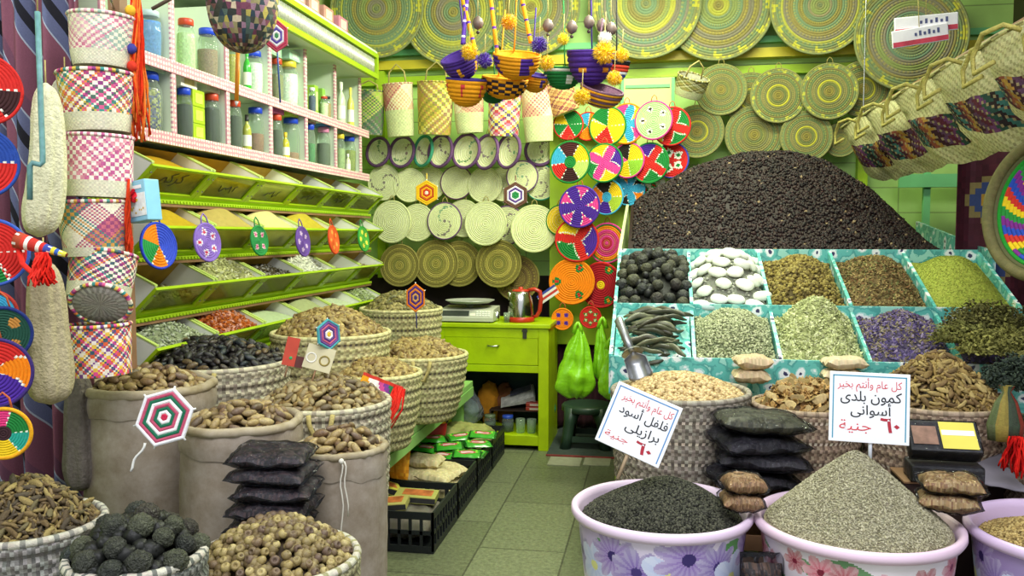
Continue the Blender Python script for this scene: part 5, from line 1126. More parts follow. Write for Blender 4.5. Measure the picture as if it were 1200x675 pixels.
# fringe of red yarn
def tassel(name, top, L_, r, cols, label, n=26, cat='tassel', parent=None, spread=1.0):
    t = thing(name, label, cat, top) if parent is None else parent; g = MB()
    for i in range(n):
        a = R.uniform(0, 6.28); q = r*sqrt(R.random()); l = L_*R.uniform(.75, 1); pts = [(q*cos(a)*(.3+.7*k/5*spread)+.006*sin(k*1.5+i), q*sin(a)*(.3+.7*k/5*spread)+.006*cos(k*1.3+i), -l*k/5) for k in range(6)]
        g.tube(pts, .0028, 5, jit(R.choice(cols), .12))
    g.build('hanging_strands', vmat('wool yarn', .95, .2, 120, .4, 250, spec=.05), t, True); return t
t = tassel('yarn_tassel', P(159, -10, 2.5), .44, .026, ['d8401e', 'e2542a', 'c83018', 'e87a30'], 'long orange red yarn tassel beside the topmost hanging baskets', 46)
for dz, c in ((-.17, '3a3a8a'), (-.22, 'c83018'), (-.06, 'e8b02a')): ob('knot', [tuple(Vector(v)*.016+Vector((-.004, -.022, dz))) for v in T_ROUND[0]], [tuple(map(int, f)) for f in T_ROUND[1]], mat('knot '+c, c, .9, .2, 80), t)
tassel('yarn_tassel', P(149, 210, 2.47), .24, .008, ['c23a1c', 'd84a24'], 'thin red yarn cord beside the third hanging basket', 10, spread=.4)
tassel('yarn_tassel', P(156, 222, 2.5), .04, .016, ['c8202c', 'e03a44'], 'tiny red tassel next to the pale blue hanging box', 14)
# dark knitted bag at the top
p = P(284, 0, 2.7); t = thing('knitted_bag', 'dark confetti knitted bag hanging above the jars', 'bag', p); n = 44; prof = [(.001, -.168)]+[(.105*sin(u)**.85, -.165*cos(u)*1.0) for u in np.linspace(.25, 2.0, 15)]
V, Fc = latheg(prof, n, fn=lambda q, i, a: (q[0]*(1+.05*cos(22*a)*(i % 2*2-1)), q[1]*(1+.05*cos(22*a)*(i % 2*2-1)), q[2])); KC = ['3a3c34', '2c302c', '6a4a44', '8a8258', 'a8984a', '6a3a4a', '4a5a50', '8a6a78', 'b8a88a', '2a3a44']
ob('knitted_body', V, Fc, V_PLAIT, t, [jit(R.choice(KC), .1) for _ in Fc]); ob('hanging_strap', *tubeg([(-.09, 0, .06), (-.2, -.01, .03), (-.3, -.02, -.02)], .006, 6), mat('bag strap', '6a5a50', .8), t)
ob('hanging_cord', *tubeg([(0, 0, .02), (0, 0, .25)], .004, 6), M_STRAW, t)
# loofahs
def loofah(name, px, yt, yb, d, w, label, c, bend=.0, lean=0, r0=.6):
    p = P(px, yb, d); h = (yb-yt)*d/1000; r = w/2*d/1000; t = thing(name, label, 'loofah', p, 'loofahs'); n = 40; k = 30; prof = []
    for i in range(k+1):
        u = i/k; e = (1-(2*u-1)**6)**.5; prof.append((max(.004, r*e*(1.0-.38*u)), h*u))
    sd = px
    V, Fc = latheg(prof, n, fn=lambda q, i, a: (q[0]*(1+.1*cos(8*a)+.06*noise3(q, 18, sd)+.03*noise3(q, 60, sd))+lean*q[2]+bend*sin(pi*q[2]/h), q[1]*(1+.07*cos(7*a)+.05*noise3(q, 22, sd)), q[2]))
    V.append((0, 0, 0)); V.append((lean*h, 0, h)); Fc += [(j, len(V)-2, (j+1) % n) for j in range(n)]+[(k*n+j, k*n+(j+1) % n, len(V)-1) for j in range(n)]
    ob('fibre_body', V, Fc, mat('loofah '+c, c, .95, .22, 70, .9, 140, spec=.08, bdist=.006), t)
    ob('hanging_string', *tubeg([(lean*h, 0, h-.01), (lean*h, .0, h+.06)], .002, 5), M_STRAW, t); return t
loofah('loofah', 46, 100, 278, 2.3, 47, 'long cream loofah hanging behind the blue green cane', 'd6d3ae', .015, .085)
loofah('loofah', 60, 305, 474, 2.28, 55, 'stout tan loofah hanging beneath the red tassel', 'b0a583', 0, -.02)
loofah('loofah', 78, 92, 150, 2.5, 40, 'small pale loofah half behind the cream one', 'c4bfae', 0, 0)
loofah('loofah', 96, 432, 575, 2.62, 42, 'dusty grey loofah hanging against the first burlap sack', '726b63', 0, 0)
# cane
pts = [P(44, 14, 2.2), P(47, 100, 2.19), P(50, 180, 2.18), P(50, 190, 2.18), P(47, 193, 2.175), P(38, 191, 2.17), P(35, 195, 2.17), P(35, 234, 2.17)]
t = thing('cane', 'blue green bound cane with a square crook hanging before the cream loofah', 'cane', pts[0]); ob('hanging_shaft', *tubeg([q-pts[0] for q in pts], .007, 10), mat('cane', '5f8c8a', .5, .25, 60), t)
ob('string', *tubeg([(0, 0, 0), (0, 0, .2)], .002, 5), M_STRAW, t)
# beaded horn with red tassel
a = P(20, 281, 2.15); b = P(78, 299, 2.15); t = thing('woven_horn', 'striped woven cone with a red yarn tassel among the loofahs', 'horn', a)
v = b-a; pts = [v*k/14 for k in range(15)]; rd = [.022-.016*k/14 for k in range(15)]; V, Fc = tubeg(pts, rd, 20); HC = ['a8452c', 'a8452c', 'c83a2c', 'e8e4d8', 'b83028', 'b83028', 'e8e0d0', 'c02a28', '3a4a9a', '3a4a9a', 'd8c83a', '3a5aa8', 'c8c83a', 'd8d04a']
ob('hanging_cone', V, Fc, V_COIL, t, [L(HC[min(13, f//20)]) if (f % 4 or f//20 % 3) else L('e8e4d8') for f in range(len(Fc)-2)]+[L('7a3020')]*2)
tassel('x', (0, 0, 0), .085, .03, ['d8281e', 'e83a30', 'c01c18'], '', 44, parent=t)
for c in kids(t):
    if c.name.startswith('hanging_strands'): c.location = v*.62+Vector((0, -.02, -.008)); c.name = 'yarn_tassel'
ob('yarn_loop', *tubeg([(.0, 0, -.01), (.012, 0, -.06), (.05, -.01, -.085), (.08, -.01, -.07)], .007, 8), mat('red yarn', 'd8281e', .95, .2, 120), t)
# pale blue hanging box
p = P(168, 236, 2.52); t = thing('carton', 'pale blue carton with flowery panel hanging between the baskets and bins', 'box', M=TR(p, -.35, .0, -.12))
MB().box(-.045, .045, -.025, .025, -.06, .06, bev=.003).build('hanging_body', mat('pale blue carton', '86c2d6', .45, .08, 20), t)
q = MB().box(-.026, .043, -.0262, -.0253, -.045, .022).build('printed_panel', mat('flowery print', 'dfe8e4', .5, .2, 60), t)
fp = MB(); 
for i in range(7): fp.lathe([(0, .0006), (R.uniform(.003, .006), .0003), (.001, 0)], 7, M=TR((-.02+.01*i*.85, -.0264, -.035+.045*R.random()), 0, pi/2))
fp.build('printed_flowers', mat('print yellow', 'c8a83a', .5), q); MB().box(-.03, .03, -.0262, -.0253, .035, .045).build('printed_title', mat('print white', 'e8f0f0', .5), t)
# little coiled discs hanging before the bins
DS = [(186, 288, 19, 28, sectors([('3a52c8', 1.4), (OR, 1), ('2f9a4c', 1.2), (OR, .9), ('3a52c8', 1)], ew=.6), '2f46c0', 'blue coiled disc with orange and green patches hanging by the blue carton'), (243, 284, 16, 23, motifs('8a6ac0', 'd8d0e0', 5, .6, .26, 'c83a5a'), '8a6cc4', 'lilac coiled disc with red flowers hanging before the second row'), (304, 282, 10, 18, motifs('2f8a4a', 'e0b0c0', 4, .6, .24, 'c83a78'), '2a8a44', 'green coiled disc with pink flowers'), (355, 283, 8, 18, motifs('6a4a9a', 'c8b0d0', 5, .6, .22), '6a4a9a', 'purple speckled coiled disc hanging before the bins'), (391, 281, 5.5, 17, motifs('d8602a', 'e8a04a', 5, .6, .2), 'd84a24', 'orange red coiled disc seen nearly edge on'), (426, 280, 7, 15, motifs('4a9a3a', 'e0d04a', 5, .6, .24), '2f8a3a', 'green and yellow coiled disc last before the straw trays')]
for px, py, rx, ry, fn, rim, lab in DS:
    p = aX(px, py, -1.685); d = dep(p); tray('coiled_disc', p, (1, {186: -.22, 243: -.18, 304: -.1, 355: -.04, 391: .03, 426: -.08}[px], .12), ry*d/1000, fn, lab, 'disc', 8, 0, rim, 'coiled discs hanging before the bins', rim, segs=54)
# discs on the cloth at the near edge
ED = [(-20, 104, 12, 42, sectors([(RE, 1), (GR, .8), (RE, 1), ('3a2020', .5)]), RE, 'red and green coiled tray cut off above the striped cloth'), (-24, 190, 14, 42, sectors([('2a4a9a', 1), (GR, 1), (RE, .6)]), '2a4a9a', 'blue green coiled tray edge at the side cloth'), (-10, 296, 23, 40, sectors([(RE, 1), (CY, .8), (OR, 1), (GR, 1), (RE, .8)]), '3a5ab0', 'blue rimmed coiled tray with red and orange wedges'), (-10, 368, 18, 28, sectors([(CY, 1), (OR, 1), ('3a90d0', 1)]), 'a8342c', 'red rimmed coiled tray with sky blue wedge'), (2, 392, 15, 33, motifs('1f4a3a', 'b8803a', 4, .6, .25), '1c2c6a', 'navy rimmed dark green coiled tray behind the tan loofah'), (-8, 438, 32, 42, sectors([(OR, .7), (RE, 1), (GR, 1.1), ('2aa0c8', .8), (PU, .8)], tw=.4), '3a2a6a', 'broad coiled tray with red and green sectors'), (4, 508, 34, 31, sectors([(GR, .8), ('d83a78', 1), (YE, 1.6), ('2aa08a', .6)], centre='3a2428', cq=.35), 'e0a01e', 'yellow rimmed coiled tray with dark hub lowest at the near edge')]
for i, (px, py, rx, ry, fn, rim, lab) in enumerate(ED):
    d = 2.2-.015*i; p = P(px, py, d); a = math.acos(min(1, rx/ry))*.55; tray('coloured_tray', p, (sin(a)+.5, -1, 0), ry*d/1000, fn, lab, rings=10, rim=rim, group='coloured trays at the near edge', loop='b3572c')
# striped cloth
def stripe_mat():
    m, nt, b, out = new_mat('diagonal stripes'); tc = N(nt, 'TexCoord'); sx = N(nt, 'SeparateXYZ'); nt.links.new(tc.outputs['UV'], sx.inputs[0])
    mm = N(nt, 'Math', operation='MULTIPLY_ADD'); mm.inputs[1].default_value = 1.5; nt.links.new(sx.outputs[0], mm.inputs[0]); nt.links.new(sx.outputs[1], mm.inputs[2])
    fr = N(nt, 'Math', operation='FRACT'); ml = N(nt, 'Math', operation='MULTIPLY'); ml.inputs[1].default_value = 2.6; nt.links.new(mm.outputs[0], ml.inputs[0]); nt.links.new(ml.outputs[0], fr.inputs[0])
    cr = N(nt, 'ValToRGB'); cr.color_ramp.interpolation = 'CONSTANT'; e = cr.color_ramp.elements; e[0].color = (*L('7d4a59'), 1); e[1].position = .42; e[1].color = (*L('a3adb8'), 1)
    for pz, c in ((.44, '5f6684'), (.58, '16171f'), (.7, '5f6684'), (.84, 'a3adb8'), (.86, '6a4254')): x = e.new(pz); x.color = (*L(c), 1)
    nt.links.new(fr.outputs[0], cr.inputs[0]); finish(nt, b, cr.outputs[0], .1, 200, .25, 400, bdist=.004); b.inputs['Roughness'].default_value = .9; return m
def cloth(name, x0, x1, y, ztop, zbot, label, sd, fold=.05, yaw=0):
    t = thing(name, label, 'cloth', (x0, y, zbot)); nu, nv = 90, 60; V = []; Fc = []; cs = []
    for j in range(nv+1):
        for i in range(nu+1):
            u = i/nu; v = j/nv; V.append(((x1-x0)*u, yaw*u+fold*sin(u*21+sd+v*1.2)*(.55+.45*(1-v))+.02*sin(u*47), (ztop-zbot)*v))
    for j in range(nv):
        for i in range(nu): a = j*(nu+1)+i; Fc.append((a, a+1, a+nu+2, a+nu+1))
    o = ob('hanging_fabric', V, Fc, stripe_mat(), t); m = o.modifiers.new('t', 'SOLIDIFY'); m.thickness = .003
    uv = o.data.uv_layers.new(name='UVMap'); uv.data.foreach_set('uv', [c for lp in o.data.loops for c in ((lp.vertex_index % (nu+1))/nu*.9, (lp.vertex_index//(nu+1))/nv*(ztop-zbot))])
    ob('hanging_rod', *tubeg([(-.05, 0, ztop-zbot+.01), (x1-x0+.05, yaw, ztop-zbot+.01)], .01, 8), M_WOOD, t); return t
a = P(-40, 0, 2.62); b = P(92, 0, 2.62); cloth('striped_cloth', a.x, b.x, a.y, 2.45, .12, 'maroon grey and black striped cloth hanging behind the loofahs', 1, .045, b.y-a.y)
# ---- upper row of plaited bags on the back wall
YP = ['c8b84a', 'a8983a', 'd8cc7a', '8a8a3a', 'b8904a', '9a7a5a']; GP = ['5a7a4a', 'a8c04a', '8a8a78', '6a6a5a', 'b8b868', '4a6a5a']; PP = ['c88a78', 'd8b088', 'e2d8a8', 'b86a6a', 'd0b48a', 'e8e0b8']; MP = ['c8504a', 'e0d8a8', '4a8a5a', '5a4a7a', 'e0c84a', 'e8e0c0', 'c87a9a']
UB = [(431, 108, 158, 20, GP, 0, 'green and grey plaited bag nearest the jar shelves'), (470, 100, 160, 18, PP, .5, 'pink topped plaited bag with plain foot, next to the green grey one'), (509, 98, 158, 22, YP, 0, 'mustard diagonal plaited bag'), (551, 116, 156, 18, PP, .55, 'short pink topped plaited bag under the orange lid'), (590, 112, 160, 20, MP, 0, 'confetti plaited bag under the checkered bowl'), (632, 104, 166, 19, PP, .45, 'tall pink topped plaited bag with plain foot, last in its row'), (664, 96, 132, 19, ['a8784a', 'c8985a', '8a4a4a', 'd8b070'], 0, 'brown plaited bag slumped behind the green bowl')]
for i, (px, yt, yb, w, pal, base, lab) in enumerate(UB):
    y = 5.42; p = aY(px, yb, y); d = dep(p); r = w*d/1000; plait_basket('plaited_bag', TR(p, 0, .05, .05*(-1)**i if i < 6 else -.35), r, r*.86, (yb-yt)*d/1000, lab, pal, base, 'plaited bags along the back wall', 'bag', segs=48, rows=26, flat=.62, handle=.13 if i in (1, 2, 5) else .07, seed=i+20, basec='cdd49a', rim=True)
# ---- cluster of coiled bowls and pom poms
def hbowl(name, px, py, d, r, h, n, fn, rim, label, rings=9, cap=False):
    p = P(px, py, d); M = facing(p, n); t = thing(name, label, 'bowl', group='coiled bowls in the hanging cluster', M=M); prof = []
    for i in range(rings):
        for fq, fr_ in ((0, 0), (.15, .6), (.5, 1), (.85, .6)): q = (i+fq)/rings; e = fr_*r/rings*.55; prof.append((max(.0006, (r+e)*sin(q*pi/2)**.8), -(h+e)*cos(q*pi/2)))
    prof.append((r, 0)); V, Fc = latheg(prof, 60); cs = [L(fn((f//240+.5)/rings, 2*pi*(f % 60+.5)/60, f//240, f % 60)) for f in range(len(Fc))]
    b0 = len(V); V2, F2 = latheg([(r, 0), (r-.006, -.002), (r*.75, -h*.55), (r*.4, -h*.83), (.0006, -h*.93)], 60); V += V2; Fc += [tuple(b0+k for k in f) for f in F2]; cs += [jit(rim, .1) for _ in F2]
    ob('coiled_body', V, Fc, V_COIL, t, cs); V, Fc = torusg(r, .0055, 60, 7); ob('rim', V, Fc, V_COIL, t, [jit(rim, .06) for _ in Fc])
    up = M.inverted().to_3x3() @ Vector((0, 0, 1)); 
    ob('hanging_cord', *tubeg([up*.0+Vector((0, r*.9, 0)), up*.06+Vector((0, r*.6, 0)), up*.3], .0035, 6), mat('cord '+rim, rim, .8, .1), t)
    return t
def pom(px, py, d, r, col, label, cord=None):
    p = P(px, py, d); t = thing('pom_pom', label, 'pom-pom', p, 'yarn pom-poms in the hanging cluster'); pts = []; nn = []
    for _ in range(420):
        v = Vector((R.gauss(0, 1), R.gauss(0, 1), R.gauss(0, 1))).normalized(); q = r*(.62+.12*R.random()); pts.append(tuple(v*q)); nn.append(tuple(v))
    T = (T_STICK[0][:, [2, 1, 0]]*np.array([.55, .55, 1]), T_STICK[1]); scatter('hanging_yarn_ball', pts, nn, T, r*.42, [col, mixc(col, 'ffffff', .15), mixc(col, '000000', .12)], vmat('wool yarn', .95, .2, 120, .4, 250, spec=.05), .25, t)
    ob('core', [tuple(Vector(v)*r*.72) for v in T_ROUND[0]], [tuple(map(int, f)) for f in T_ROUND[1]], mat('pom '+col, col, .95, .1), t)
    ob('cord', *tubeg([(0, 0, r*.5), (.004, 0, r+.08)], .002, 5), M_STRAW, t)
def chk(c1, c2, ni=2, nj=5): return lambda q, a, i, j: L(c1) if ((i//ni)+(j//nj)) % 2 else L(c2)
def bands(*cs): return lambda q, a, i, j: L(cs[i % len(cs)])
def patch(bg, c, na=4, lo=.4, hi=.8, w=.5): return lambda q, a, i, j: L(c) if lo < q < hi and ((a/(2*pi)*na) % 1) < w-.06*i % .2 else L(bg)
DH = 3.7
HB = [(537, 66, DH, .078, .1, (-.25, -.5, .85), patch('45297f', 'e0a01e', 5, .3, .75, .3), '45297f', 'purple coiled bowl with yellow squares, first of the hanging cluster'),
      (547, 93, DH+.06, .088, .115, (.1, -.2, 1), patch('dd9416', 'c23a3a', 6, .55, .85, .25), '3a2a7a', 'orange pointed coiled bowl with red patches beneath the purple one'),
      (592, 92, DH+.1, .1, .085, (.15, -.25, 1), lambda q, a, i, j: L('dd9416') if q < .45 else chk('dd9416', '2a2230', 1, 3)(q, a, i, j), 'dd9416', 'orange coiled bowl with black checks'),
      (606, 64, DH-.02, .1, .1, (.12, -.35, 1), patch('dd9416', '4a2a86', 4, .45, .95, .42), 'dd9416', 'orange coiled bowl with large purple patches, topmost of the cluster'),
      (628, 88, DH+.16, .06, .075, (.2, -.3, 1), patch('d08c1a', '3f2c7a', 4, .5, .9, .3), '3f2c7a', 'small orange coiled bowl behind the checked one'),
      (578, 108, DH+.3, .055, .05, (0, -.2, 1), bands('1c5c30', '1c5c30'), '1c5c30', 'dark green coiled bowl peeping below the checked one'),
      (692, 60, DH, .098, .14, (.02, -.18, 1), motifs('46297f', 'd8902a', 5, .62, .14), '46297f', 'deep purple coiled bowl with orange dots'),
      (660, 80, DH+.15, .085, .09, (.05, -.15, 1), lambda q, a, i, j: L('e0e4d8') if q > .9 or (.45 < q < .75 and (j//4) % 4 == 0) else L('1f7438'), '1f7438', 'green coiled bowl with white spots behind the purple one'),
      (706, 104, DH-.03, .092, .075, (.28, -.32, .9), bands('dd9a1c', '6a4a5e'), '6a4a5e', 'yellow and mauve striped coiled bowl hanging lowest'),
      (722, 72, DH+.15, .06, .09, (.1, -.15, 1), lambda q, a, i, j: L('3048b0') if q < .55 else L('e8ecf0') if q < .7 else L('c8402c') if q < .85 else L('1c1c20'), '1c1c20', 'blue white red and black banded bowl half hidden')]
for a in HB: hbowl('coiled_bowl', *a)
for px, py, r, c, lab in ((550, 61, 10, 'eebc18', 'yellow pom-pom on the rim of the first purple bowl'), (568, 71, 9, '4a2c8c', 'purple pom-pom between the purple and checked bowls'), (596, 26, 9, 'efa81c', 'orange yellow pom-pom at the very top of the cluster'), (632, 53, 10, '4a2c8c', 'purple pom-pom on the orange and purple bowl'), (641, 74, 9, 'eebc18', 'yellow pom-pom beside the small orange bowl'), (660, 46, 7, 'f0d020', 'small lemon pom-pom above the green bowl'), (708, 62, 13, 'f0c020', 'biggest yellow pom-pom, on the deep purple bowl'), (709, 45, 8, 'eceae0', 'white pom-pom above the deep purple bowl'), (729, 65, 8, 'eebc18', 'yellow pom-pom over the banded bowl'), (720, 92, 9, 'f2c022', 'yellow pom-pom between the purple and striped bowls'), (682, 114, 10, 'f2c422', 'yellow pom-pom at the end of the striped bowl')):
    pom(px, py, DH-.12, r*(DH-.12)/1000, c, lab)
for i, (px, c1, c2, yb, x2) in enumerate(((542, '5a3aa0', 'e8e0f0', 52, 548), (556, 'e09a1c', '5a3aa0', 55, 540), (583, 'e09a1c', '6a3a9a', 66, 574), (622, 'e09a1c', '4a2c8c', 50, 610))):
    a = P(x2, -10, DH-.05); b = P(px, yb, DH-.05); t = thing('wrapped_cord', 'yarn wrapped cord holding the %s' % ['first purple bowl', 'orange pointed bowl', 'checked bowl', 'topmost orange bowl'][i], 'cord', a); V, Fc = tubeg([(b-a)*k/24 for k in range(25)], .009, 8)
    ob('hanging_wrap', V, Fc, V_COIL, t, [L(c2 if (f//8) % 7 == 6 else c1) for f in range(len(Fc))])
for i, (px, py) in enumerate(((560, 27), (642, 30), (670, 32), (690, 26), (705, 30), (716, 34))):
    p = P(px, py, DH+.02); t = thing('gourd_charm', 'dusky shell charm on a string, %s along above the bowls' % ['first', 'second', 'third', 'fourth', 'fifth', 'last'][i], 'charm', p, 'shell charms above the bowls')
    ob('shell', *latheg([(.001, -.03), (.018, -.02), (.024, 0), (.016, .02), (.004, .03), (.001, .031)], 14, fn=lambda q, k, a: (q[0]*(1+.1*cos(5*a)), q[1], q[2])), mat('charm brown', '6a5a54', .5, .3, 40), t)
    ob('hanging_string', *tubeg([(0, 0, .03), (0, 0, .15)], .002, 5), M_STRAW, t); ob('bead', [tuple(Vector(v)*.008+Vector((0, 0, -.04))) for v in T_ROUND[0]], [tuple(map(int, f)) for f in T_ROUND[1]], mat('charm dark', '3a2c28', .5), t)
ra = P(500, -25, DH); rb = P(745, -25, DH); t = thing('hanging_rail', 'wooden rail under the ceiling from which bowls hang', 'rail', ra); ob('rail_bar', *tubeg([(-.3, 0, 0), rb-ra+Vector((.3, 0, 0))], .014, 8), M_WOOD, t)
for k in (-.2, .5, 1.1): MB().tube([(k, k/(rb-ra).x*(rb-ra).y if k > 0 else 0, 0), (k, k/(rb-ra).x*(rb-ra).y if k > 0 else 0, 3.2-ra.z)], .004).build('rail_wire', M_STEEL, t)
# small lidded basket on the wall
p = aY(806, 112, 5.45); plait_basket('lidded_basket', facing(p, (.25, -.35, .8)), .1, .085, .12, 'small open brown and cream basket hanging by the olive mats', ['8a8a4a', 'a89a5a', '6a6438', 'c8c89a'], .35, None, seed=9, basec='c8cc9a', handle=.1)
# ---- leaning stack of bags along the far side
HBAG = [4.95, 4.38, 3.82, 3.28, 2.76]
DB = ['3a1c28', '4a2434', '2c4a44', '5a3a5a', '8a4a3a', '2a2026', '5a2438', 'a8803a', '3a6a6a', '6a3a6a']
bord = ['farthest', 'second farthest', 'middle', 'second nearest', 'nearest']
for i, y in enumerate(HBAG):
    t = thing('hanging_bag', 'pale palm bag with dark striped band hanging high along the side, %s of five' % bord[i], 'bag', group='palm bags hanging along the side', M=TR((1.16, y, 1.93), .2)); nu, nv = 60, 36; V = []; Fc = []; cs = []
    wd, dp = .86, .36
    for s in (0, 1):
        b0 = len(V)
        for a in range(nu+1):
            for b in range(nv+1):
                u = a/nu; v = b/nv; pr = max(0, 1-abs(2*u-1)**3); e = pr*sin(pi*min(1, v*.94+.06))
                xx = (-.058 if s == 0 else .03)*e*(1+.4*noise3((u*3, v*3, i+s), 1.5))+.30*v*dp+.012*sin(u*13+i)*v
                V.append((xx, -wd/2+wd*u*(1-.12*v)+.05*v, .03*pr-dp*v*(.62+.38*pr)+.012*noise3((u*4, v*4, i), 2)))
        for a in range(nu):
            for b in range(nv):
                q = b0+a*(nv+1)+b; f = (q, q+1, q+nv+2, q+nv+1); Fc.append(f if s else f[::-1]); v = (b+.5*(a % 2))/nv
                if .44 < v < .8: c = jit(DB[((b*13+((a+b) // 3)*17+i*7)*7919 % 97) % len(DB)], .12) if (a+b*2) % 7 else jit('9a8a6a', .1)
                else: c = jit('c9c496' if (a+b) % 3 else 'a8a276', .1)
                cs.append(c)
    ob('palm_body', V, Fc, V_BRAID, t, cs)
    V, Fc = tubeg([(-.004, -wd/2+wd*a/20, .03*(1-abs(2*a/20-1)**3)+.002) for a in range(21)], .009, 7); ob('rim_braid', V, Fc, V_BRAID, t, [jit('c2bd84' if f % 3 else '7a744a', .1) for f in range(len(Fc))])
    for s in (-.02, .25):
        ob('hanging_handle', *tubeg([(-.03, s-.1, .0), (-.075, s-.08, .02), (-.095, s, .01), (-.09, s+.06, -.05), (-.1, s+.03, -.11), (-.09, s-.06, -.09)], .0085, 7), mat('bag handle', 'a99f52', .8, .3, 60, .6, 120), t)
t = thing('hanging_pole', 'pole along the side on which the palm bags hang', 'pole', (1.22, 2.3, 2.02)); ob('pole_bar', *tubeg([(0, 0, 0), (0, 3.45, 0)], .016, 8), M_WOOD, t)
for y in (.2, 3.2): MB().tube([(0, y, 0), (0, y, 1.18)], .004).build('pole_wire', M_STEEL, t)
# snack packets at the top
for i, (px, py, w, h, rz) in enumerate(((1085, 28, 70, 20, .06), (1078, 42, 62, 20, .13))):
    p = P(px, py, 4.6); t = thing('snack_packet', ['upper', 'lower'][i]+' red and white printed packet hanging before the tilted mat', 'packet', group=None, M=facing(p, (0, -1, -.1), rz)); a_, b_ = w*4.6/2000, h*4.6/2000
    MB().box(-a_, a_, -b_, b_, -.008, .008, bev=.005).build('hanging_body', mat('packet white', 'e4e0ee', .3, .1, 10), t)
    MB().box(-a_*.98, a_*.98, -b_*.9, -b_*.35, .0085, .009).build('red_stripe', mat('packet red', 'b83a50', .4, .3, 20), t); g = MB()
    for k in range(6): g.box(-a_*.2+k*a_*.16, -a_*.2+k*a_*.16+.012, b_*.05, b_*(.4+.2*(k % 2)), .0085, .009)
    g.build('printed_marks', mat('packet ink', '4a5080', .5), t); ob('string', *tubeg([(0, b_, 0), (.01, b_+.25, 0)], .002, 5), M_STRAW, t)
# big patterned tray hung at the near side
GT = lambda q, a, i, j: L('5a5a3a') if q > .9 else (L('1f8a2c') if q < .3 else [L('2a4ab0'), L('e0c020'), L('7a2a86'), L('c8342a'), L('2a8a3a')][hash(((i//2)*5+(j+i)//3*3) % 37) % 5] if .42 < q < .82 else L('1f8a2c'))
p = P(1222, 243, 2.8); tray('basket_tray', p, (-.98, -.42, .1), .245, GT, 'deep green tray with blue red and yellow checks hanging over the end of the stand', 'tray', 18, .05, '6a6540', None, '8a7a40', segs=100, back='6e6a40', rimr=.02, th=.03)
# patterned rug behind it, green plank under the bags
t = thing('patterned_cloth', 'dark maroon patterned cloth hanging beyond the end of the heap', 'cloth', (0, 0, 0)); a = P(1120, 180, 4.3); V = []; Fc = []; cs = []
for i in range(31):
    for j in range(31): V.append((a.x-.05+.7*i/30, a.y-.2+.15*sin(i*.5)*.3, a.z-.75+.85*j/30))
for i in range(30):
    for j in range(30):
        k = i*31+j; Fc.append((k, k+31, k+32, k+1)); u, v = (i % 12)-5.5, (j % 12)-5.5; q = sqrt(u*u+v*v); cs.append(L('8a7a4a') if 2.6 < q < 3.6 else L('3a4a7a') if 1.4 < q < 2.6 else L('b8903a') if q < 1.4 else jit('4a1c28', .2))
o = ob('hanging_fabric', V, Fc, vmat('striped fabric'), t, cs, False); o.modifiers.new('s', 'SOLIDIFY').thickness = .004
ob('hanging_rod', *tubeg([(a.x-.1, a.y-.2, a.z+.1), (a.x+.7, a.y-.2, a.z+.1)], .008, 6), M_WOOD, t)
a = aY(1085, 200, 5.58); t = thing('plank', 'green painted plank showing under the hanging bags', 'plank', (0, 0, 0)); MB().box(a.x-.15, 2.14, a.y, a.y+.03, a.z-.1, a.z-.02).build('plank_board', mat('green paint', '5fb45a'), t); MB().box(a.x, a.x+.04, a.y+.031, a.y+.06, .0, a.z).build('plank_hanging_post', mat('green paint'  , '5fb45a'), t)
# red tasselled bag beside the end basket
p = P(1178, 505, 2.62); t = thing('tasselled_bag', 'small green and yellow cloth bag with red yarn fringe beside the end basket', 'bag', p); V, Fc = latheg([(.001, -.03), (.045, -.03), (.05, .02), (.03, .09), (.012, .12), (.022, .14)], 24, fn=lambda q, i, a: (q[0]*(1+.1*cos(6*a)), q[1]*.5, q[2])); ob('cloth_body', V, Fc, V_PLAIT, t, [jit(('5a6440', '8a7c3a', '3a4636', '8a3a2e')[(f//3) % 4], .15) for f in range(len(Fc))])
tassel('x', (0, 0, 0), .12, .045, ['c01c18', 'd8281e', 'a81414'], '', 40, parent=t)
for c in kids(t):
    if c.name.startswith('hanging_strands'): c.location = (.02, -.03, -.01); c.name = 'red_hanging_fringe'
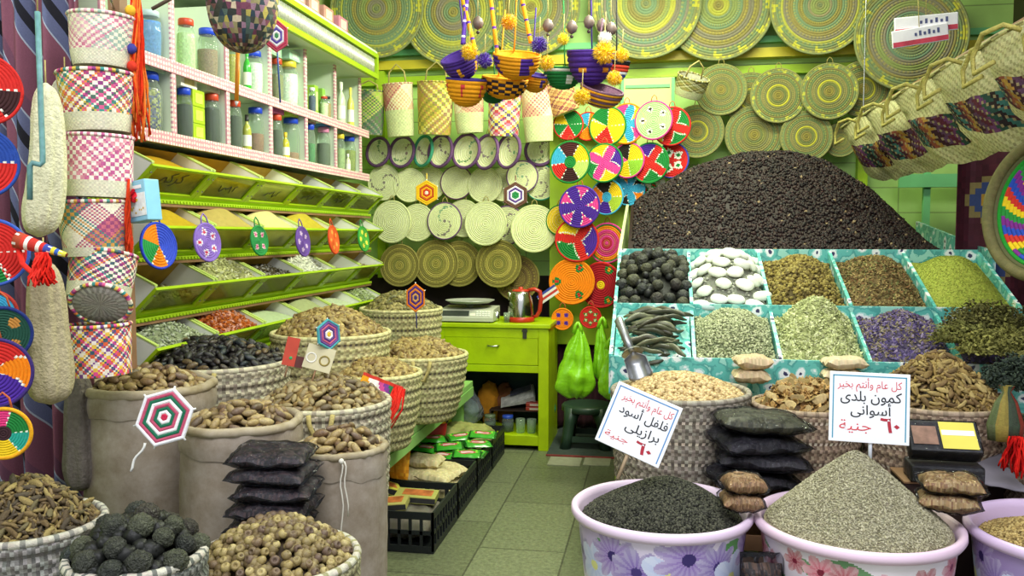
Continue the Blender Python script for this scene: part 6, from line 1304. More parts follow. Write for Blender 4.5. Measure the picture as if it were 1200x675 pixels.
# ---- yarn stars on sticks
def star(name, p, n, r, cols, label, nsides=6, stick=None, roll=0, sx=1, group='woven yarn stars', tasseled=False):
    M = facing(p, n, roll); t = thing(name, label, 'yarn star', group=group, M=M); V = [(0, 0, .004)]; Fc = []; cs = []; K = len(cols)
    sub = 3
    for k in range(1, K*sub+1):
        q = r*k/(K*sub)
        for s in range(nsides): a = 2*pi*s/nsides+pi/2; V.append((q*cos(a)*sx, q*sin(a), .004+(.0016 if k % sub else -.0008)))
    for s in range(nsides): Fc.append((0, 1+s, 1+(s+1) % nsides)); cs.append(L(cols[0]))
    for k in range(K*sub-1):
        for s in range(nsides): a = 1+k*nsides+s; b = 1+k*nsides+(s+1) % nsides; Fc.append((a, a+nsides, b+nsides, b)); cs.append(L(cols[min(K-1, (k+1)//sub)]))
    b0 = len(V); V += [(r*cos(2*pi*s/nsides+pi/2)*sx, r*sin(2*pi*s/nsides+pi/2), -.003) for s in range(nsides)]; e = 1+(K*sub-1)*nsides
    for s in range(nsides): Fc.append((e+s, b0+s, b0+(s+1) % nsides, e+(s+1) % nsides)); cs.append(L(cols[-1]))
    Fc.append(tuple(b0+s for s in range(nsides))[::-1]); cs.append(L(cols[-1])); ob('woven_yarn', V, Fc, V_COIL, t, cs, False)
    for s in range(nsides//2):
        a = 2*pi*s/nsides+pi/2; e = 1.07*r; ob('spoke', *tubeg([(e*cos(a)*sx, e*sin(a), 0), (-e*cos(a)*sx, -e*sin(a), 0)], max(.0018, r*.035), 6), mat('spoke white', 'dcdcd6', .6, .1), t)
    if stick: ob('hanging_stick' if stick[2] else 'stick', *tubeg([(0, 0, -.004), (stick[0], stick[1], -.006)], max(.003, r*.05), 7), mat('stick '+stick[3], stick[3], .5, .1), t)
    return t
MR, TG = 'b8506a', '1f6a4c'
t = star('yarn_star', P(193, 489, 2.3), (.12, -.9, .25), .081, ['c02a4a', 'e6e6e4', TG, MR, 'e8e8e6', TG, MR, 'e4e4e6'], 'large red green and white yarn star in front of the first burlap sack', 6, None, radians(-14))
pts = [Vector((-.03+.004*sin(k)-.002*k, -.078-.01*k, -.002)) for k in range(9)]; ob('hanging_fringe', *tubeg(pts, .0035, 6), mat('spoke white', 'dcdcd6'), t)
p = aY(500, 226, 5.1); star('yarn_star', p, (0, -1, 0), .078, ['e8e0c8', 'c83a1c', 'e8a01c', 'b8481c', 'e8b81e', 'e0b01e'], 'yellow and red yarn hexagon hung over the pale straw trays', 6, (0, .12, True, 'c8a83a'), radians(0))
p = aY(604, 229, 5.1); star('yarn_star', p, (0, -1, 0), .082, ['2f8a4c', '2f8a4c', 'e8e4ec', '5a3a8c', 'e4e0e8', '6a4a3c', '6a4a3c'], 'brown purple and white yarn hexagon hung over the pale straw trays', 6, (0, .12, True, '6a4a3c'))
p = P(487, 349, 4.2); star('yarn_star', p, (.2, -1, .05), .072, ['3a3a78', 'd8a05a', '4a2c7a', 'e0822a', '4a3084', 'e07a20'], 'orange and purple yarn star on a stick above the walkway baskets', 6, (.005, -.15, False, '4a4a8a'), 0, .72)
p = P(385, 392, 2.95); star('yarn_star', p, (.9, -.5, .1), .055, ['e0b83a', 'e8e4e0', '5a3a7a', 'b85a7a', '6a4a8c', '4a9aa0'], 'narrow edge on purple yarn star stuck in the pale dates', 6, (.0, -.09, False, '4a9aa0'))
p = P(324, 42, 3.0); star('yarn_star', p, (.5, -1, -.1), .058, ['4a8a5a', 'e8e8e0', '5a4a9a', 'e4e0e0', 'b8405a', 'b84a5c'], 'red and white yarn hexagon hung from a blue stick above the jars', 6, (.01, -.23, True, '3a5aa0'), 0, .75)
a = P(279, 52, 2.95); b = P(277, 124, 2.95); t = thing('orange_stick', 'orange stick with white tip hanging in front of the jars', 'stick', a); ob('hanging_shaft', *tubeg([(0, 0, 0), (b-a)*.93], .0075, 8), mat('orange stick', 'e08a1c', .4, .1), t); ob('white_tip', *tubeg([(b-a)*.93, b-a], [.007, .002], 8), mat('spoke white', 'dcdcd6'), t); ob('string', *tubeg([(0, 0, 0), (0, 0, .2)], .0015, 5), M_STRAW, t)
# small signs stuck in the pale dates
p = P(412-30, 420, 2.95); t = thing('card_sign', 'small cream card with two ring drawings stuck in the pale dates', 'card', M=facing(P(374, 420, 2.93), (.35, -1, .3), -.3)); MB().box(-.048, .048, -.042, .042, -.002, .001).build('card', mat('cream card', 'c8c09a', .6, .1, 20), t)
for x, c in ((-.026, 'e8e6d8'), (.02, '8a7a3a')): ob('drawn_ring', *torusg(.016, .003, 24, 6, .0015), mat('ring '+c, c, .6), t, loc=(x, -.004, 0))
ob('stick', *tubeg([(0, -.04, -.004), (0, -.1, -.006)], .003, 6), M_WOOD, t)
t = thing('card_sign', 'small folded red card with a green dot stuck in the black dates edge', 'card', M=facing(P(341, 412, 2.98), (.5, -1, .2), -.25)); MB().box(-.022, .022, -.05, .05, -.002, .001).build('card', mat('red card', 'b8402a', .6, .15, 20), t); MB().box(.022, .05, -.05, -.01, -.006, -.003).build('folded_flap', mat('maroon card', '5a2a28', .6), t); ob('green_dot', *latheg([(.006, .0012), (.0055, .002), (.0005, .0022)], 12), mat('green dot', '2f9a5a', .5), t, loc=(.004, -.022, 0))
ob('stick', *tubeg([(0, -.05, -.004), (0, -.09, -.006)], .003, 6), M_WOOD, t)
# red fringed strip on the aisle basket
p = P(447, 452, 3.22); t = thing('fringed_strip', 'patterned woven strip with long red fringe over the pale date basket', 'strip', M=facing(p, (.5, -1, .35), -.42)); n = 24; cc = ['e8a01c', 'e8a01c', 'e8e4dc', 'e8e4dc', 'c84a8a', '7a3a8a', '2f7a4a', 'c83a2c']; V = []; Fc = []; cs = []
for i in range(n+1):
    for j in range(5): V.append((-.08+.16*i/n, -.025+.05*j/4, .004*sin(i*.9)))
for i in range(n):
    for j in range(4): k = i*5+j; Fc.append((k, k+5, k+6, k+1)); cs.append(L('c83a2c') if j in (3,) else L(cc[min(7, (i+j)//3)]))
ob('woven_strip', V, Fc, V_COIL, t, cs, False); g = MB()
for k in range(50): x = .045+.045*R.random(); g.tube([(x, -.0+.02*R.random(), .004), (x+R.uniform(-.01, .02), -.06, .012), (x-.03+R.uniform(-.02, .02), -.17-R.random()*.05, .02)], .0026, 5, jit(R.choice(['c8241c', 'a81c18', 'd83a2c']), .1))
g.build('red_fringe', vmat('wool yarn', .95, .2, 120, .4, 250), t, True)
# bagged black fruit in front of the sacks
p = P(312, 578, 2.22); c = thing('stool_crate', 'dark crate beneath the pile of bagged black fruit', 'crate', (p.x, p.y+.03, 0)); zc = P(312, 622, 2.22).z
MB().box(-.1, .1, -.07, .07, zc-.03, zc-.01).build('lid', M_DARK, c)
for x in (-.09, .09):
    for y in (-.06, .06): MB().box(x-.01, x+.01, y-.01, y+.01, 0, zc-.03).build('leg', M_DARK, c)
hh = (622-525)*2.22/1000/5
for i in range(5): packet('plastic_bag', TR((p.x+(.005, .012, .016, .004, -.004)[i], p.y+.02+.008*i, zc-.008+hh*i), .12+.06*(-1)**i, .06, .02), .215, .17, hh*1.02, ['2a2628', '3a3034', '1e1c20', '4a3a3a'], '%s clear bag of black dried fruit in the pile before the burlap sacks' % ['lowest', 'second', 'middle', 'fourth', 'topmost'][i], 'bag', 'clear bags piled before the burlap sacks', seed=40+i)
# ================================================================ lime cabinet and what stands on it
CY0 = 5.02; a = aY(514, 378, CY0); b = aY(643, 378, CY0); cx0, cx1, ct = a.x, b.x, a.z; CD = .46
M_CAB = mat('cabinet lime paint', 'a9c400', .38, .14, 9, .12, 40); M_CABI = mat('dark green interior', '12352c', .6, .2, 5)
t = thing('cabinet', 'lime green painted cabinet with a drawer above an open shelf', 'cabinet', (0, 0, 0)); w = cx1-cx0
cb = MB(); cb.box(cx0, cx0+.035, CY0, CY0+CD, 0, ct-.025, bev=.003); cb.box(cx1-.062, cx1, CY0, CY0+.05, 0, ct-.025, bev=.003); cb.box(cx1-.03, cx1, CY0+.0501, CY0+CD, 0, ct-.025, bev=.003); cb.box(cx0+.0351, cx1-.0621, CY0, CY0+.03, ct-.085, ct-.026, bev=.002); zd = aY(560, 465-3, CY0).z; zl = aY(560, 458, CY0).z
zdb = aY(570, 427, CY0).z; zdt = aY(570, 390, CY0).z
cb.box(cx0+.0351, cx1-.0621, CY0, CY0+.03, zdb-.045, zdb-.003, bev=.002); cb.box(cx0+.0351, cx1-.0621, CY0, CY0+CD, .03, .09, bev=.003); cb.build('carcass', M_CAB, t)
MB().box(cx0-.012, cx1+.012, CY0-.015, CY0+CD+.01, ct-.0249, ct, bev=.004).build('top_board', M_CAB, t)
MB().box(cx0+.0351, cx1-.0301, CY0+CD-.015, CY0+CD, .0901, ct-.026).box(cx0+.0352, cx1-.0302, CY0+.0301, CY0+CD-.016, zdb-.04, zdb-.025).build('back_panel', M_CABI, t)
dr = MB().box(cx0+.037, cx1-.064, CY0+.002, CY0+.022, zdb, zdt+.0, bev=.003).box(cx0+.037, cx1-.064, CY0+.0221, CY0+.3, zdb, zdb+.01).build('drawer', M_CAB, t)
q = aY(578, 405, CY0); ob('drawer_handle', *tubeg([(q.x-.035, CY0+.001, q.z), (q.x-.028, CY0-.016, q.z), (q.x, CY0-.02, q.z-.002), (q.x+.028, CY0-.016, q.z), (q.x+.035, CY0+.001, q.z)], .005, 8), M_STEEL, dr)
q = aY(615, 390, CY0); hs = MB().box(q.x-.012, q.x+.012, CY0-.006, CY0-.0001, q.z-.035, q.z+.04, bev=.001).box(q.x-.017, q.x+.017, CY0-.009, CY0-.0061, q.z+.005, q.z+.018).build('hasp', mat('dark steel', '54544c', .35, .2, 30, metal=.8), t)
# scale
TP = ct+.001; p = aZ(557, 372, TP); MS_ = thing('weighing_scale', 'grey electronic weighing scale with round steel pan on the cabinet', 'scale', (p.x, CY0+.11, TP))
ws = .15; M_SCB = mat('scale plastic', 'b9bca6', .4, .06, 10)
prof = [(-.1, .008), (-.1, .03), (-.075, .078), (.13, .088), (.13, .008)]
V = [(-ws-.002, y, z) for y, z in prof]+[(ws+.03, y, z) for y, z in prof]; ob('scale_body', V, [(0, 1, 2, 3, 4), (9, 8, 7, 6, 5)]+[(i, 5+i, 5+(i+1) % 5, (i+1) % 5) for i in range(5)], M_SCB, MS_, smooth=False)
Mf = Matrix.Translation((0, -.0875, .054)) @ Matrix.Rotation(radians(62), 4, 'X')
MB().box(-.135, .03, -.016, .018, .0005, .003, M=Mf).build('display_window', mat('dark display', '3c423c', .2, .1, 20), MS_)
k = MB()
for i in range(5):
    for j in range(3): k.box(.075+i*.018, .088+i*.018, -.016+j*.012, -.007+j*.012, .0005, .003, M=Mf)
k.build('keypad', mat('keypad', 'd5d8c8', .5, .1), MS_); MB().box(.036, .07, -.014, .002, .0005, .002, M=Mf).build('sticker', mat('sticker', 'e0dfc6', .5, .1), MS_)
for x in (-.12, .15):
    for y in (-.08, .11): MB().lathe([(.001, 0), (.012, 0), (.012, .0085), (.001, .0085)], 12, M=TR((x, y, 0))).build('foot', mat('black rubber', '1a1a1a', .7), MS_)
pn = ob('pan', *latheg([(.001, .108), (.05, .108), (.12, .112), (.15, .126), (.153, .13), (.15, .1275), (.12, .1155), (.05, .1115), (.001, .1115)], 56), mat('pan steel', 'b5b9ae', .4, .08, 20, metal=.35), MS_, loc=(.01, .03, 0)); ob('pan_support', *latheg([(.03, .0), (.025, .02), (.02, .02)], 16), M_STEEL, pn, loc=(0, 0, .0885))
# kettle
p = aZ(621, 371, TP); k = thing('kettle', 'steel electric kettle with red base and red handle on the cabinet', 'kettle', (p.x-.01, CY0+.14, TP)); M_KR = mat('red kettle plastic', 'b0301c', .3, .08, 10)
ob('steel_body', *latheg([(.078, .032), (.08, .05), (.074, .12), (.062, .175), (.056, .185), (.001, .187)], 48), mat('kettle steel', 'c2c4bd', .18, .05, 10, metal=1), k)
ob('kettle_base', *latheg([(.001, .0), (.083, 0), (.086, .008), (.084, .028), (.079, .0315), (.001, .0315)], 48), M_KR, k)
ob('lid', *latheg([(.054, .1875), (.05, .196), (.02, .2), (.014, .201), (.014, .212), (.001, .214)], 36), M_KR, k)
ob('handle', *tubeg([(.045, 0, .193), (.085, 0, .2), (.118, 0, .185), (.125, 0, .14), (.118, 0, .07), (.1, 0, .035), (.08, 0, .03)], [.011, .013, .014, .014, .013, .012, .01], 10), M_KR, k)
ob('spout', *latheg([(.02, 0), (.012, .04), (.004, .05)], 14), mat('kettle steel', 'c2c4bd'), k, M=TR((-.058, 0, .135), 0, 0, -.35))
# little things: tea glasses by the kettle, cloth tag
for i, (px, lab) in enumerate(((597, 'small upright tea glass left of the steel kettle'), (590, 'small steel measuring cup beside the scale'))):
    p = aZ(px, 376-4*i, TP); g = thing('tea_glass', lab, 'glass', (p.x, CY0+.07+.06*i, TP), None); ob('glass_body', *latheg([(.001, .004), (.014, .0), (.018, .02), (.02, .06), (.0185, .06), (.0165, .02), (.001, .008)], 24), GLASS if i == 0 else M_STEEL, g); ob('liquid', *latheg([(.001, .009), (.0155, .012), (.017, .035), (.001, .035)], 20), mat('tea', '5a3a1c', .2), g)
# contents of the open shelf
Z1 = .091
def inpt(px, y): return aY(px, 400, y).x
t = thing('plastic_bag', 'crumpled clear plastic bag inside the cabinet beside an orange cloth', 'bag', (inpt(549, 5.2), 5.2, Z1)); V, F_ = ell(22, 16, .09, .07, .115, lambda v: (v[0]*(1+.5*noise3(v, 16, 2)), v[1]*(1+.3*noise3(v, 16, 5)), v[2]*(1+.25*noise3(v, 14, 8))+.12)); ob('bag_film', [tuple(v) for v in V], [tuple(map(int, f)) for f in F_], FILM2, t); T_ = ell(14, 10, .07, .05, .08, lambda v: (v[0], v[1], v[2]*(1+.2*noise3(v, 14, 8))+.1)); ob('stuffing', [tuple(v) for v in T_[0]], [tuple(map(int, f)) for f in T_[1]], mat('pale film stuffing', 'a3bdb5', .4, .2, 30, .6, 30), t)
def rag(px, y, r, h, c, lab, sd, name='cloth_bundle'):
    t = thing(name, lab, 'cloth', (inpt(px, y), y, Z1)); V, F_ = ell(26, 18, 1, 1, 1, lambda v: (r*v[0]*(1+.35*noise3(v, 2.4, sd)), .07*v[1]*(1+.3*noise3(v, 2.8, sd)), h*.5*v[2]*(1+.3*noise3(v, 2.2, sd))+h*.52)); ob('folded_cloth', [tuple(v) for v in V], [tuple(map(int, f)) for f in F_], mat('rag '+c, c, .9, .2, 12, .6, 25), t); return t
rag(572, 5.33, .07, .26, 'c8861a', 'mustard orange cloth bundled in the cabinet', 3); rag(590, 5.38, .08, .24, '7a4a28', 'brown cloth bundled in the cabinet behind the jars', 6)
rag(640, 5.36, .06, .2, '1f7a4c', 'green cloth under the newspaper', 9)
np_ = aY(608, 470, 5.25); t = thing('newspaper', 'folded newspaper leaning inside the open cabinet', 'newspaper', M=TR((np_.x+.0, 5.3, np_.z), .1, .35, -.18)); mb = MB()
for i in range(4): mb.box(-.12, .1, -.08, .08, .006*i, .006*i+.003, M=TR((0, 0, .012), 0, 0, -.06*i))
mb.build('paper_sheets', mat('newsprint', 'c9c8bc', .8, .35, 30), t); MB().box(-.05, .09, -.0, .07, .043, .044, M=TR((0, 0, 0), 0, 0, -.18)).build('printed_picture', mat('news picture', '5a5a68', .8, .4, 40), t)
wl = thing('rack', 'hidden wire rack shelf holding the newspaper and red packets', 'rack', (0, 0, 0)); MB().box(cx0+.28, cx1-.065, CY0+.17, CY0+CD-.02, .2, .206).box(cx0+.28, cx0+.29, CY0+.17, CY0+CD-.02, Z1, .2).build('rack_board', mat('rack brown', '3a2a20', .7), wl)
def sjar(px, lid, cont, lab, y=5.12): 
    t = thing('spice_jar', lab, 'jar', (inpt(px, y), y, Z1), 'small jars on the cabinet floor'); r = .036
    ob('glass_body', *latheg([(.001, 0), (r, .002), (r, .07), (r*.85, .082)], 28), GLASS, t); ob('contents', *latheg([(.001, .004), (r*.93, .005), (r*.93, .055), (.001, .056)], 24), mat('jar fill '+cont, cont, .7, .2, 40), t); ob('lid', *latheg([(r*.9, .0825), (r*.93, .084), (r*.93, .1), (.001, .101)], 28), mat('lid '+lid, lid, .35), t)
sjar(574, '6a7a5a', '4a5a4a', 'small grey lidded jar on the cabinet floor'); sjar(595, '2f50b8', '33414a', 'small blue lidded jar on the cabinet floor')
for i, px in enumerate((610, 623)):
    t = thing('tumbler', 'clear drinking tumbler on the cabinet floor, %s the post' % ['second from', 'next to'][i], 'glass', (inpt(px, 5.1), 5.1, Z1), None); ob('glass_body', *latheg([(.001, .003), (.024, 0), (.029, .085), (.0275, .085), (.0225, .006), (.001, .007)], 28), GLASS, t)
for i in range(2):
    t = thing('red_packet', ['lower', 'upper'][i]+' red packet lying on the rack in the cabinet', 'packet', M=TR((inpt(627, 5.22), 5.23, .207+.026*i), .05*i)); MB().box(-.055, .055, -.04, .04, 0, .025, bev=.006).build('packet_body', mat('red wrapper', 'b0402e', .35, .3, 30), t); MB().box(-.03, .03, -.0405, -.0402, .006, .018).build('printed_band', mat('wrapper band', 'd8c8b0', .4), t)
# stool
p = aZ(690, 533, 0); sx, sy = aZ(688, 522, 0).x, aZ(688, 522, 0).y; hs_ = .265; t = thing('stool', 'dark green plastic step stool under the hanging green bags', 'stool', (sx, sy, 0)); M_ST_ = mat('dark green plastic', '2c4232', .35, .08, 12)
ob('seat', *latheg([(.001, hs_), (.12, hs_), (.15, hs_-.004), (.158, hs_-.014), (.158, hs_-.04), (.146, hs_-.045), (.142, hs_-.02), (.001, hs_-.02)], 40), M_ST_, t)
for i in range(4):
    aa = pi/4+i*pi/2; c, s = cos(aa), sin(aa); pts = [(c*.115, s*.115, hs_-.022), (c*.14, s*.14, hs_*.6), (c*.155, s*.155, hs_*.3), (c*.175, s*.175, 0)]; ob('leg', *tubeg(pts, [.055, .036, .032, .036], 10), M_ST_, t)
for i in range(4):
    aa = i*pi/2; c, s = cos(aa), sin(aa); MB().box(-.095, .095, -.006, .006, .045, .08, M=TR((c*.115, s*.115, 0), aa+pi/2)).build('brace', M_ST_, t)
# floor mat under the stool
t = thing('floor_mat', 'dark grey mat with red edge under the stool', 'mat', (0, 0, 0)); a = aZ(640, 534, 0); b = aZ(716, 505, 0); MB().box(a.x, b.x+.3, a.y, 5.7, .001, .008).build('mat_sheet', mat('grey mat', '39433f', .8, .2, 30), t); MB().box(a.x, b.x+.3, a.y-.012, a.y-.0002, .001, .01).build('red_edge', mat('red edging', '8a3a34', .8, .2, 40), t)
st2 = thing('door_sill', 'pale stone strips let into the floor before the mat', 'threshold', (0, 0, 0)); st2['kind'] = 'structure'
for x0, x1 in ((641, 682), (683, 716)): a_ = aZ(x0, 545, 0); b_ = aZ(x1, 538, 0); MB().box(a_.x, b_.x, a_.y, b_.y+.02, .0005, .003).build('stone_strip', mat('pale stone', '9a9a82', .5, .15, 30), st2)
# dark sheet standing in for the shaded void behind the stool
t = thing('shade_sheet', 'dark red shade sheet standing in for the dark void behind the stool', 'cloth', (0, 0, 0)); a = aY(645, 405, 5.6); b = aY(745, 405, 5.6); V = []; Fc = []
for i in range(41):
    for j in range(12): V.append((a.x+(b.x-a.x)*i/40, 5.63+.02*sin(i*1.1), .02+(a.z-.02)*j/11))
for i in range(40):
    for j in range(11): k_ = i*12+j; Fc.append((k_, k_+12, k_+13, k_+1))
o = ob('hanging_fabric', V, Fc, mat('dark red shade sheet', '3a1a20', .9, .25, 8), t); o.modifiers.new('s', 'SOLIDIFY').thickness = .003
# green carrier bags
def carrier(px, yt, yb, d, w, lab, sd, dp=.07):
    p = P(px, yt, d); h = (yb-yt)*d/1000; wd = w*d/1000; t = thing('carrier_bag', lab, 'bag', p, 'green carrier bags'); n = 48; k = 26; prof = [(1, -h*i/k) for i in range(k+1)]
    def fn(q, i, a):
        v = i/k; s = (.06+.94*min(1, v*1.35)**.8)*(1-.35*max(0, v-.85)/.15*max(0, v-.85)/.15*1.8 if v > .85 else 1); wv = 1+.24*sin(a*6+sd+v*3+1.5*noise3((cos(a), sin(a), v), 1.5, sd))*(1-v*.5)+.25*noise3((cos(a), sin(a), v*3), 2.0, sd)
        return (wd/2*s*wv*cos(a)+.012*sin(v*3+sd), dp*s*wv*sin(a), -h*v+.02*noise3((a, v, 0), 2, sd)*v)
    V, Fc = latheg(prof, n, fn=fn); V.append((0, 0, -h*1.0)); Fc += [(k*n+j, k*n+(j+1) % n, len(V)-1) for j in range(n)]; ob('bag_body', V, Fc, mat('green film plastic', '86c81e', .3, .15, 18, .5, 22, bdist=.015), t)
    for s in (-1, 1): ob('hanging_handle', *tubeg([(s*.02, 0, -.03), (s*.012, 0, .01), (0, 0, .03)], [.014, .009, .006], 7), mat('green film plastic', '86c81e'), t)
carrier(677, 384, 466, 4.5, 46, 'plump lime green carrier bag hanging above the stool', 2); carrier(706, 378, 448, 4.55, 24, 'slim lime green carrier bag hanging next to the flowered stand', 5, .05); carrier(716, 402, 468, 4.3, 24, 'lime green carrier bag bunched low against the flowered stand', 9, .04)
# striped paper flag and cloth by kettle
t = thing('pennant', 'red white and blue striped paper pennant beside the kettle handle', 'pennant', M=facing(aY(642, 345, 5.3), (-.2, -1, 0), .6)); 
for i, c in enumerate(('e8e4e0', 'c83a34', 'e8e4e0', '3a4aa0')): MB().box(-.07+.02*(i % 2)*0, .07, -.03+.015*i, -.0151+.015*i, -.001, .001).build('hanging_stripe', mat('paper '+c, c, .6, .05), t)
# metal scoop
p = P(746, 432, 3.1); Ms = facing(p, (.1, -.75, .55), radians(14)); t = thing('metal_scoop', 'dull steel scoop standing in the chickpeas with handle up', 'scoop', M=Ms); V = []; Fc = []
n = 20
for i in range(9):
    for j in range(n+1): a_ = pi*(1.0+j/n); wr = .043*(1-.12*i/8) if i < 7 else .043*(1-.12*i/8)*(1-.5*(i-6)); V.append((wr*cos(a_), .055-.1*(1-i/8)-(.02*(1-i/8)*abs(cos(a_))*0), .03+wr*.9*sin(a_)))
for i in range(8):
    for j in range(n): k_ = i*(n+1)+j; Fc.append((k_, k_+1, k_+n+2, k_+n+1))
o = ob('scoop_bowl', V, Fc, mat('dull aluminium', '9a9c9e', .35, .2, 25, metal=.85), t); o.modifiers.new('s', 'SOLIDIFY').thickness = .002
ob('scoop_back', *latheg([(.042, 0), (.03, .012), (.012, .018), (.001, .019)], 24), mat('dull aluminium', '9a9c9e'), t, M=TR((0, .055, .02), 0, -pi/2))
ob('handle', *tubeg([(0, .06, .02), (-.004, .1, .02), (-.01, .2, .022), (-.012, .205, .022)], [.012, .016, .017, .014], 14), mat('dull aluminium', '9a9c9e'), t)
# ---- crates along the walkway
M_CR = mat('black crate plastic', '1c2022', .45, .1, 20)
def crate(x0, x1, y0, y1, h, lab):
    t = thing('plastic_crate', lab, 'crate', ((x0+x1)/2, (y0+y1)/2, 0), 'black crates along the walkway'); w, l = (x1-x0)/2, (y1-y0)/2
    MB().box(-w, w, -l, l, .002, .01).build('crate_bottom', M_CR, t); th = .009
    for nm, sx, sy in (('side', 1, 0), ('side', -1, 0), ('end', 0, 1), ('end', 0, -1)):
        m = MB(); L_ = l if sx else w; 
        def bar(u0, u1, z0, z1):
            if sx: m.box(min(sx*w, sx*(w-th)), max(sx*w, sx*(w-th)), u0, u1, z0, z1)
            else: m.box(u0, u1, min(sy*l, sy*(l-th)), max(sy*l, sy*(l-th)), z0, z1)
        bar(-L_, L_, h-.03, h); bar(-L_, L_, .01, .03); bar(-L_, L_, h*.5-.008, h*.5+.008); kk = 9 if sx else 8
        for i in range(kk+1): u = -L_+(2*L_-.012)*i/kk; bar(u, u+.012, .03, h-.03)
        m.build('lattice_'+nm, M_CR, t)
    return t
ys = [3.30, 3.74, 4.16, 4.56, 4.95]; hs2 = [.17, .165, .17, .165]; labs = ['nearest black lattice crate with flat cartons along the walkway', 'black lattice crate of cream packets, second along the walkway', 'black lattice crate of green and red packets along the walkway', 'farthest black lattice crate, by the cabinet']
XC0, XC1 = -1.27, -.885
for i in range(4): crate(XC0, XC1, ys[i], ys[i+1]-.012, hs2[i], labs[i])
cxm = (XC0+XC1)/2
# fill crates: hidden lower goods
for i, (c, lab) in enumerate((('6a6458', 'lower cartons filling the nearest crate'), ('b8aa80', 'lower cream sacks filling the second crate'), ('3a6a34', 'lower green packets filling the third crate'), ('9a9a5a', 'beige sack lying in the farthest crate'))):
    packet('packed_goods', TR((cxm, (ys[i]+ys[i+1])/2-.006, .012)), XC1-XC0-.03, ys[i+1]-ys[i]-.045, .12 if i < 3 else .2, [c], lab, 'packet', None, False, seed=60+i)
# cream packets in crate 2
def at2(px, py, z): q = aZ(px, py, z); return q
for i, (x, y, z, rz, lab) in enumerate(((-1.14, 4.02, .115, .2, 'cream powder packet at the back of the second crate'), (-1.0, 4.03, .112, -.5, 'cream powder packet at the aisle side of the second crate'), (-1.13, 3.88, .125, .05, 'cream powder packet by the inner side of the second crate'), (-1.02, 3.86, .127, -.25, 'cream powder packet at the front of the second crate'), (-1.1, 3.94, .18, -.08, 'topmost cream powder packet of the second crate'))):
    packet('powder_packet', TR((x, y, z), rz, .03, .04), .2, .14, .06, ['d2c596', 'c8ba88'], lab, 'packet', 'cream packets in the second crate', False, seed=70+i)
# green and red packets in crate 3
def candy(x, y, z, rz, lab, rx=.1, ry=0):
    M = TR((x, y, z), rz, rx, ry); t = thing('snack_sachet', lab, 'packet', M=M, group='green sachets in the third crate'); n, k = 14, 10; V = []; Fc = []; cs = []
    for s in (1, -1):
        b0 = len(V)
        for i in range(n+1):
            for j in range(k+1): u = -1+2*i/n; v = -1+2*j/k; e = max(0, (1-u**6))**.5*max(0, 1-v**4)**.5; V.append((.075*u, .05*v, .012+s*.011*e+.004*noise3((u, v, s), 2.5, rz*9)))
        for i in range(n):
            for j in range(k): q = b0+i*(k+1)+j; f = (q, q+k+1, q+k+2, q+1); Fc.append(f if s > 0 else f[::-1]); u = -1+2*(i+.5)/n; v = -1+2*(j+.5)/k; c = '3aa02c'; c = 'c83a5a' if (u/.55)**2+(v/.5)**2 < 1 else c; c = 'e6c8cc' if abs(v) < .14 and abs(u) < .38 else c; c = '1c5a1e' if abs(u) > .88 else '8ad040' if .62 < abs(u) < .72 and v > 0 else c; cs.append(L(c))
    ob('sachet_body', V, Fc, vmat('shiny wrapper', .22, .06, 30, spec=.6), t, cs, True)
k_ = 0; wor = ['first', 'second', 'third', 'fourth', 'fifth', 'sixth', 'seventh', 'eighth', 'ninth', 'tenth', 'eleventh', 'twelfth']
for j in range(4):
    for i in range(3): candy(-1.2+.125*i+.01*j, 4.21+.085*j, .135+.016*((i+j) % 3)+.014*j, .2*(-1)**(i+j)+.1*j, '%s green sachet with red oval from the near corner of the third crate' % wor[k_], .12, .05*(-1)**i); k_ += 1
# cartons in crate 1
for i, (x, y, z, rz, ry, c, lab) in enumerate(((-1.03, 3.56, .14, .08, .05, 'a8a85a', 'yellow green flat carton at the back of the nearest crate'), (-1.12, 3.42, .145, .12, -.08, 'b0a860', 'pale yellow flat carton at the front of the nearest crate'), (-1.22, 3.62, .16, .5, .35, 'c8c04a', 'upright yellow carton leaning at the inner end of the nearest crate'))):
    t = thing('carton', lab, 'box', M=TR((x, y, z), rz, .05, ry), group='flat cartons in the nearest crate'); MB().box(-.09, .09, -.055, .055, 0, .03, bev=.002).build('box_body', mat('carton '+c, c, .4, .15, 15), t); MB().box(-.06, .07, -.03, .04, .0302, .031).build('printed_panel', mat('carton print', 'b86a3a', .4, .5, 25), t); MB().box(-.091, .091, -.0556, -.0551, .004, .026).build('dark_side', mat('carton side', '3a3a3a', .5, .2, 30), t)
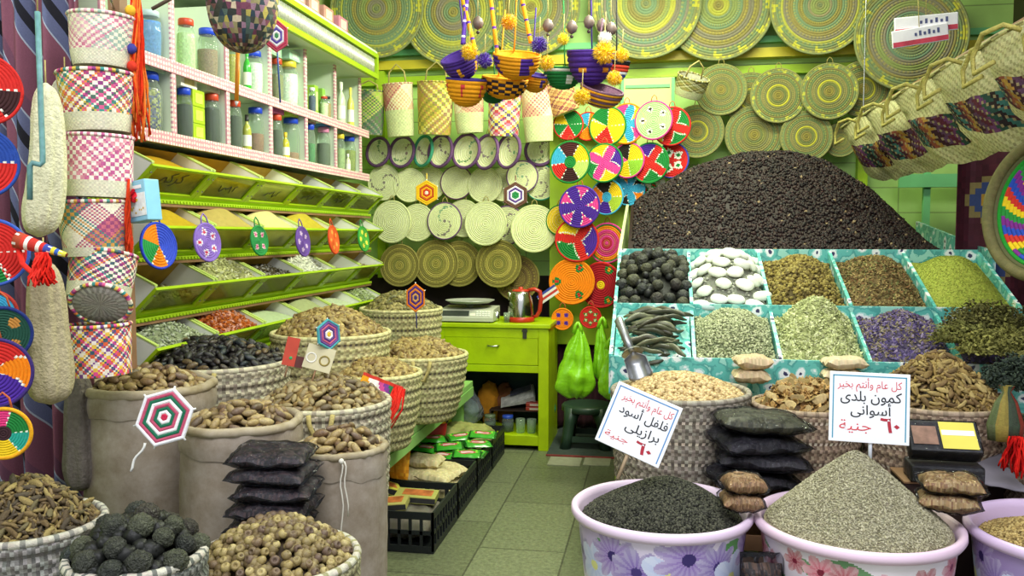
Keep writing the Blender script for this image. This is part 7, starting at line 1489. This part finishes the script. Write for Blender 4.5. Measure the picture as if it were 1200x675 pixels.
# red pot, orange sack between bench and crates
p = P(500, 535, 4.12); t = thing('red_pouch', 'open red pouch with patterned rim standing behind the green sachets', 'pouch', (p.x-.12, 4.47, .135)); ob('pouch_body', *latheg([(.001, 0), (.06, 0), (.075, .08), (.085, .15), (.08, .15), (.07, .08), (.055, .01), (.001, .01)], 28, fn=lambda q, i, a: (q[0]*(1+.07*cos(3*a)), q[1]*.7*(1+.07*cos(3*a)), q[2])), mat('red pouch', 'b02424', .5, .15, 20, .3, 20), t); V, Fc = torusg(.084, .007, 36, 6, .15); V = [(x*(1+.07*cos(3*atan2(y, x))), y*.7*(1+.07*cos(3*atan2(y, x))), z) for x, y, z in V]; ob('patterned_rim', V, Fc, V_COIL, t, [L(('e8a02a', '2a2a2a', 'e85a1c', 'e0d0a0')[(f//12) % 4]) for f in range(len(Fc))])
x_, y_ = -1.30, 4.02; 
packet('orange_sack', TR((-1.19, 3.78, .29), -.2, 1.35), .2, .28, .06, ['d8901c', 'e0a02a', 'c88018'], 'orange yellow mesh sack standing between bench and crates', 'sack', None, False, seed=91)
# ================================================================ light
def area(name, loc, rot, sx, sy, e, c):
    l = bpy.data.lights.new(name, 'AREA'); l.shape = 'RECTANGLE'; l.size = sx; l.size_y = sy; l.energy = e; l.color = c; o = bpy.data.objects.new(name, l); COL.objects.link(o); o.location = loc; o.rotation_euler = rot; return o
area('ceiling_tube_light', (.1, 3.7, 2.95), (0, radians(48), 0), .25, 1.7, 85, (.95, 1, .80))
area('ceiling_tube_light', (.35, 4.7, 3.12), (0, 0, 0), 1.6, .2, 48, (.93, 1, .70))
area('shop_front_light', (0, .4, 3.6), (radians(30), 0, 0), 3.4, 1.0, 120, (.95, .95, 1))
w = bpy.data.worlds.new('daylight'); SC.world = w; w.use_nodes = True; bg = w.node_tree.nodes['Background']; bg.inputs[0].default_value = (.9, .93, 1, 1); bg.inputs[1].default_value = 1.0
SC.view_settings.view_transform = 'Standard'; SC.view_settings.look = 'None'; SC.view_settings.exposure = 0.0; SC.view_settings.gamma = 1; SC.view_settings.use_curve_mapping = False
SC.cycles.max_bounces = 8; SC.cycles.transparent_max_bounces = 16; SC.cycles.caustics_reflective = False; SC.cycles.caustics_refractive = False; SC.cycles.use_denoising = True
